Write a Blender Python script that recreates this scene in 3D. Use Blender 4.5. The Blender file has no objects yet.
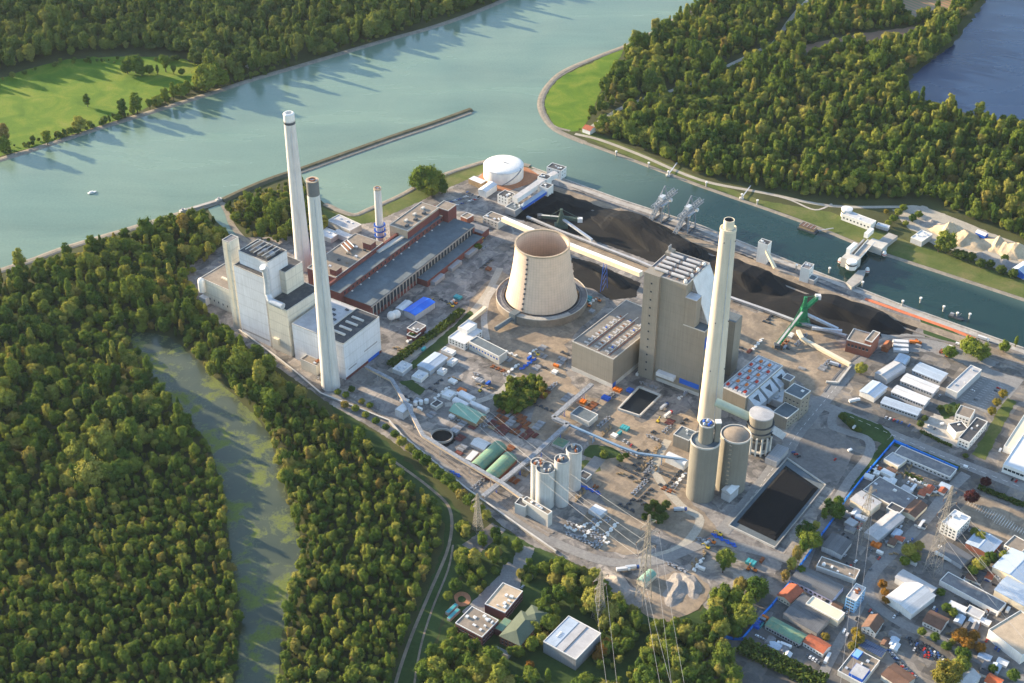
import bpy, math, random
from mathutils import Vector, Matrix
R = math.radians
rnd = random.Random(7)
scene = bpy.context.scene
COL = scene.collection

# ------------------------------------------------------------------ camera, sky, sun, exposure
FPX, TILT, CAMH = 1414.0, R(35), 865.0
cam = bpy.data.cameras.new('camera')
cam.sensor_width = 36.0
cam.lens = 36.0 * FPX / 1024.0
cam.clip_start, cam.clip_end = 5.0, 30000.0
cam_o = bpy.data.objects.new('camera', cam)
cam_o.location = (0, 0, CAMH)
cam_o.rotation_euler = (R(90) - TILT, 0, 0)
COL.objects.link(cam_o)
scene.camera = cam_o

SUN_AZ, SUN_EL = R(-58), R(14.5)          # azimuth clockwise from +Y
world = bpy.data.worlds.new('World')
scene.world = world
world.use_nodes = True
wn = world.node_tree
sky = wn.nodes.new('ShaderNodeTexSky')
sky.sky_type = 'NISHITA'
sky.sun_disc = False
sky.sun_elevation = SUN_EL
sky.sun_rotation = SUN_AZ
sky.air_density, sky.dust_density, sky.ozone_density = 1.0, 0.6, 1.3
bg = wn.nodes['Background']
bg.inputs[1].default_value = 0.14
wn.links.new(sky.outputs[0], bg.inputs[0])
sun = bpy.data.lights.new('sun', 'SUN')
sun.energy = 5.0
sun.angle = R(0.6)
sun.color = (1.0, 0.78, 0.51)
sun_o = bpy.data.objects.new('sun', sun)
sd = Vector((math.sin(SUN_AZ) * math.cos(SUN_EL), math.cos(SUN_AZ) * math.cos(SUN_EL), math.sin(SUN_EL)))
sun_o.rotation_euler = sd.to_track_quat('Z', 'Y').to_euler()
sun_o.location = (-600, 1500, 900)
COL.objects.link(sun_o)
scene.view_settings.view_transform = 'Standard'
scene.view_settings.look = 'None'
scene.view_settings.gamma = 1.0
scene.view_settings.use_curve_mapping = False
scene.view_settings.exposure = 1.75

# ------------------------------------------------------------------ helpers
_c, _s = math.cos(TILT), math.sin(TILT)
def G(px, py, z=0.0):
    """survey point of the site plan at height z, from a reading of the aerial view"""
    dx, dz = (px - 512) / FPX, -(py - 341.5) / FPX
    d = Vector((dx, _c + dz * _s, -_s + dz * _c))
    t = (z - CAMH) / d.z
    return Vector((d.x * t, d.y * t, z))
def hgt(px, py, yt):
    y = G(px, py).y
    dz = -(yt - 341.5) / FPX
    return CAMH + y * (-_s + dz * _c) / (_c + dz * _s)
def mpp(px, py, z=0):
    """metres per picture pixel there"""
    p = G(px, py, z)
    return math.sqrt(p.x ** 2 + p.y ** 2 + (CAMH - z) ** 2) / FPX

class MB:
    def __init__(s): s.v = []; s.f = []; s.m = []
    def add(s, vs, fs, m=0):
        n = len(s.v); s.v += [tuple(v) for v in vs]
        s.f += [tuple(i + n for i in f) for f in fs]; s.m += [m] * len(fs); return s
    def box(s, x0, x1, y0, y1, z0, z1, m=0):
        return s.add([(x0, y0, z0), (x1, y0, z0), (x1, y1, z0), (x0, y1, z0), (x0, y0, z1), (x1, y0, z1), (x1, y1, z1), (x0, y1, z1)],
                     [(3, 2, 1, 0), (4, 5, 6, 7), (0, 1, 5, 4), (1, 2, 6, 5), (2, 3, 7, 6), (3, 0, 4, 7)], m)
    def prism(s, pts, z0, z1, m=0):
        n = len(pts)
        vs = [(p[0], p[1], z0) for p in pts] + [(p[0], p[1], z1) for p in pts]
        fs = [tuple(range(n, 2 * n)), tuple(reversed(range(n)))] + [(i, (i + 1) % n, n + (i + 1) % n, n + i) for i in range(n)]
        return s.add(vs, fs, m)
    def lathe(s, prof, n=32, cx=0, cy=0, m=0, cap0=True, cap1=True):
        vs, fs = [], []
        for (r, z) in prof:
            vs += [(cx + r * math.cos(2 * math.pi * i / n), cy + r * math.sin(2 * math.pi * i / n), z) for i in range(n)]
        for k in range(len(prof) - 1):
            for i in range(n):
                j = (i + 1) % n
                fs.append((k * n + i, k * n + j, (k + 1) * n + j, (k + 1) * n + i))
        if cap0: fs.append(tuple(reversed(range(n))))
        if cap1: fs.append(tuple(range((len(prof) - 1) * n, len(prof) * n)))
        return s.add(vs, fs, m)
    def beam(s, a, b, w, h=None, m=0, up=(0, 0, 1)):
        """rectangular bar from a to b"""
        a, b = Vector(a), Vector(b); h = h or w
        d = (b - a)
        if d.length < 1e-6: return s
        d.normalize(); u = Vector(up)
        if abs(d.dot(u)) > .99: u = Vector((1, 0, 0))
        x = d.cross(u).normalized(); y = x.cross(d)
        q = [x * (i * w / 2) + y * (j * h / 2) for i, j in ((-1, -1), (1, -1), (1, 1), (-1, 1))]
        return s.add([a + k for k in q] + [b + k for k in q], [(0, 1, 2, 3), (7, 6, 5, 4), (0, 4, 5, 1), (1, 5, 6, 2), (2, 6, 7, 3), (3, 7, 4, 0)], m)
    def tube(s, a, b, r, n=10, m=0, r2=None):
        a, b = Vector(a), Vector(b); d = (b - a).normalized()
        u = Vector((0, 0, 1)) if abs(d.z) < .99 else Vector((1, 0, 0))
        x = d.cross(u).normalized(); y = x.cross(d); r2 = r if r2 is None else r2
        vs = [a + (x * math.cos(t) + y * math.sin(t)) * r for t in (2 * math.pi * i / n for i in range(n))]
        vs += [b + (x * math.cos(t) + y * math.sin(t)) * r2 for t in (2 * math.pi * i / n for i in range(n))]
        fs = [(i, n + i, n + (i + 1) % n, (i + 1) % n) for i in range(n)] + [tuple(range(n)), tuple(reversed(range(n, 2 * n)))]
        return s.add(vs, fs, m)
    def mesh(s, name, mats, smooth=False):
        me = bpy.data.meshes.new(name); me.from_pydata(s.v, [], s.f)
        if not isinstance(mats, (list, tuple)): mats = [mats]
        for k in mats: me.materials.append(M[k] if isinstance(k, str) else k)
        me.polygons.foreach_set('material_index', s.m)
        if smooth: me.polygons.foreach_set('use_smooth', [True] * len(s.f))
        me.update()
        if smooth and hasattr(me, 'set_sharp_from_angle'): me.set_sharp_from_angle(angle=R(40))
        return me

def link(name, me, parent=None, loc=(0, 0, 0), rz=0.0):
    o = bpy.data.objects.new(name, me); COL.objects.link(o)
    o.location = loc; o.rotation_euler = (0, 0, rz)
    if parent: o.parent = parent
    return o
def tag(o, label, cat=None, group=None, kind=None):
    o['label'] = label
    if cat: o['category'] = cat
    if group: o['group'] = group
    if kind: o['kind'] = kind
    return o
def thing(name, label, cat, loc=(0, 0, 0), rz=0.0, group=None):
    o = link(name, None, None, loc, rz); o.empty_display_size = 2
    return tag(o, label, cat, group)
def part(parent, name, mb, mats, smooth=False, loc=(0, 0, 0), rz=0.0):
    return link(name, mb.mesh(name, mats, smooth), parent, loc, rz)
def d2(ang): return Vector((math.cos(ang), math.sin(ang), 0))

# ------------------------------------------------------------------ materials
M = {}
def nd(nt, t, **kw):
    n = nt.nodes.new(t)
    for k, v in kw.items(): setattr(n, k, v)
    return n
def ramp(nt, fac, stops):
    r = nd(nt, 'ShaderNodeValToRGB'); e = r.color_ramp.elements
    while len(e) < len(stops): e.new(.5)
    for i, (p, c) in enumerate(stops): e[i].position = p; e[i].color = (*c, 1) if len(c) == 3 else c
    nt.links.new(fac, r.inputs[0]); return r.outputs[0]
def noise(nt, vec, scale, detail=4, rough=.6, dist=0):
    n = nd(nt, 'ShaderNodeTexNoise'); n.inputs['Scale'].default_value = scale
    n.inputs['Detail'].default_value = detail; n.inputs['Roughness'].default_value = rough
    n.inputs['Distortion'].default_value = dist
    nt.links.new(vec, n.inputs['Vector']); return n.outputs['Fac']
def mixc(nt, fac, a, b, mode='MIX'):
    m = nd(nt, 'ShaderNodeMix', data_type='RGBA', blend_type=mode)
    for sock, val in ((m.inputs[0], fac), (m.inputs[6], a), (m.inputs[7], b)):
        if hasattr(val, 'is_output'): nt.links.new(val, sock)
        elif isinstance(val, (int, float)): sock.default_value = val
        else: sock.default_value = (*val, 1)
    return m.outputs[2]
def newmat(name):
    m = bpy.data.materials.new(name); m.use_nodes = True; M[name] = m
    nt = m.node_tree; return m, nt, nt.nodes['Principled BSDF']
def wpos(nt): return nd(nt, 'ShaderNodeNewGeometry').outputs['Position']
def bump(nt, b, fac, strength=.4, dist=.3):
    n = nd(nt, 'ShaderNodeBump'); n.inputs['Strength'].default_value = strength; n.inputs['Distance'].default_value = dist
    nt.links.new(fac, n.inputs['Height']); nt.links.new(n.outputs[0], b.inputs['Normal'])
def mat(name, col, rough=.8, var=.22, scale=.06, metal=0.0, fine=1.2, tint=None, streak=0.0):
    """painted / built surface: base colour with uneven weathering at two scales, optional rain streaks"""
    m, nt, b = newmat(name); p = wpos(nt)
    f = ramp(nt, noise(nt, p, scale, 5, .65), [(.3, (1 - var,) * 3), (.7, (1 + var * .5,) * 3)])
    g = ramp(nt, noise(nt, p, fine, 3, .6), [(.25, (1 - var * .6,) * 3), (.75, (1 + var * .3,) * 3)])
    c = mixc(nt, 1.0, mixc(nt, 1.0, col, f, 'MULTIPLY'), g, 'MULTIPLY')
    if tint:
        c = mixc(nt, ramp(nt, noise(nt, p, scale * 2.3, 5, .7), [(.48, (0, 0, 0)), (.68, (1, 1, 1))]), c, tint)
    if streak:
        mp = nd(nt, 'ShaderNodeMapping'); mp.inputs['Scale'].default_value = (.5, .5, .03)
        nt.links.new(p, mp.inputs[0])
        c = mixc(nt, streak, c, ramp(nt, noise(nt, mp.outputs[0], 1.2, 4, .7), [(.35, (.45, .43, .4)), (.6, (1, 1, 1))]), 'MULTIPLY')
    nt.links.new(c, b.inputs['Base Color'])
    b.inputs['Roughness'].default_value = rough; b.inputs['Metallic'].default_value = metal
    b.inputs['Specular IOR Level'].default_value = .3
    return m
def clad(name, col, pitch=3.0, line=.78, rough=.6, var=.12, vertical=True, streak=.25):
    """sheet cladding with panel seams"""
    m, nt, b = newmat(name); p = nd(nt, 'ShaderNodeTexCoord').outputs['Object']
    w = wpos(nt)
    def saw(axis, pit):
        sx = nd(nt, 'ShaderNodeSeparateXYZ'); nt.links.new(p, sx.inputs[0])
        a = nd(nt, 'ShaderNodeMath', operation='DIVIDE'); a.inputs[1].default_value = pit; nt.links.new(sx.outputs[axis], a.inputs[0])
        f = nd(nt, 'ShaderNodeMath', operation='FRACT'); nt.links.new(a.outputs[0], f.inputs[0])
        g = nd(nt, 'ShaderNodeMath', operation='LESS_THAN'); g.inputs[1].default_value = .12; nt.links.new(f.outputs[0], g.inputs[0])
        return g.outputs[0]
    c = mixc(nt, 1.0, col, ramp(nt, noise(nt, w, .05, 5, .65), [(.3, (1 - var,) * 3), (.7, (1 + var * .4,) * 3)]), 'MULTIPLY')
    mx = nd(nt, 'ShaderNodeMath', operation='MAXIMUM')
    nt.links.new(saw(0, pitch), mx.inputs[0]); nt.links.new(saw(1, pitch), mx.inputs[1])
    c = mixc(nt, mx.outputs[0], c, mixc(nt, 1.0, c, (line,) * 3, 'MULTIPLY'))
    c = mixc(nt, saw(2, pitch * 4.1), c, mixc(nt, 1.0, c, (line,) * 3, 'MULTIPLY'))
    mp = nd(nt, 'ShaderNodeMapping'); mp.inputs['Scale'].default_value = (.6, .6, .025); nt.links.new(w, mp.inputs[0])
    c = mixc(nt, streak, c, ramp(nt, noise(nt, mp.outputs[0], 1.0, 4, .7), [(.35, (.5, .48, .45)), (.6, (1, 1, 1))]), 'MULTIPLY')
    nt.links.new(c, b.inputs['Base Color']); b.inputs['Roughness'].default_value = rough
    return m

mat('white_paint', (.72, .71, .68), .5, .1, streak=.2); mat('white_roof', (.62, .63, .64), .5, .18, .08, streak=0)
mat('cream', (.66, .58, .44), .7, .12); mat('concrete', (.38, .36, .33), .9, .25, .08, tint=(.27, .25, .23))
mat('concrete_light', (.5, .48, .44), .9, .2, .08); mat('grey_roof', (.17, .17, .18), .85, .3, .07, tint=(.24, .23, .22))
mat('dark_roof', (.055, .058, .066), .8, .35, .08, tint=(.1, .095, .09)); mat('gravel_roof', (.25, .21, .17), .95, .3, .08, tint=(.17, .145, .12))
mat('light_roof', (.42, .42, .43), .7, .2, .1, tint=(.33, .33, .34)); mat('blue_grey_roof', (.38, .45, .54), .5, .18, .08)
mat('slate_roof', (.12, .15, .17), .8, .3, .06, tint=(.085, .105, .12)); mat('brick', (.165, .055, .05), .9, .25, .1, tint=(.12, .045, .042))
mat('brick_light', (.25, .095, .065), .9, .25, .1); mat('red_tile', (.36, .1, .05), .85, .3, .15, tint=(.25, .08, .05))
mat('brown_tile', (.15, .085, .06), .85, .3, .15); mat('orange_tile', (.5, .12, .045), .8, .2, .15)
mat('green_roof', (.13, .25, .17), .6, .25, .12, tint=(.22, .24, .13)); mat('copper_roof', (.1, .125, .085), .7, .2, .1)
mat('green_tent', (.2, .36, .28), .6, .15, .1); mat('blue_paint', (.02, .11, .5), .5, .15); mat('fence_blue', (.015, .22, .75), .45, .15); mat('blue_sheet', (.015, .13, .65), .45, .15)
mat('pale_blue', (.2, .42, .68), .6, .12); mat('lilac', (.5, .47, .62), .7, .1); mat('steel', (.33, .34, .36), .55, .3, .2, metal=.3)
mat('pale_steel', (.5, .53, .57), .45, .2, .2, metal=.2); mat('dark_steel', (.06, .07, .085), .6, .3, .2); mat('crane_grey', (.2, .23, .27), .6, .2, .2)
mat('green_steel', (.01, .16, .07), .5, .25, .2); mat('dull_green_steel', (.07, .11, .09), .6, .25, .2); mat('rust', (.25, .09, .04), .9, .4, .3)
mat('red_paint', (.5, .04, .02), .5, .2); mat('orange_paint', (.65, .17, .02), .5, .2); mat('yellow_paint', (.65, .45, .03), .5, .2)
mat('teal_paint', (.05, .3, .33), .5, .2); mat('timber', (.3, .22, .13), .9, .3, .3); mat('tan_stone', (.45, .36, .26), .9, .25, .1)
mat('bark', (.08, .06, .045), .95, .3, .5); mat('duct_green', (.36, .42, .33), .5, .15)
for k, c in (('car_white', (.75, .75, .74)), ('car_silver', (.42, .43, .45)), ('car_black', (.02, .02, .025)), ('car_blue', (.03, .08, .25)), ('car_red', (.4, .03, .02)), ('car_grey', (.13, .14, .15))):
    mat(k, c, .25, .05)
m_, nt_, b_ = newmat('glass'); b_.inputs['Base Color'].default_value = (.03, .04, .05, 1); b_.inputs['Roughness'].default_value = .12
m_, nt_, b_ = newmat('blue_glass'); b_.inputs['Base Color'].default_value = (.02, .08, .3, 1); b_.inputs['Roughness'].default_value = .15
m_, nt_, b_ = newmat('tyre'); b_.inputs['Base Color'].default_value = (.02, .02, .02, 1)
m_, nt_, b_ = newmat('wire'); b_.inputs['Base Color'].default_value = (.5, .48, .45, 1); b_.inputs['Metallic'].default_value = .4; b_.inputs['Roughness'].default_value = .5
clad('white_clad', (.66, .68, .72), 3.2, .9, .55); clad('cream_clad', (.68, .64, .54), 3.0, .86, .6); clad('tan_clad', (.25, .225, .185), 2.4, .95, .65, .1)
clad('grey_clad', (.33, .33, .34), 2.5, .82); clad('shed_clad', (.5, .51, .53), 2.0, .8)
clad('rib_roof', (.4, .41, .43), 1.6, .8, .5, .2); clad('blue_rib_roof', (.42, .5, .6), 1.6, .85, .45, .15); clad('white_rib_roof', (.62, .62, .62), 1.8, .85, .5, .15)
clad('solar', (.03, .045, .09), 1.7, 2.5, .2, .1, streak=0); clad('dark_rib_roof', (.13, .135, .145), 1.5, .75, .6, .3)
# tower shell: pale concrete with climbing-formwork seams
def shellmat():
    m, nt, b = newmat('tower_shell'); p = nd(nt, 'ShaderNodeTexCoord').outputs['Object']; w = wpos(nt)
    sx = nd(nt, 'ShaderNodeSeparateXYZ'); nt.links.new(p, sx.inputs[0])
    at = nd(nt, 'ShaderNodeMath', operation='ARCTAN2'); nt.links.new(sx.outputs[1], at.inputs[0]); nt.links.new(sx.outputs[0], at.inputs[1])
    def seam(src, k, w_):
        a = nd(nt, 'ShaderNodeMath', operation='MULTIPLY'); a.inputs[1].default_value = k; nt.links.new(src, a.inputs[0])
        f = nd(nt, 'ShaderNodeMath', operation='FRACT'); nt.links.new(a.outputs[0], f.inputs[0])
        g = nd(nt, 'ShaderNodeMath', operation='LESS_THAN'); g.inputs[1].default_value = w_; nt.links.new(f.outputs[0], g.inputs[0]); return g.outputs[0]
    c = mixc(nt, 1., (.64, .49, .37), ramp(nt, noise(nt, w, .09, 5, .65), [(.3, (.88,) * 3), (.7, (1.06,) * 3)]), 'MULTIPLY')
    c = mixc(nt, seam(at.outputs[0], 10, .14), c, mixc(nt, 1., c, (.86, .85, .84), 'MULTIPLY'))
    c = mixc(nt, seam(sx.outputs[2], .33, .12), c, mixc(nt, 1., c, (.9,) * 3, 'MULTIPLY'))
    nt.links.new(c, b.inputs['Base Color']); b.inputs['Roughness'].default_value = .9
shellmat()

def ground_mat(name, stops, scale, detail=8, tintf=None, fine=.6, rough=.95, bumpy=0.0, slab=None):
    m, nt, b = newmat(name); p = wpos(nt)
    c = ramp(nt, noise(nt, p, scale, detail, .62, .6), stops)
    g = ramp(nt, noise(nt, p, fine, 4, .7), [(.2, (.72,) * 3), (.8, (1.22,) * 3)])
    c = mixc(nt, 1., c, g, 'MULTIPLY')
    if tintf:
        sc, col, lo, hi = tintf
        c = mixc(nt, ramp(nt, noise(nt, p, sc, 6, .65, 1.0), [(lo, (0, 0, 0)), (hi, (1, 1, 1))]), c, col)
    if slab:      # patchwork of older and newer surfacing, cut along the works grid
        sc, amt = slab
        mp = nd(nt, 'ShaderNodeMapping'); mp.inputs['Rotation'].default_value = (0, 0, R(-55)); nt.links.new(p, mp.inputs[0])
        for k in (sc, sc * 3.1):
            v = nd(nt, 'ShaderNodeTexVoronoi', distance='CHEBYCHEV'); v.inputs['Scale'].default_value = k; nt.links.new(mp.outputs[0], v.inputs['Vector'])
            sx = nd(nt, 'ShaderNodeSeparateColor'); nt.links.new(v.outputs['Color'], sx.inputs[0])
            c = mixc(nt, 1., c, ramp(nt, sx.outputs[0], [(0, (1 - amt,) * 3), (.55, (1, 1, 1)), (1, (1 + amt * .7, 1 + amt * .6, 1 + amt * .45))]), 'MULTIPLY')
    nt.links.new(c, b.inputs['Base Color']); b.inputs['Roughness'].default_value = rough; b.inputs['Specular IOR Level'].default_value = .15
    if bumpy: bump(nt, b, noise(nt, p, fine * .8, 4, .7), bumpy, .6)
ground_mat('soil', [(.3, (.045, .05, .022)), (.7, (.075, .085, .03))], .02)
ground_mat('yard', [(.3, (.185, .175, .168)), (.45, (.265, .247, .232)), (.55, (.22, .207, .198)), (.7, (.33, .288, .243))], .035, tintf=(.05, (.135, .13, .128), .5, .6), fine=.35, slab=(.035, .32))
ground_mat('asphalt_lot', [(.3, (.12, .118, .118)), (.7, (.19, .18, .17))], .04, tintf=(.06, (.21, .185, .155), .53, .62), fine=.3, slab=(.03, .35))
ground_mat('asphalt', [(.3, (.19, .187, .185)), (.7, (.25, .245, .235))], .05, fine=.4)
ground_mat('dirt', [(.3, (.21, .172, .132)), (.7, (.33, .265, .195))], .04, tintf=(.05, (.18, .15, .122), .45, .7), fine=.3, slab=(.05, .16))
ground_mat('concrete_pad', [(.3, (.33, .31, .28)), (.7, (.43, .4, .35))], .04, fine=.3)
ground_mat('gravel_path', [(.3, (.3, .28, .24)), (.7, (.4, .37, .31))], .08)
ground_mat('grass', [(.3, (.05, .115, .008)), (.48, (.09, .16, .012)), (.6, (.14, .19, .02)), (.75, (.2, .2, .05))], .022, fine=.5)
ground_mat('rough_grass', [(.3, (.055, .085, .018)), (.5, (.09, .115, .03)), (.7, (.15, .14, .055))], .03, fine=.35)
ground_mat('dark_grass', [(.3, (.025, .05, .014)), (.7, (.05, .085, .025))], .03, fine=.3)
ground_mat('coal', [(.3, (.0026, .0034, .0062)), (.6, (.0045, .0052, .008)), (.8, (.0085, .0084, .0098))], .05, fine=.5, rough=.8, bumpy=.6)
ground_mat('coal_floor', [(.35, (.009, .009, .011)), (.6, (.018, .017, .017)), (.8, (.05, .043, .037))], .03, fine=.3)
ground_mat('sand', [(.3, (.4, .31, .2)), (.7, (.55, .44, .3))], .08, fine=.8, bumpy=.5)
ground_mat('gravel_heap', [(.3, (.24, .22, .2)), (.7, (.33, .3, .27))], .08, fine=.8, bumpy=.5)
ground_mat('red_ground', [(.3, (.3, .13, .07)), (.7, (.4, .2, .11))], .06)
ground_mat('red_strip', [(.3, (.5, .13, .06)), (.7, (.62, .2, .1))], .1)
ground_mat('plough', [(.3, (.2, .13, .09)), (.7, (.28, .18, .12))], .02)
ground_mat('stone_bank', [(.3, (.17, .155, .13)), (.7, (.29, .255, .205))], .1, fine=.5)
def field_mat():
    m, nt, b = newmat('crop_rows'); p = wpos(nt)
    w = nd(nt, 'ShaderNodeTexWave'); w.inputs['Scale'].default_value = .035; w.inputs['Distortion'].default_value = .6
    mp = nd(nt, 'ShaderNodeMapping'); mp.inputs['Rotation'].default_value = (0, 0, R(-35)); nt.links.new(p, mp.inputs[0]); nt.links.new(mp.outputs[0], w.inputs[0])
    nt.links.new(ramp(nt, w.outputs[1], [(.35, (.33, .16, .09)), (.6, (.16, .15, .05))]), b.inputs['Base Color'])
field_mat()
def water_mat(name, cols, scale, rough, algae=None, harbour=False, spec=.5):
    m, nt, b = newmat(name); p = wpos(nt)
    c = ramp(nt, noise(nt, p, scale, 4, .55, .8), cols)
    if harbour:      # silty river water turns to clear harbour water along the basin
        a, e = G(500, 150), G(690, 225)
        dv = nd(nt, 'ShaderNodeVectorMath', operation='DOT_PRODUCT'); dr = (e - a); L = dr.length; dr.normalize()
        nt.links.new(p, dv.inputs[0]); dv.inputs[1].default_value = dr
        mr = nd(nt, 'ShaderNodeMapRange'); mr.inputs[1].default_value = a.dot(dr); mr.inputs[2].default_value = a.dot(dr) + L
        nt.links.new(dv.outputs['Value'], mr.inputs[0])
        dv2 = nd(nt, 'ShaderNodeVectorMath', operation='DOT_PRODUCT'); pr = Vector((-dr.y, dr.x, 0)); dv2.inputs[1].default_value = pr; nt.links.new(p, dv2.inputs[0])
        q = G(600, 148).dot(pr)      # only south of the far bank
        mr2 = nd(nt, 'ShaderNodeMapRange'); mr2.inputs[1].default_value = q + 60; mr2.inputs[2].default_value = q - 10; nt.links.new(dv2.outputs['Value'], mr2.inputs[0])
        mm = nd(nt, 'ShaderNodeMath', operation='MULTIPLY'); nt.links.new(mr.outputs[0], mm.inputs[0]); nt.links.new(mr2.outputs[0], mm.inputs[1])
        c = mixc(nt, mm.outputs[0], c, harbour)
    rr = None
    if algae:
        f = ramp(nt, noise(nt, p, .026, 14, .78, .25), [(.5, (0, 0, 0)), (.56, (1, 1, 1))])
        g = ramp(nt, noise(nt, p, .5, 4, .7), [(.3, (.6,) * 3), (.7, (1.15,) * 3)])
        c = mixc(nt, f, c, mixc(nt, 1., algae, g, 'MULTIPLY'))
        rr = ramp(nt, f, [(0, (rough,) * 3), (1, (.9,) * 3)])
    nt.links.new(c, b.inputs['Base Color'])
    if rr: nt.links.new(rr, b.inputs['Roughness'])
    else: b.inputs['Roughness'].default_value = rough
    if not rr:      # wind-roughened lanes
        mp = nd(nt, 'ShaderNodeMapping'); mp.inputs['Rotation'].default_value = (0, 0, R(-40)); mp.inputs['Scale'].default_value = (.25, 1, 1); nt.links.new(p, mp.inputs[0])
        wl = noise(nt, mp.outputs[0], .012, 6, .6, .5)
        nt.links.new(ramp(nt, wl, [(.35, (rough * .7,) * 3), (.65, (rough * 2.4,) * 3)]), b.inputs['Roughness'])
        c = mixc(nt, 1., c, ramp(nt, wl, [(.32, (.86,) * 3), (.68, (1.1,) * 3)]), 'MULTIPLY')
        c = mixc(nt, 1., c, ramp(nt, noise(nt, p, .3, 4, .7), [(.25, (.9,) * 3), (.75, (1.1,) * 3)]), 'MULTIPLY'); nt.links.new(c, b.inputs['Base Color'])
    b.inputs['IOR'].default_value = 1.33; b.inputs['Specular IOR Level'].default_value = spec
    bump(nt, b, noise(nt, p, .22, 5, .65), .12, .4)
water_mat('river_water', [(.3, (.12, .19, .145)), (.7, (.16, .225, .165))], .006, .13, harbour=(.007, .029, .026))
water_mat('lake_water', [(.3, (.009, .026, .075)), (.7, (.013, .033, .088))], .006, .16)
water_mat('pond_water', [(.3, (.042, .056, .04)), (.7, (.08, .095, .06))], .02, .22, algae=(.13, .165, .035))
def leafmat(name, cols, trans=.2):
    m, nt, b = newmat(name); oi = nd(nt, 'ShaderNodeObjectInfo'); p = wpos(nt)
    c = ramp(nt, oi.outputs['Random'], cols)
    c = mixc(nt, 1., c, ramp(nt, noise(nt, p, .35, 3, .7), [(.25, (.7,) * 3), (.75, (1.3,) * 3)]), 'MULTIPLY')
    c = mixc(nt, ramp(nt, noise(nt, p, .012, 4, .6), [(.4, (0, 0, 0)), (.7, (.5,) * 3)]), c, mixc(nt, 1., c, (1.16, 1.12, .75), 'MULTIPLY'))
    out = nt.nodes['Material Output']; nt.nodes.remove(b)
    d = nd(nt, 'ShaderNodeBsdfDiffuse'); t = nd(nt, 'ShaderNodeBsdfTranslucent'); mx = nd(nt, 'ShaderNodeMixShader'); mx.inputs[0].default_value = trans
    nt.links.new(c, d.inputs[0]); nt.links.new(mixc(nt, 1., c, (1.3, 1.25, .6), 'MULTIPLY'), t.inputs[0])
    nt.links.new(d.outputs[0], mx.inputs[1]); nt.links.new(t.outputs[0], mx.inputs[2]); nt.links.new(mx.outputs[0], out.inputs[0])
leafmat('leaf', [(0, (.045, .082, .02)), (.25, (.08, .125, .026)), (.5, (.12, .16, .03)), (.75, (.17, .195, .04)), (.93, (.26, .25, .06)), (1, (.2, .15, .05))])
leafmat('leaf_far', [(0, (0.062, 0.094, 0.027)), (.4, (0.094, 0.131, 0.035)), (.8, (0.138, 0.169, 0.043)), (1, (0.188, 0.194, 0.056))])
leafmat('leaf_yellow', [(0, (.15, .14, .03)), (1, (.22, .17, .035))]); leafmat('leaf_purple', [(0, (.05, .018, .022)), (1, (.07, .025, .028))])
leafmat('leaf_dark', [(0, (.05, .08, .022)), (1, (.08, .11, .03))]); leafmat('leaf_orange', [(0, (.2, .1, .025)), (1, (.24, .13, .03))])

# ------------------------------------------------------------------ the setting: ground, water, roads
def ccw(p): return p if sum(p[i][0] * p[(i + 1) % len(p)][1] - p[(i + 1) % len(p)][0] * p[i][1] for i in range(len(p))) > 0 else p[::-1]
def smooth_loop(pts, k=5, closed=True):
    n = len(pts); out = []
    for i in range(n if closed else n - 1):
        a = pts[(i - 1) % n] if closed or i > 0 else pts[i]; b = pts[i]; c = pts[(i + 1) % n]; d = pts[(i + 2) % n] if closed or i + 2 < n else c
        for j in range(k):
            t = j / k
            out.append(.5 * ((2 * b) + (c - a) * t + (2 * a - 5 * b + 4 * c - d) * t * t + (3 * b - a - 3 * c + d) * t ** 3))
    if not closed: out.append(pts[-1])
    return out
ground_mat('lot_grey', [(.3, (.15, .142, .138)), (.7, (.2, .185, .172))], .05, tintf=(.08, (.12, .115, .112), .5, .66), fine=.3)
ground_mat('mole_top', [(.3, (.075, .07, .04)), (.7, (.13, .115, .075))], .08)
LAND = []
RIB = [0]
def sheet(name, px, z, m, soft=0.0, k=1, parent=None, label=None):
    """a level piece of ground; soft > 0 frays its outline"""
    pts = [G(x, y) for x, y in px]
    if k > 1: pts = smooth_loop(pts, k)
    if soft:
        fr = random.Random(len(LAND)); q = []
        for i, a in enumerate(pts):
            b = pts[(i + 1) % len(pts)]; n = max(1, min(24, int((b - a).length / (soft * 3))))
            for j in range(n):
                c = a.lerp(b, j / n); q.append(c + Vector((fr.uniform(-1, 1), fr.uniform(-1, 1), 0)) * soft)
        pts = q
    pts = ccw(pts); z += .0021 * len(LAND) if z > .09 else 0
    me = bpy.data.meshes.new(name); me.from_pydata([(p.x, p.y, z) for p in pts], [], [tuple(range(len(pts)))]); me.materials.append(M[m]); me.update()
    o = link(name, me, parent); o['kind'] = 'structure'; LAND.append(o)
    if label: o['label'] = label
    return o
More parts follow.
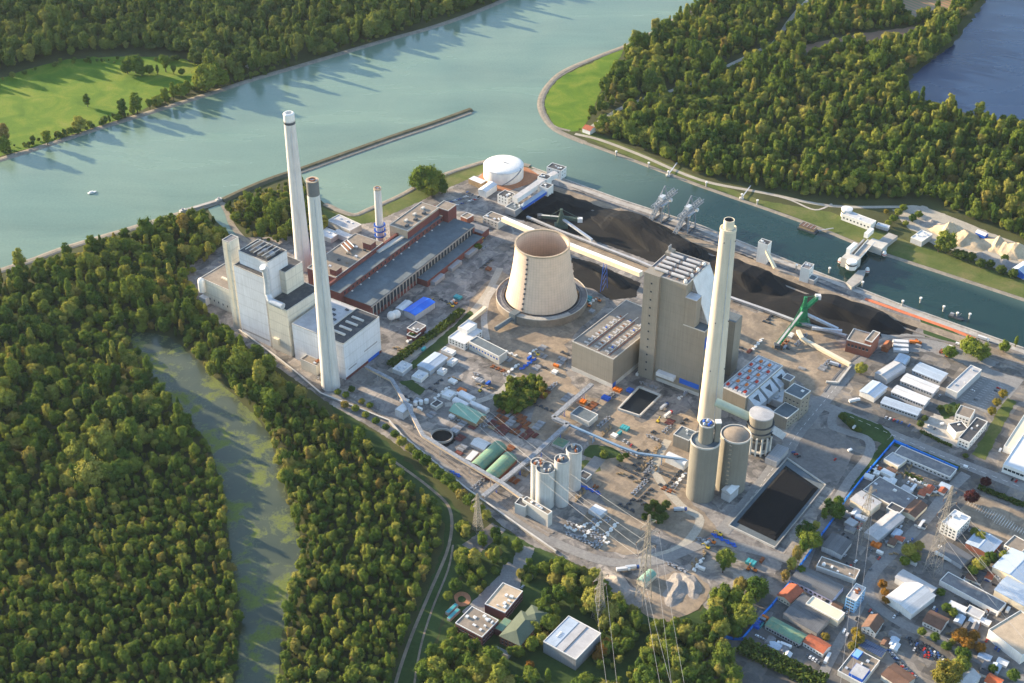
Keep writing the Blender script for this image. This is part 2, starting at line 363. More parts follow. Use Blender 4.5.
def ribbon(name, px, w, z, m, k=5, h=0.0, kind='structure', slope=0.0):
    """a road, path or bank along a line: width w, raised by h with side slopes"""
    RIB[0] += 1; z += .004 * RIB[0]
    pts = smooth_loop([G(x, y) for x, y in px], k, False) if k > 1 else [G(x, y) for x, y in px]
    mb = MB(); n = len(pts); rows = []
    for i, p in enumerate(pts):
        t = (pts[min(i + 1, n - 1)] - pts[max(i - 1, 0)]).normalized(); nrm = Vector((-t.y, t.x, 0))
        if h: rows.append([p + nrm * (w / 2 + slope) + Vector((0, 0, z)), p + nrm * w / 2 + Vector((0, 0, z + h)), p - nrm * w / 2 + Vector((0, 0, z + h)), p - nrm * (w / 2 + slope) + Vector((0, 0, z))])
        else: rows.append([p + nrm * w / 2 + Vector((0, 0, z)), p - nrm * w / 2 + Vector((0, 0, z))])
    c = len(rows[0]); vs = [v for r in rows for v in r]; fs = []
    for i in range(n - 1):
        for j in range(c - 1): fs.append((i * c + j + 1, (i + 1) * c + j + 1, (i + 1) * c + j, i * c + j))
    mb.add(vs, fs); me = mb.mesh(name, m)
    o = link(name, me); o['kind'] = kind; LAND.append(o); return o

me = MB().add([(-9000, -3000, 0), (9000, -3000, 0), (9000, 14000, 0), (-9000, 14000, 0)], [(0, 1, 2, 3)]).mesh('ground', 'soil'); g_ = link('ground', me); g_['kind'] = 'structure'
FARBANK = [(-300, 250), (0, 160), (100, 128), (200, 97), (255, 79), (300, 66), (380, 42), (440, 25), (505, 0), (640, -60), (900, -170)]
PENIN = [(1150, -170), (800, -42), (715, 0), (690, 11), (640, 40), (600, 56), (565, 71), (549, 85), (541, 100), (543, 114), (556, 130), (585, 143)]
CFAR = [(640, 163), (700, 186), (800, 221), (870, 249), (920, 266), (1024, 300), (1300, 392)]
CNEAR = [(1300, 442), (1024, 349), (900, 305), (800, 266), (700, 226), (620, 200), (565, 180), (530, 166), (500, 160), (480, 163), (430, 180), (400, 196), (370, 209), (355, 215), (340, 211), (325, 204), (308, 188), (300, 172)]
RNEAR = [(250, 188), (222, 201), (180, 214), (120, 232), (60, 250), (0, 271), (-300, 362)]
RIVER = FARBANK + PENIN + CFAR + CNEAR + RNEAR
LAKE = [(986, 0), (966, 27), (953, 44), (930, 62), (912, 77), (909, 91), (920, 98), (939, 104), (966, 113), (993, 121), (1024, 121), (1400, 150), (1400, -170), (1100, -170)]
POND = [(131, 334), (150, 333), (170, 338), (188, 352), (205, 370), (226, 388), (244, 405), (260, 422), (272, 440), (280, 470), (287, 497), (301, 547), (292, 596), (282, 640), (280, 683), (276, 780), (225, 780), (234, 683), (242, 624), (236, 590), (230, 554), (224, 497), (213, 460), (203, 437), (188, 420), (175, 405), (160, 388), (150, 377), (136, 352)]
sheet('river', RIVER, .12, 'river_water'); sheet('lake', LAKE, .12, 'lake_water', 3, 3); sheet('pond', POND, .12, 'pond_water', 1.5, 2)
sheet('inlet', [(208, 209), (221, 204), (226, 212), (229, 222), (240, 236), (233, 238), (214, 219)], .12, 'river_water')
# green land
MEADOW = [(-200, 140), (0, 78), (20, 72), (67, 60), (128, 56), (188, 60), (197, 75), (192, 87), (160, 101), (118, 120), (60, 139), (0, 156), (-200, 215)]
sheet('meadow', MEADOW, .06, 'grass', 3, 3)
PENMEADOW = [(545, 100), (552, 86), (567, 74), (600, 59), (624, 48), (612, 70), (598, 97), (586, 124), (576, 131), (558, 128), (547, 113)]
sheet('point_meadow', PENMEADOW, .06, 'grass', 1.5, 3)
sheet('bank_grass', [(585, 138), (578, 128), (600, 135), (640, 152), (700, 178), (760, 200), (830, 212), (880, 232), (930, 248), (1024, 282), (1300, 372), (1300, 384), (1024, 298), (920, 264), (870, 247), (800, 219), (700, 184), (640, 161)], .06, 'rough_grass', 1)
sheet('shore_grass', [(320, 206), (345, 217), (370, 212), (405, 196), (432, 183), (480, 166), (492, 163), (486, 172), (450, 187), (410, 206), (375, 222), (350, 226), (330, 222)], .06, 'rough_grass', 1.2)
sheet('fallow_field', [(780, 51), (820, 42), (858, 34), (926, 25), (930, 32), (885, 39), (848, 45), (800, 54)], .06, 'plough', 2)
sheet('crop_field', [(895, -4), (965, -4), (946, 9), (912, 18)], .06, 'crop_rows', 1)
sheet('far_field', [(745, -40), (800, -50), (835, -10), (800, 5)], .06, 'rough_grass', 2)
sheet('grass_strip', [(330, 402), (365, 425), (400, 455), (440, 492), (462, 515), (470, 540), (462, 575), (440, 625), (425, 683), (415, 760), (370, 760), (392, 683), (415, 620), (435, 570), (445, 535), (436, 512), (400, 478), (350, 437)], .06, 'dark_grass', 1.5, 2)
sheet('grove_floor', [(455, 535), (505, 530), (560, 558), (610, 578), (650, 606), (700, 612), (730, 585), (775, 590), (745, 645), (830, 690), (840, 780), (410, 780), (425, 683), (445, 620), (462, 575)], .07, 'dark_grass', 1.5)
# the works and the estate
YARD = [(186, 268), (215, 250), (235, 238), (300, 236), (330, 222), (350, 226), (375, 222), (410, 206), (450, 187), (486, 172), (500, 162), (530, 168), (565, 182), (620, 202), (700, 228), (800, 268), (900, 307), (1024, 351), (1300, 444),
        (1500, 700), (1400, 1000), (760, 900), (700, 660), (720, 625), (690, 590), (640, 605), (600, 575), (560, 556), (530, 545), (505, 528), (470, 498), (430, 468), (380, 433), (330, 404), (290, 376), (230, 335), (192, 296)]
sheet('works_yard', YARD, .08, 'yard', .8)
sheet('estate_ground', [(860, 352), (1024, 352), (1300, 446), (1500, 700), (1400, 1000), (760, 900), (700, 660), (720, 628), (760, 592), (800, 545), (850, 465), (842, 412), (820, 398)], .14, 'asphalt_lot', 1)
sheet('east_dirt', [(741, 310), (790, 318), (830, 334), (850, 350), (865, 362), (842, 388), (826, 398), (812, 395), (790, 372), (760, 355), (735, 345)], .14, 'dirt', 2)
sheet('tower_dirt', [(470, 300), (500, 270), (520, 285), (575, 290), (608, 300), (580, 330), (565, 345), (570, 385), (600, 400), (560, 440), (520, 440), (540, 400), (500, 372), (508, 352), (480, 340), (462, 322)], .14, 'dirt', 3)
sheet('works_lot', [(600, 400), (618, 398), (640, 425), (690, 410), (700, 420), (690, 500), (720, 530), (690, 545), (640, 520), (600, 500), (585, 470), (590, 440)], .14, 'dirt', 3)
sheet('gravel_yard', [(893, 210), (922, 206), (966, 223), (1024, 246), (1300, 330), (1300, 365), (1024, 280), (985, 262), (930, 243), (905, 225)], .14, 'gravel_path', 2)
sheet('coal_yard', [(508, 216), (530, 198), (548, 190), (576, 190), (640, 218), (700, 239), (760, 261), (802, 284), (850, 299), (919, 326), (908, 338), (858, 336), (820, 330), (780, 318), (740, 302), (700, 287), (668, 268), (610, 246), (580, 236), (548, 228)], .16, 'coal_floor', 1)
sheet('ash_yard', [(571, 258), (592, 262), (640, 283), (636, 297), (610, 300), (595, 290), (575, 283)], .16, 'coal_floor', 1)
sheet('shunting_yard', [(880, 332), (920, 335), (1000, 362), (985, 372), (930, 352), (885, 352)], .18, 'asphalt', 1)
sheet('parking_lot', [(945, 395), (984, 367), (1024, 380), (1010, 398), (990, 415), (962, 402)], .2, 'asphalt')
sheet('sunny_parking_lot', [(958, 512), (975, 492), (1024, 514), (1060, 530), (1050, 560), (1010, 545), (985, 535)], .2, 'dirt', .5)
sheet('gravel_lot', [(920, 425), (934, 414), (965, 424), (958, 448), (935, 440)], .2, 'concrete_pad', 1)
sheet('truck_lot', [(804, 430), (828, 428), (858, 445), (840, 480), (822, 484), (790, 464)], .2, 'lot_grey', .5)
sheet('dust_lot', [(575, 530), (592, 505), (625, 512), (655, 525), (640, 555), (600, 552)], .18, 'dirt', 1.5)
sheet('heap_ground', [(640, 590), (660, 575), (690, 570), (712, 590), (700, 610), (660, 622), (640, 612)], .18, 'dirt', 2)
sheet('red_circle_path', [(454, 597), (459, 592), (467, 593), (471, 599), (468, 605), (459, 606)], .1, 'red_ground', 0, 4)
sheet('flower_bed', [(458, 598), (462, 596), (466, 599), (464, 602), (459, 602)], .16, 'dark_grass', 0, 3)
sheet('office_forecourt', [(462, 612), (500, 575), (505, 560), (522, 570), (520, 590), (505, 600), (478, 625)], .1, 'asphalt', .5)
sheet('office_lane', [(518, 545), (535, 548), (525, 575), (510, 572)], .1, 'asphalt', .5)
sheet('track_bed', [(462, 545), (492, 523), (506, 530), (478, 555)], .1, 'asphalt_lot', .5)
sheet('scrub_bed', [(493, 405), (512, 380), (528, 378), (548, 388), (532, 405), (510, 418)], .16, 'dark_grass', 1.5)
sheet('lawn', [(583, 455), (590, 445), (612, 448), (622, 455), (600, 460)], .16, 'dark_grass', 1, 2)
sheet('dry_lawn', [(578, 462), (595, 462), (600, 470), (585, 476)], .16, 'rough_grass', 1, 2)
for p in ([(838, 417), (845, 412), (880, 425), (892, 434), (884, 444), (858, 436)], [(868, 462), (880, 445), (892, 436), (895, 441), (870, 475), (850, 490)], [(896, 440), (960, 466), (958, 471), (894, 446)], [(936, 408), (955, 402), (960, 412), (945, 420)],
          [(972, 455), (1000, 408), (1008, 398), (1016, 402), (985, 460)], [(399, 382), (412, 380), (426, 390), (420, 396)], [(408, 372), (412, 362), (455, 325), (470, 310), (476, 316), (455, 338), (420, 366)], [(920, 318), (940, 325), (965, 338), (955, 345), (925, 338)]):
    sheet('verge', p, .22, 'dark_grass' if p[0][0] != 972 else 'rough_grass', .8)
sheet('hollow_ground', [(430, 436), (440, 430), (452, 433), (456, 440), (446, 447), (434, 445)], .18, 'coal_floor', .5, 2)
# roads and paths
ribbon('works_road', [(722, 532), (760, 487), (800, 430), (842, 380), (866, 352), (885, 342), (930, 340)], 13, .26, 'asphalt')
ribbon('plant_road', [(515, 520), (560, 500), (600, 458), (640, 420), (700, 405)][:3], 12, .24, 'asphalt')
ribbon('edge_road', [(325, 392), (380, 422), (430, 455), (480, 492), (520, 522), (560, 545), (610, 562), (660, 560), (710, 542), (745, 548), (790, 560)], 10, .24, 'asphalt')
ribbon('yard_road', [(640, 560), (680, 548), (700, 520), (680, 505), (655, 470), (668, 440)], 8, .22, 'gravel_path')
ribbon('tower_road', [(390, 372), (420, 350), (462, 322), (486, 295), (500, 268)], 8, .2, 'gravel_path')
ribbon('curved_road', [(487, 340), (484, 320), (487, 300), (497, 285)], 7, .22, 'concrete_pad')
ribbon('crescent_road', [(445, 405), (475, 402), (500, 392), (514, 375)], 7, .22, 'concrete_pad')
ribbon('main_street', [(800, 398), (840, 412), (900, 438), (960, 463), (1024, 488), (1200, 560)], 13, .26, 'asphalt')
ribbon('loop_road', [(836, 408), (832, 425), (846, 432), (868, 440), (868, 456), (850, 480), (830, 512), (812, 545), (800, 575)], 9, .28, 'asphalt')
ribbon('estate_street', [(966, 474), (945, 495), (925, 520), (898, 548), (876, 570), (868, 588), (875, 604), (905, 625), (946, 642), (996, 668), (1040, 690)], 10, .26, 'asphalt')
ribbon('side_street', [(868, 590), (850, 625), (838, 645), (815, 690)], 8, .28, 'asphalt')
ribbon('harbour_road', [(575, 134), (600, 140), (640, 155), (700, 180), (764, 193), (831, 206), (899, 207), (922, 208), (966, 224), (1024, 247), (1300, 340)], 6, .2, 'gravel_path')
ribbon('point_road', [(590, 128), (628, 105), (682, 87), (736, 62), (760, 50), (775, 42), (790, 20), (808, 0), (850, -40)], 7, .2, 'gravel_path')
ribbon('bank_path', [(764, 193), (790, 200), (815, 210), (832, 204)], 3, .24, 'concrete_pad')
ribbon('forest_track', [(110, 324), (128, 318), (150, 310), (185, 300)], 5, .1, 'gravel_path')
ribbon('wood_path', [(395, 462), (430, 488), (450, 510), (449, 545), (430, 592), (410, 640), (394, 690), (380, 760)], 2.8, .12, 'dirt')
ribbon('foot_path', [(453, 545), (448, 570), (432, 610), (420, 650), (412, 700)], 1.8, .13, 'dirt')
ribbon('quay_road', [(548, 186), (600, 204), (660, 228), (720, 250), (790, 278), (850, 302), (910, 322), (1024, 362), (1200, 430)], 12, .24, 'dirt', 3)
ribbon('quay_apron', [(532, 170), (565, 182), (620, 202), (700, 228), (800, 268), (900, 307), (1024, 351), (1200, 415)], 10, .2, 'concrete', 1)
ribbon('red_quay_strip', [(865, 299), (905, 313), (950, 329), (975, 339)], 5, .3, 'red_strip')
ribbon('rail_track_bed', [(560, 235), (640, 268), (690, 287), (760, 318), (800, 330)], 10, .22, 'dirt', 3)
ribbon('crane_track', [(545, 183), (600, 200), (700, 236), (800, 275), (850, 296)], 3, .3, 'dark_steel', 2)
ribbon('point_track', [(570, 131), (552, 125), (541, 108), (545, 92), (560, 76), (598, 57), (640, 41)], 5, .16, 'stone_bank')
# banks
ribbon('far_river_bank', FARBANK, 4, .1, 'stone_bank', 4, .9, slope=4)
ribbon('point_bank', PENIN[1:], 4, .1, 'stone_bank', 4, .5, slope=3)
ribbon('harbour_bank', [(585, 143)] + CFAR, 3, .1, 'stone_bank', 3, .7, slope=2)
ribbon('works_shore', [(530, 166), (500, 160), (480, 163), (430, 180), (400, 196), (370, 209), (355, 215), (340, 211), (325, 204)], 4, .1, 'stone_bank', 4, .5, slope=2)
ribbon('wood_shore', [(222, 201), (180, 214), (120, 232), (60, 250), (0, 271), (-300, 362)], 5, .1, 'stone_bank', 3, .6, slope=3)
ribbon('mole_root', [(222, 203), (228, 214), (232, 225), (245, 240), (262, 246)], 7, .2, 'stone_bank', 4)
ribbon('mole', [(222, 201), (250, 188), (275, 178), (300, 170), (345, 154), (390, 138), (432, 124), (471, 110)], 5, .1, 'mole_top', 3, 2.4, slope=4)
ribbon('mole_stone_foot', [(300, 173), (345, 157), (390, 141), (432, 127), (471, 113)], 5, .14, 'stone_bank', 3, .9, slope=2)
ribbon('flap_gate_sill', [(181, 213), (221, 201)], 5, .1, 'concrete', 1, 2.5)
ribbon('quay_edge', [(532, 168), (565, 180), (620, 200), (700, 226), (800, 266), (900, 305), (1024, 349), (1200, 412)], 2, .1, 'concrete', 1, 1.2)

def rails(name, px, off=0.0, k=5):
    """a railway line: ballast with two rails and sleepers"""
    pts = smooth_loop([G(x, y) for x, y in px], k, False); mb = MB(); n = len(pts); q = []
    for i, p in enumerate(pts):
        t = (pts[min(i + 1, n - 1)] - pts[max(i - 1, 0)]).normalized(); nr = Vector((-t.y, t.x, 0)); q.append((p + nr * off, nr))
    RIB[0] += 1; z = .3 + .004 * RIB[0]
    for i in range(n - 1):
        (a, na), (b, nb) = q[i], q[i + 1]; u = Vector((0, 0, z))
        mb.add([a + na * 1.5 + u, a - na * 1.5 + u, b - nb * 1.5 + u, b + nb * 1.5 + u], [(0, 1, 2, 3)], 0)
        for s in (-.72, .72): mb.beam(a + na * s + u + Vector((0, 0, .12)), b + nb * s + u + Vector((0, 0, .12)), .16, .16, 1)
    o = link(name, mb.mesh(name, ['gravel_roof', 'steel'])); o['kind'] = 'structure'
for off in (6.5, 11.5): rails('railway_track', [(340, 402), (380, 424), (430, 458), (480, 495), (520, 525), (545, 540)], off)
rails('railway_track', [(832, 395), (850, 372), (868, 358), (888, 347), (915, 342), (960, 350), (1024, 370), (1150, 412)], 9); rails('railway_track', [(560, 197), (640, 227), (720, 257), (800, 290), (880, 318), (1024, 368)], -3)

# ------------------------------------------------------------------ buildings
BOX = {}
def frame(L, N, Rr, h, ang=None):
    P, l, r = G(*N, h), G(*L, h), G(*Rr, h)
    a, b = r - P, l - P
    if ang is None:
        a1 = math.atan2(a.y, a.x); a2 = math.atan2(b.y, b.x) - math.pi / 2
        while a2 - a1 > math.pi: a2 -= 2 * math.pi
        while a2 - a1 < -math.pi: a2 += 2 * math.pi
        ang = (a1 * a.length + a2 * b.length) / (a.length + b.length)
    else: ang = R(ang)
    return P, ang, max(2.0, a.dot(d2(ang))), max(2.0, b.dot(d2(ang + math.pi / 2)))
def shared(key, fn):
    if key not in BOX: BOX[key] = fn()
    return BOX[key]
def windows(root, face, W, D, z0, rows, rowh, n, w, h, m='glass', start=1.0, end=1.0):
    """each window a pane in a frame proud of the wall; face 'R' (towards lower right) or 'L' (towards lower left)"""
    length = W if face == 'R' else D
    key = ('win', round(w, 2), round(h, 2), face, m)
    def mk():
        mb = MB()
        if face == 'R': mb.box(-w / 2, w / 2, -.06, .1, 0, h, 0); mb.box(-w / 2 - .12, w / 2 + .12, -.1, .1, -.15, -.01, 1)
        else: mb.box(-.06, .1, -w / 2, w / 2, 0, h, 0); mb.box(-.1, .1, -w / 2 - .12, w / 2 + .12, -.15, -.01, 1)
        return mb.mesh('window', [m, 'white_paint'])
    me = shared(key, mk)
    for r in range(rows):
        for i in range(n):
            t = start + (length - start - end) * (i + .5) / n
            link('window', me, root, (t, 0, z0 + r * rowh) if face == 'R' else (0, t, z0 + r * rowh))
def ring(mb, W, D, z0, z1, t, m=0, o=0.0):
    mb.box(-o, W + o, -o, t, z0, z1, m); mb.box(-o, W + o, D - t, D + o, z0, z1, m); mb.box(-o, t, t, D - t, z0, z1, m); mb.box(W - t, W + o, t, D - t, z0, z1, m)
def bld(name, label, cat, L, N, Rr, h, wall='shed_clad', roof='grey_roof', kind='flat', trim='white_paint', ang=None, win=None, units=0, rise=None, z0=0.0, group=None, axis=None, unitm='pale_steel', plinth=None, doors=0):
    P, a, W, D = frame(L, N, Rr, h, ang)
    root = thing(name, label, cat, (P.x, P.y, z0), a, group)
    hh = h - z0
    if kind == 'flat':
        part(root, 'wall', MB().box(0, W, 0, D, 0, hh), wall)
        part(root, 'roof', MB().box(.3, W - .3, .3, D - .3, hh - .2, hh + .12), roof)
        if trim:
            mb = MB(); ring(mb, W, D, hh - .3, hh + .7, .45, 0, .05); part(root, 'parapet', mb, trim)
    else:
        ax = axis or ('x' if W >= D else 'y'); span = D if ax == 'x' else W; ln = W if ax == 'x' else D
        rs = rise if rise is not None else span * (.22 if kind == 'gable' else .1)
        def cv(x, y, z): return (x, y, z) if ax == 'x' else (y, x, z)
        def fl(f): return f if ax == 'x' else f[::-1]
        wm = MB()
        if kind == 'barrel':
            n = 10; prof = [(span / 2 - span / 2 * math.cos(math.pi * i / n), hh + rs * math.sin(math.pi * i / n)) for i in range(n + 1)]
        elif kind == 'mono': prof = [(0, hh), (span, hh + rs)]
        else: prof = [(0, hh), (span / 2, hh + rs), (span, hh)]
        k = len(prof)
        vs = [cv(0, 0, 0), cv(0, span, 0)] + [cv(0, y, z) for y, z in reversed(prof)] + [cv(ln, 0, 0), cv(ln, span, 0)] + [cv(ln, y, z) for y, z in reversed(prof)]
        q = k + 2
        fs = [fl(tuple(reversed(range(q)))), fl(tuple(range(q, 2 * q)))] + [fl((i, (i + 1) % q, q + (i + 1) % q, q + i)) for i in range(q) if not 2 <= i < q - 1 or True]
        wm.add(vs, fs); part(root, 'wall', wm, wall)
        o, t = .5, .25; rm = MB(); pr = list(prof); lo = pr[0]; hi = pr[-1]
        s0 = (pr[1][1] - pr[0][1]) / max(.01, pr[1][0] - pr[0][0]); s0 = min(s0, 1.0)
        if kind != 'barrel':
            pr[0] = (lo[0] - o, lo[1] - o * s0); pr[-1] = (hi[0] + o, hi[1] - o * s0 if kind == 'gable' else hi[1] + o * s0)
        vs = []
        for x in (-o, ln + o): vs += [cv(x, y, z + .05) for y, z in pr] + [cv(x, y, z + .05 + t) for y, z in pr]
        fs = []
        for i in range(k - 1):
            fs += [fl((k + i, 3 * k + i, 3 * k + i + 1, k + i + 1)), fl((i + 1, 2 * k + i + 1, 2 * k + i, i)), fl((i, k + i, k + i + 1, i + 1)), fl((2 * k + i + 1, 3 * k + i + 1, 3 * k + i, 2 * k + i))]
        fs += [fl((0, 2 * k, 3 * k, k)), fl((k - 1, 2 * k - 1, 4 * k - 1, 3 * k - 1))]
        rf = part(root, 'roof', rm.add(vs, [f[::-1] for f in fs]), roof)
        if kind == 'gable': part(rf, 'ridge_cap', MB().beam(cv(-o, span / 2, hh + rs + t + .1), cv(ln + o, span / 2, hh + rs + t + .1), .6, .15), roof)
    if plinth:
        mb = MB(); ring(mb, W, D, 0, plinth[1], .3, 0, .12); part(root, 'plinth', mb, plinth[0])
    if win:
        for wspec in win: windows(root, wspec[0], W, D, *wspec[1:])
    for i in range(units):
        ur = random.Random(hash((round(P.x), i)) & 0xffff); w, d, uh = ur.uniform(1.2, 3.2), ur.uniform(1.2, 3.2), ur.uniform(.7, 1.8)
        x, y = ur.uniform(1.5, max(1.6, W - 4)), ur.uniform(1.5, max(1.6, D - 4))
        part(root, 'roof_unit', MB().box(x, x + w, y, y + d, hh + .1, hh + .1 + uh), unitm if i % 3 else 'white_paint')
    for i in range(doors):
        x = W * (i + .7) / (doors + .4)
        part(root, 'door', MB().box(x - 1.6, x + 1.6, -.08, .1, 0, min(3.6, hh * .8)), 'steel')
    root['dim'] = (W, D, hh); del root['dim']
    return root, W, D, hh

# ---- chimneys
def chimney(label, top, base, r0, r1, kind):
    b = G(*base); h = hgt(base[0], base[1], top[1]) if kind != 'x' else 200
    t = thing('chimney', label, 'chimney', (b.x, b.y, 0))
    n = 40
    prof = [(r0 + (r1 - r0) * (k / 10) ** .85, h * k / 10) for k in range(11)]
    if kind == 'white_cap':
        part(t, 'shaft', MB().lathe([p for p in prof], n), 'chimney_white', True)
        part(t, 'band', MB().lathe([(r1 + .25, h - 11), (r1 + .25, h - 8)], n, cap0=True), 'dark_steel', True)
        part(t, 'cap', MB().lathe([(r1 + .1, h - 8), (r1 + .1, h + .5), (r1 - 1, h + 1.8), (r1 - 2, h + 1.8), (r1 - 2.2, h - 3)], n, cap1=True), 'white_paint', True)
    elif kind == 'dark_cap':
        part(t, 'shaft', MB().lathe(prof, n), 'chimney_white', True)
        part(t, 'cap', MB().lathe([(r1 + .25, h - 15), (r1 + .25, h), (r1 - 1.2, h + .2), (r1 - 1.4, h - 4)], n), 'chimney_band', True)
        part(t, 'rim', MB().lathe([(r1 + .5, h - .2), (r1 + .5, h + .5), (r1 - 1.3, h + .5), (r1 - 1.3, h - .2)], n, cap0=False, cap1=False), 'tan_stone', True)
        part(t, 'flue', MB().lathe([(r1 - 2.4, h - 3), (r1 - 2.4, h + 1.2), (r1 - 3, h + 1.2), (r1 - 3, h - 3)], n), 'rust', True)
    elif kind == 'small':
        part(t, 'shaft', MB().lathe(prof, n), 'chimney_white', True)
        part(t, 'cap', MB().lathe([(r1 + .3, h - 2), (r1 + .3, h + .4), (r1 - .7, h + .4), (r1 - .8, h - 3)], n), 'tan_stone', True)
        part(t, 'flue', MB().lathe([(r1 - 1.4, h - 3), (r1 - 1.4, h + .8), (r1 - 1.7, h + .8), (r1 - 1.7, h - 3)], n), 'rust', True)
        for z in (16, 23, 30):
            part(t, 'platform', MB().lathe([(r0 + .1, z), (r0 + 2, z), (r0 + 2, z + 1.1), (r0 + 1.8, z + 1.1), (r0 + 1.8, z + .2), (r0 + .1, z + .2)], 24), 'blue_paint')
        for i in range(6):
            a = i * math.pi / 3; part(t, 'platform_post', MB().beam((math.cos(a) * (r0 + 1.8), math.sin(a) * (r0 + 1.8), 0), (math.cos(a) * (r0 + 1.8), math.sin(a) * (r0 + 1.8), 30), .3), 'blue_paint')
    else:
        hs = h - 9
        prof = [(r0 + (r1 - r0) * (k / 10) ** .9, hs * k / 10) for k in range(11)]
        part(t, 'shaft', MB().lathe(prof, 48), 'chimney_cream', True)
        part(t, 'crown_ring', MB().lathe([(r1 + .3, hs - 1.5), (r1 + .3, hs + .8), (r1 - .3, hs + .8), (r1 - .3, hs + .05)], 48), 'cream', True)
        part(t, 'flue', MB().lathe([(r1 * .67, hs - 1), (r1 * .67, h), (r1 * .67 - .7, h), (r1 * .67 - .7, h - 6)], 40), 'cream', True)
        part(t, 'flue_lining', MB().lathe([(r1 * .67 - .75, h - .3), (r1 * .67 - .75, h - 12)], 40, cap0=False), 'dark_steel', True)
        for z in (hs - 12, hs * .55, hs * .3):
            for i in range(4):
                a = R(-120 + 90 * i); rr = r0 + (r1 - r0) * (z / hs) ** .9
                part(t, 'warning_lamp', MB().box(-.4, .4, -.4, .4, 0, 1.2), 'dark_steel', loc=(math.cos(a) * (rr + .1), math.sin(a) * (rr + .1), z))
    if kind != 'small':        # ladder with cage up the shaft
        a = R(-75); mb = MB()
        for k in range(30):
            f = k / 30; z = h * .93 * f; rr = r0 + (r1 - r0) * f ** .87 + .35
            mb.box(math.cos(a) * rr - .25, math.cos(a) * rr + .25, math.sin(a) * rr - .3, math.sin(a) * rr + .2, z, z + h * .93 / 30 * .9)
        part(t, 'ladder', mb, 'pale_steel')
    return t, h
mat('chimney_white', (.6, .58, .55), .75, .1, .03, streak=.3); mat('chimney_cream', (.6, .53, .42), .75, .1, .03, streak=.22); mat('chimney_band', (.16, .16, .16), .8, .2)
chimney('tall slender white chimney with a white cap, standing behind the white boiler house', (287, 114), (304, 268), 9.5, 6.0, 'white_cap')
chimney('tall pale chimney with a dark grey band at its mouth, before the white turbine hall', (312, 180), (331, 386), 9.6, 5.6, 'dark_cap')
chimney('short white chimney with blue platforms on the old brick power station', (377, 188), (381, 247), 4.9, 4.2, 'small')
RC, RCH = chimney('stout cream chimney with a narrow flue on top beside the tan boiler house', (733, 219.5), (709, 420), 11.5, 7.3, 'cream')

# ---- cooling tower
ct = G(541.6, 302); ctr = thing('cooling_tower', 'pale concrete cooling tower with a broad flared base ring', 'cooling tower', (ct.x, ct.y, 0))
HT = 76.0
def sr(z): return 29.6 + (42.0 - 29.6) * (1 - z / HT) ** 1.55
pr = [(sr(9 + (HT - 9) * k / 16), 9 + (HT - 9) * k / 16) for k in range(17)]
pr += [(sr(HT) - 1.0, HT)] + [(sr(9 + (HT - 9) * k / 16) - 1.2, 9 + (HT - 9) * k / 16) for k in range(15, -1, -1)]
part(ctr, 'shell', MB().lathe(pr, 96, cap0=False, cap1=False), 'tower_shell', True)
part(ctr, 'rim', MB().lathe([(sr(HT) + .5, HT - 1.6), (sr(HT) + .5, HT + .4), (sr(HT) - 1.3, HT + .4), (sr(HT) - 1.3, HT - 1.6)], 96, cap0=False, cap1=False), 'tan_stone', True)
part(ctr, 'basin_floor', MB().lathe([(40, .3), (40, .8)], 48), 'dark_steel')
part(ctr, 'base_wall', MB().lathe([(50.5, 0), (50.5, 9.6), (49.7, 9.6), (49.7, .2)], 96, cap0=False, cap1=False), 'brown_wall' if 'brown_wall' in M else 'gravel_roof', True)
part(ctr, 'base_roof', MB().lathe([(49.8, 9.0), (42.0, 9.0), (42.0, 8.4), (49.8, 8.4)], 96, cap0=False, cap1=False), 'grey_roof')
part(ctr, 'base_kerb', MB().lathe([(50.8, 9.4), (50.8, 10.3), (50.2, 10.3), (50.2, 9.4)], 96, cap0=False, cap1=False), 'concrete_light', True)
part(ctr, 'inner_walkway', MB().lathe([(44.6, 9.05), (44.6, 9.7), (44.2, 9.7), (44.2, 9.05)], 96, cap0=False, cap1=False), 'dark_steel')
finm = MB().box(44.8, 49.4, -.45, .45, 9.05, 10.0).mesh('louvre', 'concrete_light')
for i in range(48):
    link('louvre', finm, ctr, (0, 0, 0), R(-128 + i * 76 / 47))
mb = MB()
for k in range(11):
    z = 12 + k * 5.8; a = R(-123); r_ = sr(z) + .5
    part(ctr, 'stair_landing', MB().box(-.9, .9, -.9, .9, 0, 1.6), 'dark_steel', loc=(math.cos(a) * r_, math.sin(a) * r_, z), rz=a)
for k in range(30):
    z = 10 + k * 2.15; a = R(-123); r_ = sr(z) + .2; mb.beam((math.cos(a) * r_, math.sin(a) * r_, z), (math.cos(a) * (sr(z + 2.15) + .2), math.sin(a) * (sr(z + 2.15) + .2), z + 2.15), .5)
part(ctr, 'ladder', mb, 'steel')
a = R(-128); e = d2(a)
part(ctr, 'inlet_duct', MB().tube(e * 47 + Vector((0, 0, 6)), e * 72 + Vector((-6, -2, 4)), 2.6, 14), 'slate_roof', True)
part(ctr, 'valve_house', MB().box(-5, 5, -4, 4, 0, 12), 'slate_roof', loc=e * 48.5, rz=a)

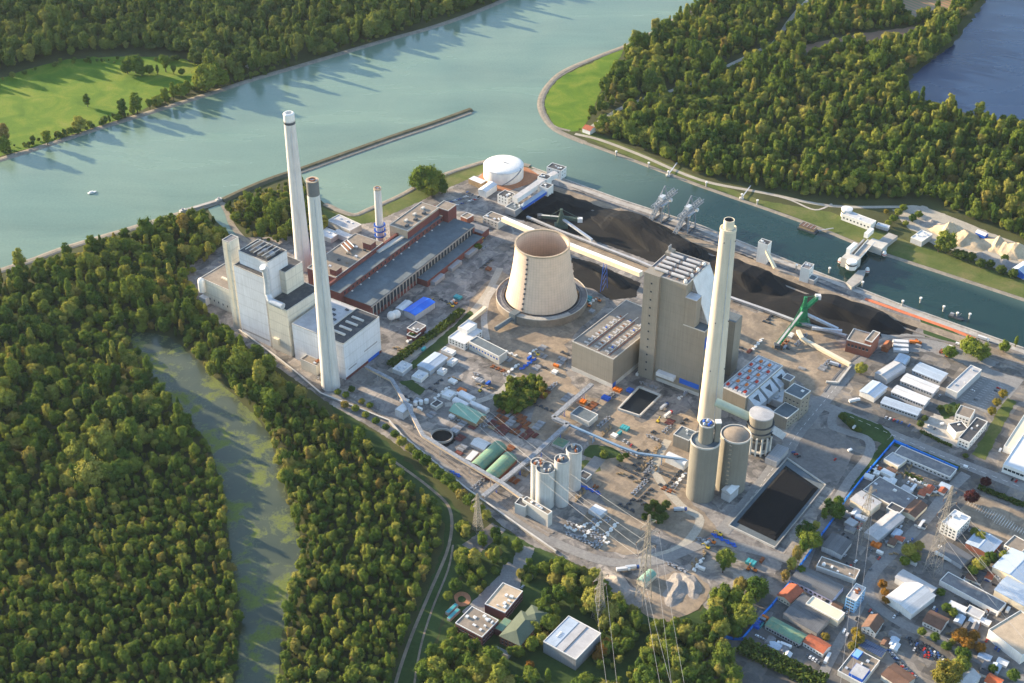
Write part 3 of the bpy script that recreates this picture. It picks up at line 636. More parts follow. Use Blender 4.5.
# ---- western white power block
def sub(t, name, L, N, Rr, h, wall, roof, z0=0.0, ang=54.5, trim='concrete_light', par=.7):
    """a block of a big building as a part of it; t is the root (unrotated)"""
    P, a, W, D = frame(L, N, Rr, h, ang)
    loc = Vector((P.x, P.y, z0)) - t.location
    w = part(t, name, MB().box(0, W, 0, D, 0, h - z0), wall, loc=loc, rz=a)
    part(w, 'roof', MB().box(.4, W - .4, .4, D - .4, h - z0 - .3, h - z0 + .1), roof)
    mb = MB(); ring(mb, W, D, h - z0 - .4, h - z0 + par, .5, 0, .06); part(w, 'parapet', mb, trim)
    return w, W, D, h - z0
o_ = G(290, 350); W7 = thing('power_station_block', 'white and cream stepped boiler house and turbine hall beside the wooded backwater', 'power station', (o_.x, o_.y, 0))
annex, w_, d_, h_ = sub(W7, 'annex', (200.5, 278), (232, 292), (256, 274), 30, 'cream_clad', 'gravel_roof')
for i in range(6): part(annex, 'window', MB().box(-.12, .1, 3 + i * (d_ - 8) / 6, 4.4 + i * (d_ - 8) / 6, 6, 8.4), 'glass')
part(annex, 'roof_duct', MB().box(w_ * .3, w_ * .36, d_ * .1, d_ * .6, h_ + .1, h_ + 1.8), 'cream')
part(annex, 'dome_tank', MB().lathe([(4, h_ - 14), (4, h_ - 2), (3.3, h_ + 1), (1.8, h_ + 2.6), (.1, h_ + 3)], 20, -3, d_ - 4), 'white_paint', True)
part(annex, 'side_bay', MB().box(-.01 - 6, 0, d_ - 10, d_, 0, 9), 'white_clad')
stair, w_, d_, h_ = sub(W7, 'stair_tower', (222, 240), (229, 243), (237.5, 237), hgt(240.5, 329, 242), 'cream_clad', 'grey_roof')
part(stair, 'stair_fin', MB().box(-.25, .1, d_ * .35, d_ * .65, 4, h_ - 2), 'cream')
slab, w_, d_, h_ = sub(W7, 'boiler_front', (233.8, 265), (263, 278), (272, 271), hgt(270, 347, 278), 'white_clad', 'dark_roof')
part(slab, 'base_band', MB().box(-.1, .1, 2, d_ - 2, 6, 8), 'grey_clad')
core, w_, d_, h_ = sub(W7, 'boiler_core', (240, 250), (267, 263), (287, 251), hgt(270, 347, 278) + 15, 'white_clad', 'dark_roof')
for i in range(9):
    x = 4 + (w_ - 9) * (i % 3) / 3 + 1; y = 5 + (i // 3) * (d_ - 12) / 3
    part(core, 'roof_fan', MB().box(x, x + 6, y, y + 4.5, h_ + .1, h_ + 2.8), ('gravel_roof', 'steel', 'dark_steel')[i % 3])
for i in range(6): part(core, 'roof_pipe', MB().tube((3, 4 + i * (d_ - 6) / 6, h_ + 3.4), (w_ - 3, 4 + i * (d_ - 6) / 6, h_ + 3.4), .5, 8), 'concrete_light' if i % 2 else 'steel')
east, w_, d_, h_ = sub(W7, 'bunker_block', (269.6, 265), (285, 273), (302, 262), hgt(292, 340, 273), 'cream_clad', 'dark_roof')
part(east, 'roof_hatch', MB().box(w_ * .3, w_ * .45, d_ * .4, d_ * .55, h_, h_ + 1.5), 'white_paint')
step, w_, d_, h_ = sub(W7, 'stepped_block', (266, 303), (287, 311), (311, 285), hgt(292, 357, 311), 'cream_clad', 'dark_roof')
part(step, 'bay', MB().box(-3, 0, d_ * .55, d_ * .8, 10, 17), 'cream')
hall, w_, d_, h_ = sub(W7, 'turbine_hall', (288.6, 326), (343.4, 344.5), (383, 318.5), hgt(346.5, 380, 344.3), 'white_clad', 'light_roof', ang=None)
part(hall, 'dark_roof_field', MB().box(.6, w_ - .6, .6, d_ * .42, h_ + .12, h_ + .4), 'dark_roof')
part(hall, 'roof_upstand', MB().box(.6, w_ - .6, d_ * .42, d_ * .43, h_ + .12, h_ + 1.6), 'concrete_light')
for i in range(7):
    part(hall, 'skylight', MB().box(w_ * (.12 + .12 * i), w_ * (.12 + .12 * i) + 2.6, d_ * .5 + (i % 3) * 6, d_ * .5 + (i % 3) * 6 + 4, h_ + .1, h_ + 1.1), 'dark_steel')
for i in range(4): part(hall, 'roof_box', MB().box(w_ * (.2 + .17 * i), w_ * (.2 + .17 * i) + 2.5, d_ * .12, d_ * .34, h_ + .3, h_ + 1.8), 'concrete_light')
part(hall, 'roof_tank', MB().tube((w_ * .55, d_ * .8, h_ + 1.8), (w_ * .55 + 6, d_ * .8, h_ + 1.8), 1.5, 12), 'white_paint', True)
for k in range(2): part(hall, 'window', MB().box(w_ * (.08 + .45 * k), w_ * (.3 + .6 * k), -.12, .1, h_ * (.22 + .15 * k), h_ * (.22 + .15 * k) + 1.6), 'grey_clad')
part(hall, 'dark_base', MB().box(0 - .15, w_ + .1, -.15, .1, 0, 3.2), 'brick')
part(hall, 'blue_gate', MB().box(w_ * .62, w_ * .93, -.25, .05, .2, 4), 'blue_paint')
small, w_, d_, h_ = sub(W7, 'pump_annex', (299.5, 360), (316, 366.5), (323, 362), 12, 'cream_clad', 'gravel_roof')
for i in range(3): part(small, 'roof_unit', MB().box(2 + i * 3, 4 + i * 3, 3, 6, h_, h_ + 1.6), 'rust' if i else 'pale_steel')
# silver flue duct snaking down between boiler front and bunker block
Pb = G(263, 278, hgt(270, 347, 278)); e_ = -d2(R(144.5))
def on_face(px, py, off):
    """point on the side plane of the boiler front, off metres out from it"""
    dx, dz = (px - 512) / FPX, -(py - 341.5) / FPX; d = Vector((dx, _c + dz * _s, -_s + dz * _c)); o = Vector((0, 0, CAMH))
    return o + d * (((Pb + e_ * off - o).dot(e_)) / d.dot(e_))
pth = [on_face(262.5, 267, 4.4), on_face(265.5, 270, 4.4), on_face(267.5, 282, 4.4), on_face(268.2, 294, 4.4), G(270.5, 301, hgt(292, 357, 311) + 5), G(283, 306.5, hgt(292, 357, 311) + 4)]
for i in range(len(pth) - 1): part(W7, 'flue_duct', MB().tube(pth[i] - W7.location, pth[i + 1] - W7.location, 3.6, 14), 'pale_steel', True)
# ---- eastern tan power block
mat('hall_roof', (.2, .185, .165), .9, .25, .08, tint=(.15, .14, .13))
o_ = G(650, 400); W8 = thing('power_station_tower', 'tan clad boiler house with sloped white panel and long turbine hall behind the dark pit', 'power station', (o_.x, o_.y, 0))
HB = hgt(677, 388, 285)
main, w_, d_, h_ = sub(W8, 'boiler_house', (641, 276), (686.5, 285.5), (710.5, 263.5), HB, 'tan_clad', 'grey_roof', ang=56)
BW, BD = w_, d_
for i in range(5):
    for j in range(2):
        x0 = 5 + i * (w_ - 10) / 5; y0 = 6 + j * (d_ - 8) / 2
        part(main, 'silencer', MB().tube((x0 + 2.5, y0, h_ + 2.6), (x0 + 2.5, y0 + (d_ - 16) / 2, h_ + 2.4), 1.8, 14), 'light_roof', True)
for i in range(5): part(main, 'red_pipe', MB().tube((3, 4 + i * (d_ - 8) / 4.2, h_ + .8), (w_ - 3, 4 + i * (d_ - 8) / 4.2, h_ + .8), .32, 8), 'rust')
for i in range(4): part(main, 'vent_head', MB().lathe([(1.8, h_), (1.8, h_ + 2.4), (.9, h_ + 3.6)], 12, 4 + i * (w_ - 8) / 3.2, 3.2), 'white_paint', True)
for i in range(3): part(main, 'vent_stack', MB().tube((w_ - 3 - i * 2.2, d_ - 2.2, h_), (w_ - 3 - i * 2.2, d_ - 2.2, h_ + 9), .8, 8), 'steel')
part(main, 'roof_stair_head', MB().box(w_ - 12, w_ - 1, d_ - 7, d_ - .6, h_, h_ + 4), 'tan_clad')
part(main, 'lift_tower', MB().box(-3, 10, d_ - 17, d_ + .2, 0, h_ + 1.2), 'tan_clad')
for k in range(12): part(main, 'window', MB().box(-3.15, -2.9, d_ - 9.5, d_ - 7.8, 10 + k * 9.5, 11.8 + k * 9.5), 'glass')
zl = hgt(700.5, 396, 332)
part(main, 'lower_block', MB().box(.02, w_, -24, 0, 0, zl), 'tan_clad')
mb = MB(); mb.box(0, w_, -24, -23.5, zl - .3, zl + .8); mb.box(0, .5, -23.5, -.02, zl - .3, zl + .8); mb.box(w_ - .5, w_, -23.5, -.02, zl - .3, zl + .8); part(main, 'lower_parapet', mb, 'concrete_light')
part(main, 'lower_roof', MB().box(.5, w_ - .5, -23.5, -.02, zl - .2, zl + .15), 'slate_roof')
part(main, 'front_bay', MB().box(.2, 11, -12, -.02, zl, zl + 32), 'tan_clad')
part(main, 'bay_roof', MB().box(0, 11.2, -12.2, .0, zl + 32, zl + 32.8), 'pale_steel')
x0, x1, yb, zt = 13.0, w_ - .4, -21.0, h_ - .4
part(main, 'sloped_panel', MB().add([(x0, -.3, zt), (x1, -.3, zt), (x1, yb, zl + .3), (x0, yb, zl + .3), (x0, -.05, zt), (x1, -.05, zt), (x1, yb + 1, zl + .3), (x0, yb + 1, zl + .3)], [(3, 2, 1, 0), (4, 5, 6, 7), (0, 1, 5, 4), (1, 2, 6, 5), (2, 3, 7, 6), (3, 0, 4, 7)]), 'panel_white' if 'panel_white' in M else 'white_roof')
part(main, 'panel_side', MB().add([(x0 + .3, -.1, zt - .5), (x0 + .3, yb + 1, zl + .3), (x0 + .3, -.1, zl + .3), (x0 + .8, -.1, zt - .5), (x0 + .8, yb + 1, zl + .3), (x0 + .8, -.1, zl + .3)], [(0, 1, 2), (5, 4, 3), (0, 3, 4, 1), (1, 4, 5, 2), (2, 5, 3, 0)]), 'grey_clad')
part(main, 'blue_band', MB().box(-.2, .1, -23, -1, 8, 14), 'blue_paint')
part(main, 'blue_sign_panel', MB().box(2, 8, -24.2, -23.9, zl - 22, zl - 8), 'blue_paint')
part(main, 'white_plinth', MB().box(-.25, .1, -24, d_ - 20, 0, 4), 'concrete_light')
part(main, 'white_canopy', MB().box(-6, -.01, d_ - 42, d_ - 22, 11, 15), 'white_roof')
part(main, 'rear_block', MB().box(w_ + .02, w_ + 16, -34, -4, 0, 66), 'tan_clad')
part(main, 'rear_block_roof', MB().box(w_ + .4, w_ + 15.6, -33.6, -4.4, 66, 66.3), 'slate_roof')
th, w_, d_, h_ = sub(W8, 'turbine_hall', (571.7, 342), (613.4, 359.5), (667, 317), hgt(613, 388, 359.4), 'tan_clad', 'hall_roof', ang=None)
for i in range(3):
    y0 = d_ * (.18 + .25 * i)
    part(th, 'roof_walk', MB().box(3, w_ * .8, y0, y0 + .8, h_ + .1, h_ + .5), 'concrete_light')
    for j in range(10):
        x0 = 6 + j * (w_ * .72 - 6) / 10
        part(th, 'roof_monitor', MB().box(x0, x0 + 1.5, y0 + 1, y0 + 5.6, h_ + .1, h_ + 1.6), 'light_roof')
        if j % 2: part(th, 'roof_unit', MB().box(x0 + 2.4, x0 + 4, y0 + 2, y0 + 3.6, h_ + .1, h_ + 1.8), ('pale_steel', 'blue_paint', 'rust')[(i + j) % 3])
for i in range(3): part(th, 'red_pipe', MB().box(3, w_ * .7, d_ * (.14 + .25 * i), d_ * (.14 + .25 * i) + .35, h_ + .1, h_ + .6), 'rust')
part(th, 'plinth', MB().box(-.3, w_ * .6, -.3, .1, 0, 5), 'concrete_light'); part(th, 'side_plinth', MB().box(-.3, .1, .1, d_, 0, 5), 'concrete_light')
part(th, 'blue_gate', MB().box(.5, 6, -.45, -.2, .1, 5.5), 'blue_paint')
# ---- air coolers, offices, scrubber east of the chimney
co, w_, d_, h_ = bld('cooler_house', 'flat cooler building with red fan motors on its roof beside the cream chimney', 'building', (725.5, 383), (746, 398), (776, 363), 24, 'tan_clad', 'light_roof')[0:4]
for i in range(6):
    for j in range(5):
        x0 = 3 + i * (w_ - 5) / 6; y0 = 3 + j * (d_ - 4) / 5
        f = part(co, 'fan_deck', MB().box(x0, x0 + (w_ - 5) / 6 - 1.6, y0, y0 + (d_ - 4) / 5 - 1.6, h_ + .1, h_ + 1.2), 'pale_steel')
        if (i + j) % 2 == 0: part(f, 'red_motor', MB().box(x0 + 1.5, x0 + 5, y0 + .8, y0 + 3.2, h_ + 1.2, h_ + 2.6), 'orange_paint' if i % 2 else 'red_paint')
for k in range(3):
    x0 = w_ * (.06 + .32 * k); w1 = w_ * .27
    b_ = part(co, 'air_scoop', MB().add([(x0, 0, h_ - 2), (x0 + w1, 0, h_ - 2), (x0 + w1, -11, h_ - 10), (x0, -11, h_ - 10), (x0, 0, 6), (x0 + w1, 0, 6), (x0 + w1, -11, 6), (x0, -11, 6)], [(3, 2, 1, 0), (4, 5, 6, 7), (0, 1, 5, 4), (1, 2, 6, 5), (2, 3, 7, 6), (3, 0, 4, 7)]), 'pale_steel')
    part(b_, 'opening', MB().add([(x0 + w1 * .25, -3 - .05, h_ - 4.1), (x0 + w1 * .75, -3 - .05, h_ - 4.1), (x0 + w1 * .5, -9.5, h_ - 8.75)], [(0, 2, 1)]), 'dark_steel')
bld('control_building', 'dark olive office block with a pale rooftop hatch beside the works road', 'building', (785, 391), (801, 399.5), (809.5, 390.5), 26, 'tan_clad', 'slate_roof', win=[('R', 4, 4, 5, 2, 1.8, 1.5), ('L', 4, 4, 5, 4, 1.8, 1.5)], units=1, unitm='concrete_light')
bld('switch_building', 'low olive block with a slate grey roof between the scrubber and control building', 'building', (773, 412), (787, 419), (799, 409), 14, 'tan_clad', 'slate_roof', win=[('R', 3, 2, 4.5, 4, 1.8, 1.5)])
bld('rear_plant_room', 'small square plant room with a white rim behind the control building', 'building', (782, 378), (790, 381.5), (795, 377), 20, 'tan_clad', 'grey_roof')
bld('pipe_building', 'pale low process building with a white roof in the hollow beside the scrubber', 'building', (769, 397), (782, 403), (790, 392), 8, 'shed_clad', 'white_roof', units=6)
b_ = G(757, 450); sc = thing('scrubber', 'round scrubber vessel with a lilac grey lid at the end of the flue duct', 'scrubber', (b_.x, b_.y, 0))
part(sc, 'vessel', MB().lathe([(11.2, 16), (11.2, 44)], 36), 'tan_clad', True); part(sc, 'lid', MB().lathe([(11.7, 43.8), (11.7, 45), (.2, 46)], 36), 'light_roof', True)
part(sc, 'lower_ring', MB().lathe([(9.5, 0), (9.5, 16)], 36), 'dark_steel', True); part(sc, 'pump_deck', MB().lathe([(13, 5), (13, 6.5), (9.6, 6.5)], 36), 'concrete_light')
for z in (20, 27, 34): part(sc, 'gallery', MB().lathe([(11.3, z), (13, z), (13, z + 1.1), (12.8, z + 1.1), (12.8, z + .25), (11.3, z + .25)], 36), 'dark_steel')
for i in range(5): a = R(-130 + i * 22); part(sc, 'riser_pipe', MB().tube((math.cos(a) * 13.5, math.sin(a) * 13.5, 3), (math.cos(a) * 13.5, math.sin(a) * 13.5, 24), 1.0, 8), 'concrete_light', True)
part(sc, 'pump_house', MB().box(-14, 12, -27, -15, 0, 7), 'grey_clad', rz=R(55)); part(sc, 'inclined_duct', MB().beam((9, -3, 30), (24, 8, 12), 7, 7), 'pale_steel')
part(sc, 'flue_duct', MB().tube((-10, 4, 37), G(716, 402, 43) - Vector((b_.x, b_.y, 0)), 4.3, 20), 'duct_green', True)
# ---- fly ash silos
def silo(label, base, top, rpx, cone=False, head=None, wallm='tan_silo', group=None):
    b = G(*base); h = hgt(base[0], base[1], top[1]); r = rpx * mpp(top[0], top[1], h)
    t = thing('silo', label, 'silo', (b.x, b.y, 0), group=group)
    part(t, 'shell', MB().lathe([(r, 0), (r, h)], 48, cap1=False), wallm, True)
    part(t, 'roof', MB().lathe([(r - .2, h - 1.0), (r * .8, h - .4 + (2.2 if cone else 0) * .3), (.2, h + (2.0 if cone else -.4))], 48, cap0=False), 'gravel_roof' if cone else 'slate_roof', True)
    part(t, 'parapet', MB().lathe([(r + .3, h - 1), (r + .3, h + .6), (r - .5, h + .6), (r - .5, h - 1)], 48, cap0=False, cap1=False), 'concrete_light')
    if head:
        part(t, 'head_house', MB().lathe([(head, h - .5), (head, h + 19)], 28), wallm, True)
        part(t, 'head_rim', MB().lathe([(head + .3, h + 18.4), (head + .3, h + 19.6), (head - .3, h + 19.6), (head - .3, h + 18.4)], 28, cap0=False, cap1=False), 'concrete_light')
        for i in range(5): part(t, 'filter_unit', MB().lathe([(1.2, h + 19), (1.2, h + 20.8), (.5, h + 21.6)], 10, math.cos(i * 1.26) * head * .5, math.sin(i * 1.26) * head * .5), 'blue_grey_roof' if i % 2 else 'blue_paint', True)
        part(t, 'lift_shaft', MB().box(head + 1, head + 5.5, -3, 2, 0, h + 21), wallm); part(t, 'lift_head', MB().box(head + .7, head + 5.8, -3.3, 2.3, h + 21, h + 22), 'white_paint')
    return t, r, h
mat('tan_silo', (.2, .188, .16), .75, .12, .05, streak=.2); mat('pale_silo', (.5, .5, .49), .75, .12, .05, streak=.3)
silo('fat olive silo with a smaller drum on its roof, left of its twin', (700, 494.5), (704, 440), 14.4, head=6.6)
t8, r8, h8 = silo('fat olive silo with a shallow conical lid beside the scrubber', (730, 486), (733.8, 434), 14.8, cone=True)
a = R(-115)
for k in range(12): part(t8, 'stair_landing', MB().box(-1.1, 1.1, -.7, .7, 0, .5), 'tan_stone', loc=(math.cos(a) * (r8 + .6), math.sin(a) * (r8 + .6), 4 + k * h8 / 12.5), rz=a + math.pi / 2)
bld('loading_box', 'white cube shaped loading shed at the foot of the conical silo', 'building', (721.5, 490), (730.5, 494), (739.5, 486.5), 11, 'shed_clad', 'white_roof', kind='gable', rise=2)
bld('filter_house', 'dark roofed box with a white rim left of the olive silos', 'building', (673.5, 434.5), (689, 441), (697, 432.5), 14, 'tan_clad', 'slate_roof', units=2)
bld('white_tent_hall', 'white sunlit tent hall beside the olive silos', 'tent', (666, 457), (684, 466), (688, 461), 6, 'white_paint', 'white_roof', kind='barrel', rise=3)
# ---- lime silos and loading
mat('lime_dust', (.42, .38, .33), .95, .3, .3)
for lab, bs, tp, r in (('pale cylindrical silo nearest the loading building, foremost of the cluster', (545, 504), (544, 468), 9.6), ('slim pale silo in the middle of the pale silo cluster', (561, 503), (561.5, 459), 7.6), ('pale silo at the far end of the cluster, beside the asphalt road', (573, 487), (572, 449), 8.0), ('pale silo at the back of the cluster, mostly hidden by the front one', (537, 498), (539.6, 462), 6.6)):
    t, r_, h_ = silo(lab, bs, tp, r, wallm='pale_silo')
    for i in range(6): part(t, 'roof_machine', MB().box(-1, 1, -.8, .8, h_ - .3, h_ + rnd.uniform(1.5, 3.6)), ('lime_dust', 'pale_steel', 'rust')[i % 3], loc=(rnd.uniform(-.55, .55) * r_, rnd.uniform(-.55, .55) * r_, 0), rz=rnd.uniform(0, 3))
bld('loading_building', 'long tan loading building with dark roof slots under the pale silos', 'building', (523.5, 499), (548, 515), (551, 511), 15, 'concrete_light', 'gravel_roof', units=5)
bld('loading_annex', 'small pale annex with open roof left of the loading building', 'building', (515.5, 502.5), (525, 507.5), (529, 501), 12, 'concrete_light', 'dark_roof')

# ---- old brick power station
OB = G(420, 280); ob = thing('old_power_station', 'long old brick power station with a slate blue hall roof and brown upper roofs', 'power station', (OB.x, OB.y, 0))
A58 = 58.0
lo, w_, d_, h_ = sub(ob, 'machine_hall', (352, 290), (371, 306), (487, 229), 18, 'brick', 'slate_roof', ang=A58, trim='slate_roof', par=.3)
HW, HD = w_, d_
pil = MB().box(-.5, .5, -.5, 0, 0, 15.5).mesh('pilaster', 'concrete'); wn_ = MB().box(-2.1, 2.1, -.12, .1, 6, 15).mesh('window', 'glass')
n = int((w_ - 4) / 6.2)
for i in range(n):
    x = 3 + i * 6.2
    link('pilaster', pil, lo, (x, 0, 1)); link('window', wn_, lo, (x + 3.1, 0, 0))
part(lo, 'eaves_band', MB().box(0, w_, -.55, -.02, 15.8, 17.4), 'concrete')
for i in range(12): part(lo, 'roof_light', MB().box(0, 1.6, 0, 1.6, h_ + .1, h_ + 1.0), 'white_paint', loc=(12 + i * (w_ - 20) / 12, d_ * .93, 0))
part(lo, 'front_annex', MB().box(w_ * .42, w_ * .98, -14, -.6, 0, 8), 'brick'); part(lo, 'annex_roof', MB().box(w_ * .42 - .3, w_ * .98 + .3, -14.3, -.6, 8, 8.4), 'slate_roof')
for i in range(3): part(lo, 'annex_bay', MB().box(w_ * (.45 + .17 * i), w_ * (.55 + .17 * i), -20, -14.02, 0, 5), 'grey_clad')
part(lo, 'gable_annex', MB().box(w_ + .02, w_ + 16, -10, d_ * .4, 0, 9), 'brick'); part(lo, 'gable_annex_roof', MB().box(w_ + .1, w_ + 16.3, -10.3, d_ * .4 + .3, 9, 9.4), 'grey_roof')
part(lo, 'clerestory', MB().box(-6, w_ - 2, d_ + .02, d_ + 20, 0, 25), 'brick'); part(lo, 'clerestory_roof', MB().box(-6.3, w_ - 1.7, d_ - .2, d_ + 20.2, 25, 25.5), 'slate_roof')
for i in range(26): link('clerestory_window', shared('cw', lambda: MB().box(-1.2, 1.2, -.1, .1, 20, 23).mesh('clerestory_window', 'glass')), lo, (2 + i * (w_ - 10) / 26, d_, 0))
part(lo, 'parapet_wall', MB().box(-6, w_ - 2, d_ + 17, d_ + 19.5, 25.5, 29), 'brick')
bw, w2, dd2, hh2 = sub(ob, 'boiler_hall', (307, 268), (335.5, 278), (385, 243.5), 29, 'brick', 'gravel_roof', ang=A58)
for i in range(9): part(bw, 'roof_vent', MB().box(0, 2.4, 0, 3.0, hh2, hh2 + 2), ('dark_steel', 'gravel_roof', 'pale_steel')[i % 3], loc=(14 + (i % 5) * w2 / 5.5, dd2 * (.15 + .3 * (i // 5)), 0))
part(bw, 'brick_head', MB().box(3, 13, 1, 10, hh2, hh2 + 7), 'brick'); part(bw, 'brick_head_roof', MB().box(2.7, 13.3, .7, 10.3, hh2 + 7, hh2 + 7.4), 'gravel_roof')
part(bw, 'brick_tower', MB().box(w2 - 22, w2 - 12, 1, 12, hh2, hh2 + 8), 'brick'); part(bw, 'brick_tower_roof', MB().box(w2 - 22.3, w2 - 11.7, .7, 12.3, hh2 + 8, hh2 + 8.4), 'gravel_roof')
for i in range(5): part(bw, 'pipe_rack', MB().tube((w2 * .55 + i * 3, dd2 * .5, hh2 + 2.5), (w2 * .55 + i * 3 + 8, dd2 * .9, hh2 + 2.5), .7, 8), ('pale_steel', 'rust')[i % 2])
fb, w2, dd2, hh2 = sub(ob, 'coal_bunker_hall', (389.5, 225), (407.5, 231), (442, 209), 36, 'tan_stone', 'gravel_roof', ang=A58)
for i in range(6): part(fb, 'roof_lantern', MB().box(0, 5, 0, 3, hh2, hh2 + 2.4), ('dark_steel', 'concrete_light')[i % 2], loc=(6 + i * (w2 - 12) / 6, dd2 * (.2 + .3 * (i % 2)), 0))
part(fb, 'brick_front', MB().box(-.01, w2, -.25, .1, 0, hh2 - 2), 'brick')
eb, w2, dd2, hh2 = sub(ob, 'end_tower', (437, 206), (448, 211), (457, 205), 34, 'brick', 'gravel_roof', ang=A58)
part(ob, 'sunlit_ledge', MB().beam(G(377, 252, 26) - ob.location, G(407, 234, 26) - ob.location, 6, 3), 'concrete_light')
bld('shore_workshop', 'low pale workshop with pipes on the roof beside the small shore inlet', 'building', (327, 221), (350, 231), (362, 225), 8, 'concrete_light', 'light_roof', units=5)
bld('shore_shed', 'long narrow shed with a white roof between old station and shore', 'shed', (335, 232), (355, 241), (359, 238), 7, 'shed_clad', 'white_rib_roof', kind='gable')
bld('substation_house', 'low white roofed substation house behind the tall white chimney', 'building', (316, 233), (331, 239), (340, 233), 6, 'concrete_light', 'white_roof', units=3)

# ---- oil tank and top of the coal works
b_ = G(503.5, 176); tk = thing('oil_tank', 'big white round oil tank with a domed roof beside the river', 'tank', (b_.x, b_.y, 0))
rt = 19.7 * mpp(503, 170); ht = hgt(503.5, 176, 164.5)
part(tk, 'shell', MB().lathe([(rt, 0), (rt, ht)], 64, cap1=False), 'white_paint', True)
part(tk, 'dome', MB().lathe([(rt * c_, ht + 3.6 * math.sqrt(max(0, 1 - c_ * c_)) ** 1.0 * .9) for c_ in (1.0, .97, .9, .8, .65, .5, .35, .2, .02)], 64, cap0=False), 'white_paint', True)
part(tk, 'rim', MB().lathe([(rt + .25, ht - .6), (rt + .25, ht + .1), (rt - .1, ht + .1)], 64, cap0=False, cap1=False), 'pale_steel')
mb = MB()
for k in range(14):
    a0, a1 = R(-95 + k * 4.6), R(-95 + (k + 1) * 4.6); mb.beam((math.cos(a0) * (rt + .6), math.sin(a0) * (rt + .6), ht * k / 14), (math.cos(a1) * (rt + .6), math.sin(a1) * (rt + .6), ht * (k + 1) / 14), 1.1, .8)
part(tk, 'spiral_stair', mb, 'steel')
part(tk, 'roof_walk', MB().beam((math.cos(R(-30)) * rt, math.sin(R(-30)) * rt, ht + .6), (0, 0, ht + 3.9), .9, .7), 'steel')
sheet('tank_bund', [(476, 180), (486, 170), (505, 165), (528, 168), (540, 176), (530, 184), (505, 192), (485, 190)], .18, 'red_ground', .5)
CW = 'white_paint'
bld('screening_house', 'white four storey screening house with an open dark roof beside the oil tank', 'building', (497, 195), (507.5, 198.5), (515.5, 194), hgt(507.7, 207, 198.5), CW, 'dark_roof', win=[('L', 4, 3, 4, 3, 1.6, 1.4), ('R', 4, 3, 4, 3, 1.6, 1.4)], units=4)
bld('transfer_tower', 'tall white transfer tower on the quay at the end of the conveyor gallery', 'tower', (547, 167), (561, 171.5), (566, 167), hgt(561, 180, 171), CW, 'dark_roof', units=3, win=[('R', 5, 2, 5, 2, 1.5, 1.5), ('L', 5, 2, 5, 3, 1.5, 1.5)])
bld('transfer_tower', 'squat white transfer tower in the middle of the conveyor gallery', 'tower', (538, 177), (547, 180), (551, 176), 22, CW, 'dark_roof', units=2)
bld('transfer_tower', 'white transfer tower at the coal yard end of the blue gallery', 'tower', (540, 186), (548, 189), (553, 185), 20, CW, 'dark_roof', units=2, win=[('R', 4, 2, 5, 2, 1.5, 1.5)])
def gallery(name, label, cat, pts, w, h, m, roofm, legs=0, legm='steel', group=None, legsp=30, wob=False):
    """an enclosed conveyor bridge on trestles; pts = (px, py, height of deck)"""
    P = [G(x, y, z) for x, y, z in pts]; o = Vector((P[0].x, P[0].y, 0)); t = thing(name, label, cat, o, group=group)
    for i in range(len(P) - 1):
        a, b = P[i] - o, P[i + 1] - o
        ex = (b - a).normalized() * .4
        g = part(t, 'gallery', MB().beam(a - ex * (i > 0), b, w, h), m)
        part(g, 'roof', MB().beam(a + Vector((0, 0, h / 2 + .12)), b + Vector((0, 0, h / 2 + .12)), w + .5, .22), roofm)
        n = int((b - a).length / legsp)
        for k in range(n):
            c = a.lerp(b, (k + .5) / n); s = (b - a).normalized().cross(Vector((0, 0, 1)))
            if c.z - h / 2 < 2: continue
            mb = MB()
            for q in (-1, 1): mb.beam(c + s * q * w * .45 - Vector((0, 0, h / 2)), Vector((c.x, c.y, 0)) + s * q * (w * .45 + c.z * .08), .6)
            nb = max(1, int(c.z / 7))
            for j in range(nb):
                z0, z1 = (c.z - h / 2) * j / nb, (c.z - h / 2) * (j + 1) / nb
                mb.beam(Vector((c.x, c.y, z0)) + s * w * .45, Vector((c.x, c.y, z1)) - s * w * .45, .3)
            part(t, 'trestle', mb, legm)
    return t
gallery('conveyor_gallery', 'white conveyor gallery between the screening house and the quay transfer tower', 'conveyor', [(515, 200, 16), (543, 181, 18), (556, 174, 20)], 8, 6, CW, 'light_roof')
gallery('conveyor_gallery', 'blue sided conveyor gallery dropping from the transfer tower to the coal yard', 'conveyor', [(521, 208, 7), (545, 192, 14)], 6, 4, 'blue_paint', 'blue_grey_roof')
gallery('conveyor_gallery', 'long cream conveyor bridge passing behind the cooling tower to the tan boiler house', 'conveyor', [(503, 219, 20), (533, 232, 26), (571, 246.5, 33), (641, 274, 46)], 5.5, 5.2, 'cream', 'white_roof', legm='blue_paint', legsp=70)
bld('coal_office', 'low works office with a brown roof behind the old station gable', 'building', (483, 217), (498, 223), (506, 217), 9, 'concrete_light', 'gravel_roof', units=4, win=[('L', 3, 2, 3.5, 4, 1.6, 1.4)])
bld('conveyor_drive_house', 'grey drive house at the foot of the screening house', 'building', (505, 207), (515, 211), (523, 206), 9, 'grey_clad', 'slate_roof', units=3)
bld('white_shed', 'white shed standing before the oil tank', 'shed', (479, 189), (486, 192), (496, 184), 9, CW, 'white_roof', kind='gable', rise=1.5)
bld('white_canopy', 'white flat canopy roof left of the oil tank', 'canopy', (468, 179), (481, 184), (487, 181), 7, 'timber', 'white_roof', trim=None)
bld('brick_kiosk', 'small brick kiosk between the old station and the car park', 'building', (461, 216), (467, 219), (473, 215), 8, 'brick_light', 'gravel_roof')

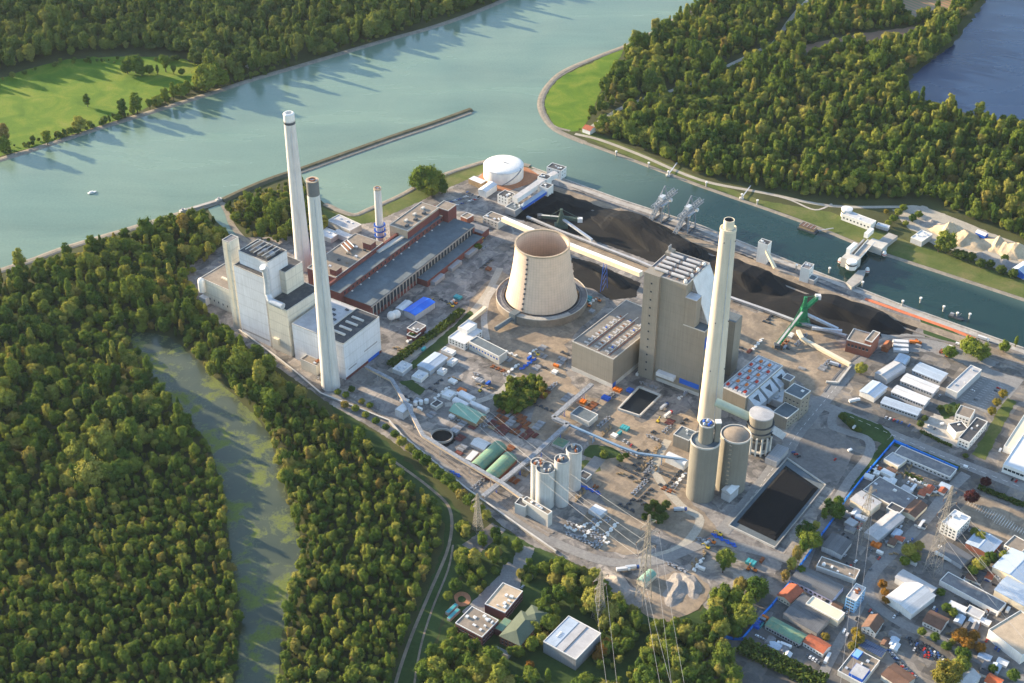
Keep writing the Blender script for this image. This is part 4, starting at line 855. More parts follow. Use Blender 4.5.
# ---- coal and mineral heaps
def heap(name, label, cat, ridge, width, height, m, peaks=3, seed=1, kind=None, group=None, parent=None):
    """a tipped heap along a ridge line of pixels, with slip faces and uneven crest"""
    P = [G(*p) for p in ridge]; o = P[0].copy(); r = random.Random(seed)
    pts = smooth_loop(P, 6, False) if len(P) > 2 else [P[0].lerp(P[1], k / 8) for k in range(9)]
    n = len(pts); t0 = (pts[1] - pts[0]).normalized(); t1 = (pts[-1] - pts[-2]).normalized()
    pts = [pts[0] - t0 * width * .5, pts[0] - t0 * width * .25] + pts + [pts[-1] + t1 * width * .25, pts[-1] + t1 * width * .5]
    n = len(pts); c = 17; vs, fs = [], []
    ph = [r.uniform(0, 6) for _ in range(6)]
    for i, p in enumerate(pts):
        t = (pts[min(i + 1, n - 1)] - pts[max(i - 1, 0)]).normalized(); nr = Vector((-t.y, t.x, 0)); f = i / (n - 1)
        env = min(1, min(f, 1 - f) * n / 4.5) if n > 5 else 1
        env = max(0, env) ** .8
        lump = .22 if 'coal' not in m else .1; crest = height * env * (1 + lump * math.sin(f * peaks * 6.28 + ph[0]) + lump * .45 * math.sin(f * peaks * 15 + ph[1]))
        wl = width / 2 * (.35 + .65 * env ** .6)
        for j in range(c):
            s = -1 + 2 * j / (c - 1); off = .18 * math.sin(f * 9 + ph[2])
            z = crest * max(0, 1 - abs(s - off * (1 - abs(s)))) ** .92
            if 'coal' in m: z = crest * .8 * min(1, 1.75 * max(0, 1 - abs(s - off * (1 - abs(s)))))
            z += (r.random() - .5) * height * .07 * (1 - abs(s)) * env
            q = p + nr * s * wl * (1 + .1 * math.sin(f * 13 + j + ph[3])) - o
            vs.append((q.x, q.y, max(.18, z + .15)))
    for i in range(n - 1):
        for j in range(c - 1): fs.append((i * c + j, i * c + j + 1, (i + 1) * c + j + 1, (i + 1) * c + j))
    me = MB().add(vs, [f[::-1] for f in fs]).mesh(name, m)
    ob_ = link(name, me, None, o); tag(ob_, label, cat, group); return ob_
heap('coal_heap', 'black coal heap at the oil tank end of the yard', 'coal heap', [(534, 211), (552, 205), (574, 206)], 50, 11, 'coal', 2, 3)
heap('coal_heap', 'long black coal heap between the grey quay cranes and the cooling tower', 'coal heap', [(610, 218), (642, 232), (668, 245), (694, 262)], 54, 14, 'coal', 2, 5)
heap('coal_heap', 'black coal heap seen behind the cream chimney', 'coal heap', [(722, 266), (748, 277), (768, 286)], 48, 13, 'coal', 2, 8)
heap('coal_heap', 'wide black coal heap beside the green stacker', 'coal heap', [(812, 303), (846, 311), (885, 325)], 44, 11, 'coal', 2, 11)
heap('ash_heap', 'low dark heap under the long cream conveyor bridge', 'coal heap', [(598, 270), (622, 285)], 22, 5, 'coal', 2, 12)
heap('sand_heap', 'tall tan sand heap in the gravel yard beside the leafy tree', 'sand heap', [(944, 231), (958, 236), (972, 243)], 40, 13, 'sand', 1, 21)
heap('sand_heap', 'tan sand heap at the right end of the gravel yard', 'sand heap', [(993, 245), (1008, 250), (1024, 257)], 36, 12, 'sand', 2, 22)
heap('gravel_heap', 'grey gravel heap behind the white roofed shed of the gravel yard', 'gravel heap', [(927, 224), (940, 227), (952, 231)], 18, 6, 'gravel_heap', 2, 23)
heap('gravel_heap', 'grey gravel slope below the two sand heaps', 'gravel heap', [(975, 255), (992, 262), (1010, 266)], 22, 6, 'gravel_heap', 2, 24)
heap('gravel_heap', 'pale gravel mound beside the curved green roof near the pylon', 'gravel heap', [(672, 600), (676, 590), (677, 580)], 18, 3.2, 'gravel_heap', 1, 25)
heap('gravel_heap', 'tan earth mound right of the pale gravel mound', 'gravel heap', [(694, 594), (692, 584), (686, 577)], 14, 2.4, 'gravel_heap', 1, 26)
heap('gravel_heap', 'grey rubble bank beside the lattice pylon above the grey hall', 'gravel heap', [(610, 578), (622, 590), (634, 600)], 20, 5, 'gravel_heap', 2, 27)
# coal storage basin with retaining wall beside the works road
Q = [(735, 523.6), (775.5, 543), (820, 488), (786, 464.6)]; c0 = G(*Q[0]); cb = thing('coal_basin', 'rectangular walled basin filled with black coal beside the works road', 'coal store', (c0.x, c0.y, 0))
qp = [G(*q) - c0 for q in Q]; cc = sum(qp, Vector()) / 4
inner = [cc + (p - cc) * .96 for p in qp]; out = [cc + (p - cc) * 1.14 for p in qp]
part(cb, 'apron', MB().prism([(p.x, p.y) for p in ccw(out)], .2, .42), 'slate_roof')
r_ = random.Random(5); mb = MB(); vs = []; K = 24
for i in range(K + 1):
    for j in range(K + 1):
        u, v = i / K, j / K; p = inner[0].lerp(inner[1], u).lerp(inner[3].lerp(inner[2], u), v); e = min(u, 1 - u, v, 1 - v)
        vs.append((p.x, p.y, .6 + min(1, e * 14) * 2.2 + r_.uniform(-.06, .06)))
part(cb, 'coal_fill', mb.add(vs, [(i * (K + 1) + j, (i + 1) * (K + 1) + j, (i + 1) * (K + 1) + j + 1, i * (K + 1) + j + 1) for i in range(K) for j in range(K)]), 'coal')
for i in range(4): part(cb, 'retaining_wall', MB().beam(out[i] + Vector((0, 0, 1)), out[(i + 1) % 4] + Vector((0, 0, 1)), .8, 2.2), 'concrete_light' if i in (0, 2) else 'concrete')
water_mat('pit_water', [(.3, (.006, .009, .014)), (.7, (.01, .014, .02))], .05, .3)
Q = [(618, 410), (639.5, 417), (660.5, 396.5), (639, 388)]; c0 = G(*Q[0]); pit = thing('water_pit', 'square dark pit with pale walls before the tan boiler house', 'pit', (c0.x, c0.y, 0)); qp = [G(*q) - c0 for q in Q]
part(pit, 'pit_water', MB().prism([(p.x, p.y) for p in ccw(qp)], .2, .45), 'pit_water')
for i in range(4): part(pit, 'wall', MB().beam(qp[i] + Vector((0, 0, 1.2)), qp[(i + 1) % 4] + Vector((0, 0, 1.2)), 1.6, 2.4), 'concrete_light')

# ---- quay cranes, stackers
def lattice(mb, a, b, w, h, n, t=.45, m=0):
    """square lattice truss from a to b"""
    a, b = Vector(a), Vector(b); d = (b - a).normalized(); x = d.cross(Vector((0, 0, 1)))
    x = x.normalized() if x.length > .01 else Vector((1, 0, 0)); y = x.cross(d)
    c = [x * (i * w / 2) + y * (j * h / 2) for i, j in ((-1, -1), (1, -1), (1, 1), (-1, 1))]
    for k in c: mb.beam(a + k, b + k, t, m=m)
    for i in range(n):
        p, q = a.lerp(b, i / n), a.lerp(b, (i + 1) / n)
        for j in range(4): mb.beam(p + c[j], q + c[(j + 1) % 4], t * .7, m=m); mb.beam(p + c[j], p + c[(j + 1) % 4], t * .7, m=m)
def quay_crane(base, label):
    b = G(*base); t = thing('quay_crane', label, 'crane', (b.x, b.y, 0), R(52), group='grey grab cranes on the coal quay')
    mb = MB()       # local x = across the quay (towards water)
    for sx in (-9, 9):
        for sy in (-6, 6): part(t, 'leg', MB().beam((sx, sy, 0), (sx * .75, sy * .8, 22), 1.3), 'crane_grey')
    for sy in (-6, 6):
        part(t, 'leg_brace', MB().beam((-9, sy, 3), (6.7, sy * .8, 20), .7), 'crane_grey'); part(t, 'sill_beam', MB().beam((-10, sy, 1), (10, sy, 1), 1.2), 'dark_steel')
    m2 = MB(); lattice(m2, (-20, 0, 24), (30, 0, 27), 6, 4, 10, .6); part(t, 'boom', m2, 'crane_grey')
    m3 = MB(); lattice(m3, (-34, 0, 2), (-6, 0, 24), 4, 3, 7, .55); part(t, 'inclined_conveyor', m3, 'crane_grey')
    part(t, 'machine_house', MB().box(-5, 3, -3, 3, 28.5, 32.5), 'pale_steel'); part(t, 'apex_frame', MB().beam((-4, 0, 35), (4, 0, 44), 1.2).beam((9, 0, 29), (4, 0, 44), 1.2), 'crane_grey')
    part(t, 'stay', MB().beam((4, 0, 44), (28, 0, 29), .5), 'crane_grey'); part(t, 'stay', MB().beam((4, 0, 44), (-18, 0, 27), .5), 'crane_grey')
    part(t, 'cab', MB().box(12, 15, -5.5, -2, 20, 23.5), 'white_paint'); part(t, 'hopper', MB().lathe([(1.5, 10), (4.5, 17), (4.5, 19)], 12, -2, 0), 'steel')
    part(t, 'deck', MB().box(-8, 8, -5.5, 5.5, 21.8, 22.6), 'pale_steel')
quay_crane((661, 219), 'grey lattice grab crane on the coal quay, nearer the oil tank of the two')
quay_crane((687, 229), 'grey lattice grab crane on the coal quay, farther from the oil tank of the two')
def stacker(label, base, mast, boom, boomend, back, steel, tube=None, extra=None, basez=3):
    b = G(*base); o = Vector((b.x, b.y, 0)); t = thing('stacker', label, 'stacker', o)
    part(t, 'carriage', MB().box(-8, 8, -5, 5, .3, 4).box(-5, 5, -4, 4, 4, 8), steel)
    hm = hgt(base[0], base[1], mast)
    part(t, 'mast', MB().box(-3.2, 3.2, -3.2, 3.2, 8, hm * .62).box(-1.6, 1.6, -1.6, 1.6, hm * .62, hm), steel)
    for dx, dy in ((-5, -4), (5, -4), (5, 4), (-5, 4)): part(t, 'mast_brace', MB().beam((dx, dy, 4), (dx * .3, dy * .3, hm * .8), .8), steel)
    e = G(*boomend, boom) - o; m = MB(); lattice(m, (0, 0, hm * .55), e, 3.2, 3, 9, .7); part(t, 'boom', m, steel)
    part(t, 'boom_head', MB().box(-3, 3, -2.6, 2.6, -2.2, 2.6), 'white_roof', loc=e)
    part(t, 'stay', MB().beam((0, 0, hm), e + Vector((0, 0, 2)), .4), steel)
    f = G(*back[:2], back[2]) - o; m = MB(); lattice(m, (0, 0, hm * .5), f, 3.4, 2.6, 10, .7); part(t, 'tail_conveyor', m, steel); part(t, 'belt', MB().beam((0, 0, hm * .5 + 1.6), f + Vector((0, 0, 1.6)), 2.2, .3), 'light_roof')
    part(t, 'tail_box', MB().box(-3, 3, -3, 3, -2, 2), 'dark_steel', loc=f)
    part(t, 'stay', MB().beam((0, 0, hm), f.lerp(Vector((0, 0, hm * .5)), .4), .4), steel)
    for a, c in (tube or []):
        part(t, 'feeder', MB().beam(G(*a) - o, G(*c) - o, 2.8, 2.6), 'pale_steel')
    return t
stacker('bright green coal stacker with raised boom on the sunlit dirt', (802, 324), 297, 22, (818, 297), (777, 345.5, 3), 'green_steel', [((804, 313, 14), (838, 329, 4)), ((812, 328, 5), (842, 331, 5))])
stacker('dull green coal stacker with a long white feeder between the coal heaps and cooling tower', (561, 227), 209, 13, (580, 220), (540, 216, 9), 'dull_green_steel', [((562, 218.5, 12), (592, 240, 5))])
gallery('yard_conveyor', 'low grey yard conveyor running along the coal heaps', 'conveyor', [(527, 217, 3), (562, 232, 3), (640, 262, 3), (665, 273, 3)], 3, 2.2, 'steel', 'light_roof', legsp=500)
gallery('yard_conveyor', 'low pale yard conveyor running from behind the cream chimney to the green stacker', 'conveyor', [(728, 297, 3), (768, 311, 3), (800, 323, 3), (846, 336, 3)], 3, 2.4, 'steel', 'light_roof', legsp=500)
gallery('dirt_conveyor', 'cream covered ground conveyor bending across the sunlit dirt lot', 'conveyor', [(798, 331, 2), (802, 339, 2), (850, 365, 2)], 4, 3, 'cream', 'cream', legsp=500)
gallery('dirt_wall', 'pale kinked retaining wall closing the sunlit dirt lot', 'wall', [(851, 366, 1), (838, 383, 1), (826, 382, 1)], 1.5, 2.2, 'concrete_light', 'concrete_light', legsp=500)
bld('quay_tower', 'grey box tower on the quay with a steep conveyor tube', 'tower', (758.5, 242), (768, 245.5), (771, 241.5), 26, CW, 'dark_roof', units=3)
gallery('conveyor_tube', 'steep cream conveyor tube dropping from the quay box tower', 'conveyor', [(765, 248, 20), (775, 268, 3)], 3.2, 3.2, 'cream', 'cream', legsp=500)
bld('quay_house', 'white quay transfer house at the middle of the coal quay', 'tower', (801, 267), (809.5, 270), (813.5, 264.5), 18, CW, 'grey_roof', units=3, win=[('R', 4, 2, 5, 2, 1.5, 1.5)])
bld('quay_annex', 'small grey annex at the foot of the white quay house', 'building', (806, 278), (814, 281), (818, 277), 6, 'grey_clad', 'slate_roof')
bld('brick_works_house', 'red brick works house with two roof levels beside the sunlit dirt lot', 'building', (846, 341), (870.5, 346.5), (879.5, 336), 15, 'brick_light', 'gravel_roof', win=[('L', 8, 1, 4, 6, 2.6, 3), ('R', 3, 3, 4, 3, 1.6, 1.6)])
bld('brick_stair_tower', 'raised brick stair block at the right end of the brick works house', 'building', (865, 340), (872, 342.5), (880, 333), 19, 'brick_light', 'gravel_roof')
bld('rust_shed', 'rusty orange shed at the tip of the coal yard', 'shed', (881.5, 347), (888, 349), (893, 343), 5, 'rust', 'rust', kind='gable')
for i, lab in enumerate(('nearest the estate', 'in the middle of three', 'nearest the coal heap')):
    bld('white_store', 'long white flat store %s behind the rusty shed' % lab, 'shed', (893, 347.3 - i * 4.2), (893.4, 350 - i * 4.2), (909, 351 - i * 4.2), 3.2, 'shed_clad', 'white_rib_roof', trim=None)

# ---- flood gate across the harbour, pontoon, dolphins
o_ = G(870, 268); fg = thing('flood_gate', 'concrete flood gate with curved control house and bridge across the harbour mouth', 'flood gate', (o_.x, o_.y, 0))
def onp(p, z): return G(*p, z) - fg.location
deck = [onp((846, 283), 3), onp((858, 271), 3), onp((866, 271), 3), onp((862, 281), 3), onp((852, 288), 3)]
part(fg, 'landing', MB().prism([(p.x, p.y) for p in ccw(deck)], .1, 4), 'concrete'); part(fg, 'bridge_deck', MB().beam(onp((849, 266), 7), onp((871, 241), 7), 9, 2), 'concrete')
for s in (-4.4, 4.4): d_ = (onp((871, 241), 7) - onp((849, 266), 7)).normalized().cross(Vector((0, 0, 1))) * s; part(fg, 'railing', MB().beam(onp((849, 266), 8.6) + d_, onp((871, 241), 8.6) + d_, .5, 1.2), 'white_paint')
part(fg, 'near_pier', MB().box(-7, 7, -9, 9, .1, 12), 'concrete_light', loc=onp((850, 266), 0), rz=R(52)); part(fg, 'control_house', MB().lathe([(6, 0), (6, 9), (5.2, 9.6)], 20), 'white_paint', loc=onp((851, 268), 6)); part(fg, 'control_window', MB().lathe([(6.1, 5), (6.1, 7)], 20), 'glass', loc=onp((851, 268), 6))
part(fg, 'lift_beam', MB().box(-2.5, 2.5, -9, 9, 12, 18), 'white_paint', loc=onp((850, 259), 0), rz=R(-38)); part(fg, 'far_pier', MB().box(-8, 8, -10, 10, .1, 9), 'concrete_light', loc=onp((876, 250), 0), rz=R(52))
part(fg, 'far_house', MB().box(-2.5, 2.5, -8, 8, 8, 14), 'white_paint', loc=onp((867.5, 241), 0), rz=R(-38)); part(fg, 'far_ramp', MB().beam(onp((875, 250), 4), onp((893, 236), 4), 12, 5), 'concrete')
part(fg, 'gate_leaf', MB().beam(onp((846, 260), 4), onp((864, 241), 4), 2, 6), 'steel')
for p in ((840, 263), (867, 272.5), (884, 256)):
    b = G(*p); d = thing('buoy', {840: 'red and white fender buoy on the river side of the flood gate', 867: 'red and white fender buoy beside the gate landing', 884: 'red and white fender buoy below the far gate pier'}[p[0]], 'buoy', (b.x, b.y, 0))
    part(d, 'float', MB().lathe([(1.5, .1), (2.6, 1), (2.6, 4), (1.5, 6.5)], 14), 'white_paint', True); part(d, 'stripe', MB().lathe([(2.7, 2), (2.7, 3.2)], 14), 'red_paint')
pb = G(808, 230); pt = thing('landing_pontoon', 'brown moored landing pontoon below the club house', 'pontoon', (pb.x, pb.y, 0), R(-38))
part(pt, 'hull', MB().box(-12, 12, -5, 5, .1, 2), 'dark_steel'); part(pt, 'cabin', MB().box(-10, 9, -4, 4, 2, 5.5), 'timber'); part(pt, 'roof', MB().box(-10.5, 9.5, -4.5, 4.5, 5.5, 6), 'brown_tile')
part(pt, 'gangway', MB().beam((12, 3, 2), (24, 18, 3), 1.6, .5), 'steel')
for i in range(5): part(pt, 'roof_rib', MB().box(-10 + i * 4.7, -9.4 + i * 4.7, -4.6, 4.6, 6, 6.3), 'concrete')
for i, p in enumerate([(616, 156), (648.5, 167.5), (668, 176), (706, 187), (741.5, 199), (757, 205), (796, 270), (829, 273), (862, 287), (902, 306), (920, 303), (943, 311.5), (956.5, 318), (969, 319)]):
    b = G(*p); d = thing('mooring_dolphin', 'pale mooring post standing in the harbour water off the quays', 'mooring post', (b.x, b.y, 0), group='mooring posts in the harbour')
    part(d, 'pile', MB().lathe([(.9, 0), (.9, 6)], 10), 'concrete', True); part(d, 'cap', MB().lathe([(1.5, 6), (1.5, 7.4)], 10), 'white_paint'); 
for i, p in enumerate([(668, 176), (741.5, 199)]):
    a, b = G(*p), G(p[0] + 9, p[1] - 12); d = thing('jetty', ('small white jetty on the far harbour bank, nearer the point', 'small white jetty on the far harbour bank, nearer the club house')[i], 'jetty', (a.x, a.y, 0))
    part(d, 'walkway', MB().beam((0, 0, 2), (b - a) * 1.0 + Vector((0, 0, 2)), 1.4, .4), 'pale_steel'); part(d, 'platform', MB().box(-2.5, 2.5, -2, 2, .1, 2.2), 'concrete_light')
b_ = G(956, 318); wr = thing('wrecked_boat', 'small grey barge with derrick frame moored at the red quay strip', 'boat', (b_.x, b_.y, 0), R(-38)); part(wr, 'hull', MB().prism([(-8, -2.5), (6, -2.5), (9, 0), (6, 2.5), (-8, 2.5)], .1, 1.8), 'dark_steel'); part(wr, 'wheelhouse', MB().box(-7, -3, -1.6, 1.6, 1.8, 4.4), 'steel'); part(wr, 'derrick', MB().beam((0, 0, 1.8), (5, 0, 8), .4).beam((2, 1.5, 1.8), (5, 0, 8), .3), 'steel')
b_ = G(92, 193); mbt = thing('motor_boat', 'tiny white motor boat alone on the wide river', 'boat', (b_.x, b_.y, .1), R(30)); part(mbt, 'hull', MB().prism([(-5, -1.6), (3, -1.6), (6, 0), (3, 1.6), (-5, 1.6)], .05, 1.3), 'white_paint'); part(mbt, 'cabin', MB().box(-2.5, 1.5, -1.1, 1.1, 1.3, 2.5), 'white_roof')
# gate on the river side of the wood
for i, p in enumerate([(183, 212.5), (219, 201.5)]):
    b = G(*p); t = thing('gate_pier', ('pale concrete pier at the wooded end of the river sill', 'pale concrete pier at the mole end of the river sill')[i], 'pier', (b.x, b.y, 0), R(40)); part(t, 'pier', MB().box(-4, 4, -2, 2, .1, 4), 'concrete_light'); part(t, 'winch', MB().box(-1, 1, -1, 1, 4, 6), 'steel')

# ---- far bank and gravel yard buildings
bld('club_house', 'long white club house with rounded end on the far harbour bank', 'building', (842, 214), (871, 225), (876, 221), 8, 'white_paint', 'white_rib_roof', win=[('L', 3, 1, 3, 8, 2, 2)], units=1)
b_ = G(846, 216); t = thing('round_turret', 'round white turret at the river end of the club house', 'building', (b_.x, b_.y, 0)); part(t, 'wall', MB().lathe([(6.5, 0), (6.5, 10)], 24), 'white_paint', True); part(t, 'window_band', MB().lathe([(6.6, 6), (6.6, 8)], 24), 'glass'); part(t, 'roof', MB().lathe([(7, 10), (7, 10.6), (.2, 11.4)], 24), 'white_roof', True)
bld('club_annex', 'low dark roofed annex at the right end of the club house', 'building', (876, 225), (888, 228.5), (890, 226), 4, 'shed_clad', 'blue_grey_roof')
bld('gravel_office', 'white roofed shed with skylights in the gravel yard', 'shed', (913, 236), (922, 242), (929, 233), 7, 'shed_clad', 'white_rib_roof', units=4)
bld('blue_white_shed', 'small shed with white roof and blue walls behind the sand heaps', 'shed', (976, 232), (985, 236), (988, 233.5), 5, 'blue_paint', 'white_roof', kind='gable')
bld('blue_white_shed', 'pale roofed blue shed at the right edge below the sand heaps', 'shed', (1013, 268), (1024, 274), (1034, 266), 7, 'blue_paint', 'blue_grey_roof', kind='gable')
bld('point_house', 'small white house with red roof at the tip of the wooded point', 'house', (583, 128), (590, 131), (595, 127.5), 6, 'white_paint', 'red_tile', kind='gable')
bld('shelter_house', 'pale house among the trees of the point', 'house', (693, 44), (701, 47), (706, 43), 7, 'white_paint', 'light_roof', kind='gable')
bld('river_hut', 'tiny white hut among trees on the far river bank', 'hut', (246, 64), (249, 66), (252, 64), 4, 'white_paint', 'white_roof', kind='gable')

# ---- works between the blocks
bld('blue_roof_hall', 'hall with a bright blue roof beside the old brick station', 'hall', (404, 310), (415, 315.5), (434.5, 302), 8, 'shed_clad', 'blue_sheet', kind='gable', rise=1.2)
bld('white_roof_hall', 'small white roofed hall adjoining the blue hall', 'hall', (396.5, 307.5), (402.5, 310.5), (411, 302), 6, 'shed_clad', 'white_roof', kind='gable', rise=1)
b_ = G(393.5, 321); t = thing('gas_sphere', 'pair of white spherical tanks beside the white turbine hall', 'tank', (b_.x, b_.y, 0))
for i, dx in enumerate((-1.8, 3.2)):
    part(t, 'sphere', MB().lathe([(max(.05, 5 * math.sin(math.pi * k / 12)), 7 - 5 * math.cos(math.pi * k / 12)) for k in range(13)], 24, dx, i * 3.0), 'white_paint', True)
    for k in range(4): part(t, 'leg', MB().beam((dx + 3 * math.cos(k * 1.57), i * 3 + 3 * math.sin(k * 1.57), 0), (dx + 3 * math.cos(k * 1.57), i * 3 + 3 * math.sin(k * 1.57), 6), .4), 'steel')
bld('brick_pump_house', 'small brick pump house with two white rimmed roof levels behind the hedge', 'building', (406.5, 328.5), (417, 332.5), (426.5, 326), 8, 'brick', 'grey_roof', units=2)
bld('brick_pump_annex', 'lower brick annex before the small brick pump house', 'building', (406.5, 335), (415, 338), (421, 333), 5, 'brick', 'dark_roof', units=1)
bld('white_office', 'white flat roofed office with an upper box below the cooling tower', 'building', (449.5, 336.5), (464.5, 344.5), (480.5, 330), 8, 'white_paint', 'white_roof', win=[('L', 2.5, 2, 3, 5, 2, 1.5), ('R', 2.5, 2, 3, 6, 2, 1.5)])
bld('roof_pavilion', 'white square pavilion standing on the white office roof', 'building', (458.5, 327), (467, 331), (477, 324), 13, 'white_paint', 'white_roof', z0=8.2)
bld('pump_building', 'long grey pump building with blue windows below the cooling tower', 'building', (469, 341.5), (499, 357), (507, 351.5), 10, 'concrete_light', 'slate_roof', win=[('L', 5, 1, 3, 10, 2.2, 2.2, 'blue_glass')])
bld('long_pipe_shed', 'narrow cream covered duct running towards the white office', 'duct', (458, 327), (461, 328.5), (487, 307), 4, 'cream', 'cream', trim=None)
bld('blue_white_hall', 'hall with a pale blue ribbed roof beside the site cabins', 'hall', (418.5, 364.5), (430, 371), (446, 357), 6, 'shed_clad', 'blue_rib_roof', kind='gable', rise=1)
bld('white_shelter', 'cluster of white panels on a low hut by the hedge', 'hut', (393, 368.5), (402.5, 373), (411.5, 364.5), 5, 'shed_clad', 'white_rib_roof', units=6)
bld('white_hut', 'white hut with grey skylights before the pale blue hall', 'hut', (412, 376), (421, 380), (427.5, 373), 4, 'white_paint', 'white_roof', units=2)
for i, (l, n, r, lab) in enumerate([((441, 350), (452, 354.5), (456, 351), 'white cabin with a grey roof at the end of the pale blue hall'), ((447, 362), (452, 364.5), (457.5, 359.5), 'bright white cabin beside the dark red crate row'), ((437, 371), (443, 373.5), (447, 369.5), 'small pale blue roofed cabin beside a yellow machine'), ((442, 394), (450, 398), (455, 392), 'grey flat cabin near the blue container')]):
    bld('site_cabin', lab, 'cabin', l, n, r, 3.4, 'white_paint', 'white_roof', units=1)
for i, (l, n, r) in enumerate([((452.5, 401), (465, 407.5), (469.5, 404)), ((458, 394.5), (470.5, 401.5), (475.5, 397.5)), ((470, 404), (486, 412), (489, 409))]):
    bld('white_store_tent', ('white tunnel tent nearest the green tent hall', 'white tunnel tent behind the foremost one', 'long white tunnel tent with a red stripe beside the scrub')[i], 'tent', l, n, r, 3, 'white_paint', 'white_roof', kind='barrel', rise=2)
bld('green_tent_hall', 'pale green tent hall with open brown gable beside the scrub', 'tent', (451.5, 409), (476, 423.5), (483.5, 414), 5, 'timber', 'green_tent', kind='gable', rise=4)
bld('arched_green_hall', 'green arched hall, nearer the white chimney of the pair', 'hall', (471, 464), (483, 471), (505, 448), 4, 'brick_light', 'green_roof', kind='barrel', rise=5)
bld('arched_green_hall', 'green arched hall beside the long conveyor crossing, right of its twin', 'hall', (484, 473.5), (496, 480.5), (515, 459), 4, 'brick_light', 'green_roof', kind='barrel', rise=5)
bld('white_ridge_shed', 'white ridged shed behind the green arched halls', 'shed', (472, 443), (484, 450), (490, 443), 4, 'shed_clad', 'white_rib_roof', kind='gable')
bld('flat_white_shed', 'narrow flat white shed left of the green arched halls', 'shed', (465.5, 458), (471, 461), (478, 452), 3, 'shed_clad', 'white_rib_roof', trim=None)
bld('blue_panel_shed', 'small pale blue topped shed beside the white railway siding', 'shed', (396.5, 408), (403, 413), (411, 404), 9, 'shed_clad', 'white_rib_roof', trim=None)
bld('green_flat_hut', 'low green roofed hut beside the pipe bridge', 'hut', (552, 443), (563, 448), (569, 441), 3, 'shed_clad', 'green_roof', trim=None)
bld('dark_flat_store', 'dark flat roofed store inside the bend of the pipe bridges', 'building', (570, 414), (589, 422.5), (598.5, 415), 6, 'concrete_light', 'slate_roof')
bld('clarifier_house', 'low white edged control hut beside the round settling pit', 'hut', (431, 404), (436, 407.5), (442, 402.5), 4, 'concrete_light', 'dark_roof')
for i in range(3):
    b_ = G(415.5 + i * 5.5, 405 - i * 1.0); t = thing('small_tank', 'white drum tank in the row beside the railway conveyor', 'tank', (b_.x, b_.y, 0), group='row of white drum tanks'); part(t, 'shell', MB().lathe([(2.2, 0), (2.2, 4)], 16), 'white_paint', True); part(t, 'lid', MB().lathe([(2.3, 4), (2.3, 4.3), (.1, 4.9)], 16), 'white_roof', True)
b_ = G(442, 437); t = thing('settling_pit', 'round concrete settling pit with a dark hollow beside the conveyor', 'pit', (b_.x, b_.y, 0)); part(t, 'rim', MB().lathe([(11, .2), (11, 2.6), (10, 2.6), (10, .3)], 36, cap0=False, cap1=False), 'concrete'); part(t, 'floor', MB().lathe([(10, .25), (10, .4)], 36), 'coal_floor')
bld('white_canopy_shed', 'white flat canopy shed among pallets beside the road bend', 'shed', (588.5, 509.5), (600.5, 516), (607.5, 510), 5, 'shed_clad', 'white_roof', trim=None)
bld('transformer_house', 'small dark substation behind the pale silo cluster', 'building', (577, 476), (586, 480), (592, 475), 4, 'concrete', 'dark_roof')
bld('green_arch_shed', 'curved pale green shed beside the big lattice pylon', 'shed', (637, 580), (645, 585), (656, 575), 4, 'cream', 'green_tent', kind='barrel', rise=3)
# pipe bridges
mat('bridge_blue', (.17, .27, .4), .5, .2)
mat('pipe_top', (.27, .29, .32), .6, .4, .3, tint=(.16, .17, .19))
gallery('pipe_bridge', 'long grey conveyor bridge from the white turbine hall along the railway to the pale silos', 'bridge', [(366, 367, 9), (391.5, 380, 9), (407.5, 406, 9), (423, 436, 9), (460, 459, 9), (502.5, 484, 9), (522, 498, 9)], 3.4, 2.6, 'tan_stone', 'pipe_top', legsp=26)
gallery('pipe_bridge', 'grey pipe bridge rising from the railway past the green halls to the tan turbine hall', 'bridge', [(483, 497, 5), (530, 459, 8), (568, 424.5, 8), (553, 418, 8), (592, 384.5, 8)], 4.2, 2.6, 'steel', 'pipe_top', legsp=26, legm='blue_paint')
gallery('pipe_bridge', 'slim pale blue pipe bridge crossing the yard to the olive silos', 'bridge', [(568, 424.5, 8), (620, 447, 9), (638, 453.5, 9), (686, 460, 9)], 1.7, 1.6, 'bridge_blue', 'bridge_blue', legsp=32, legm='bridge_blue')
gallery('white_fence_wall', 'long white wall between the wood and the power works railway', 'wall', [(239, 330, 1.6), (274, 355.5, 1.6), (300, 376, 1.6), (321, 394, 1.6), (389, 421, 1.6), (402, 436, 1.6), (467, 489.5, 1.6), (520, 527, 1.6), (556, 552, 1.6)], 1.2, 2.6, 'concrete', 'concrete_light', legsp=900)
# ---- offices at the foot of the picture
bld('grey_hall', 'grey cube hall with a pale striped flat roof among the trees', 'hall', (544, 641), (576, 660), (600, 633), 12.5, 'grey_clad', 'light_roof')
P_, a_, W_, D_ = frame((544, 641), (576, 660), (600, 633), 12.5)
gh = bpy.data.objects['grey_hall']
part(gh, 'roof_band', MB().box(1, W_ - 1, D_ * .66, D_ - 1, 12.7, 12.9), 'blue_grey_roof'); part(gh, 'roof_seam', MB().box(1, W_ - 1, D_ * .4, D_ * .41, 12.7, 13.1), 'dark_steel')
for i in range(4): part(gh, 'roof_vent', MB().box(W_ * .3 + i * 1.8, W_ * .3 + i * 1.8 + 1, D_ * .8, D_ * .84, 12.8, 13.7), 'white_paint')
bld('office_block', 'brick office with white roof plant and a white rim at the round path', 'office', (456, 622.5), (482, 637.5), (497.5, 620), 10, 'brick', 'gravel_roof', win=[('L', 2, 2, 3.6, 9, 1.8, 1.6), ('R', 2, 2, 3.6, 7, 1.8, 1.6)], units=11, unitm='white_roof')
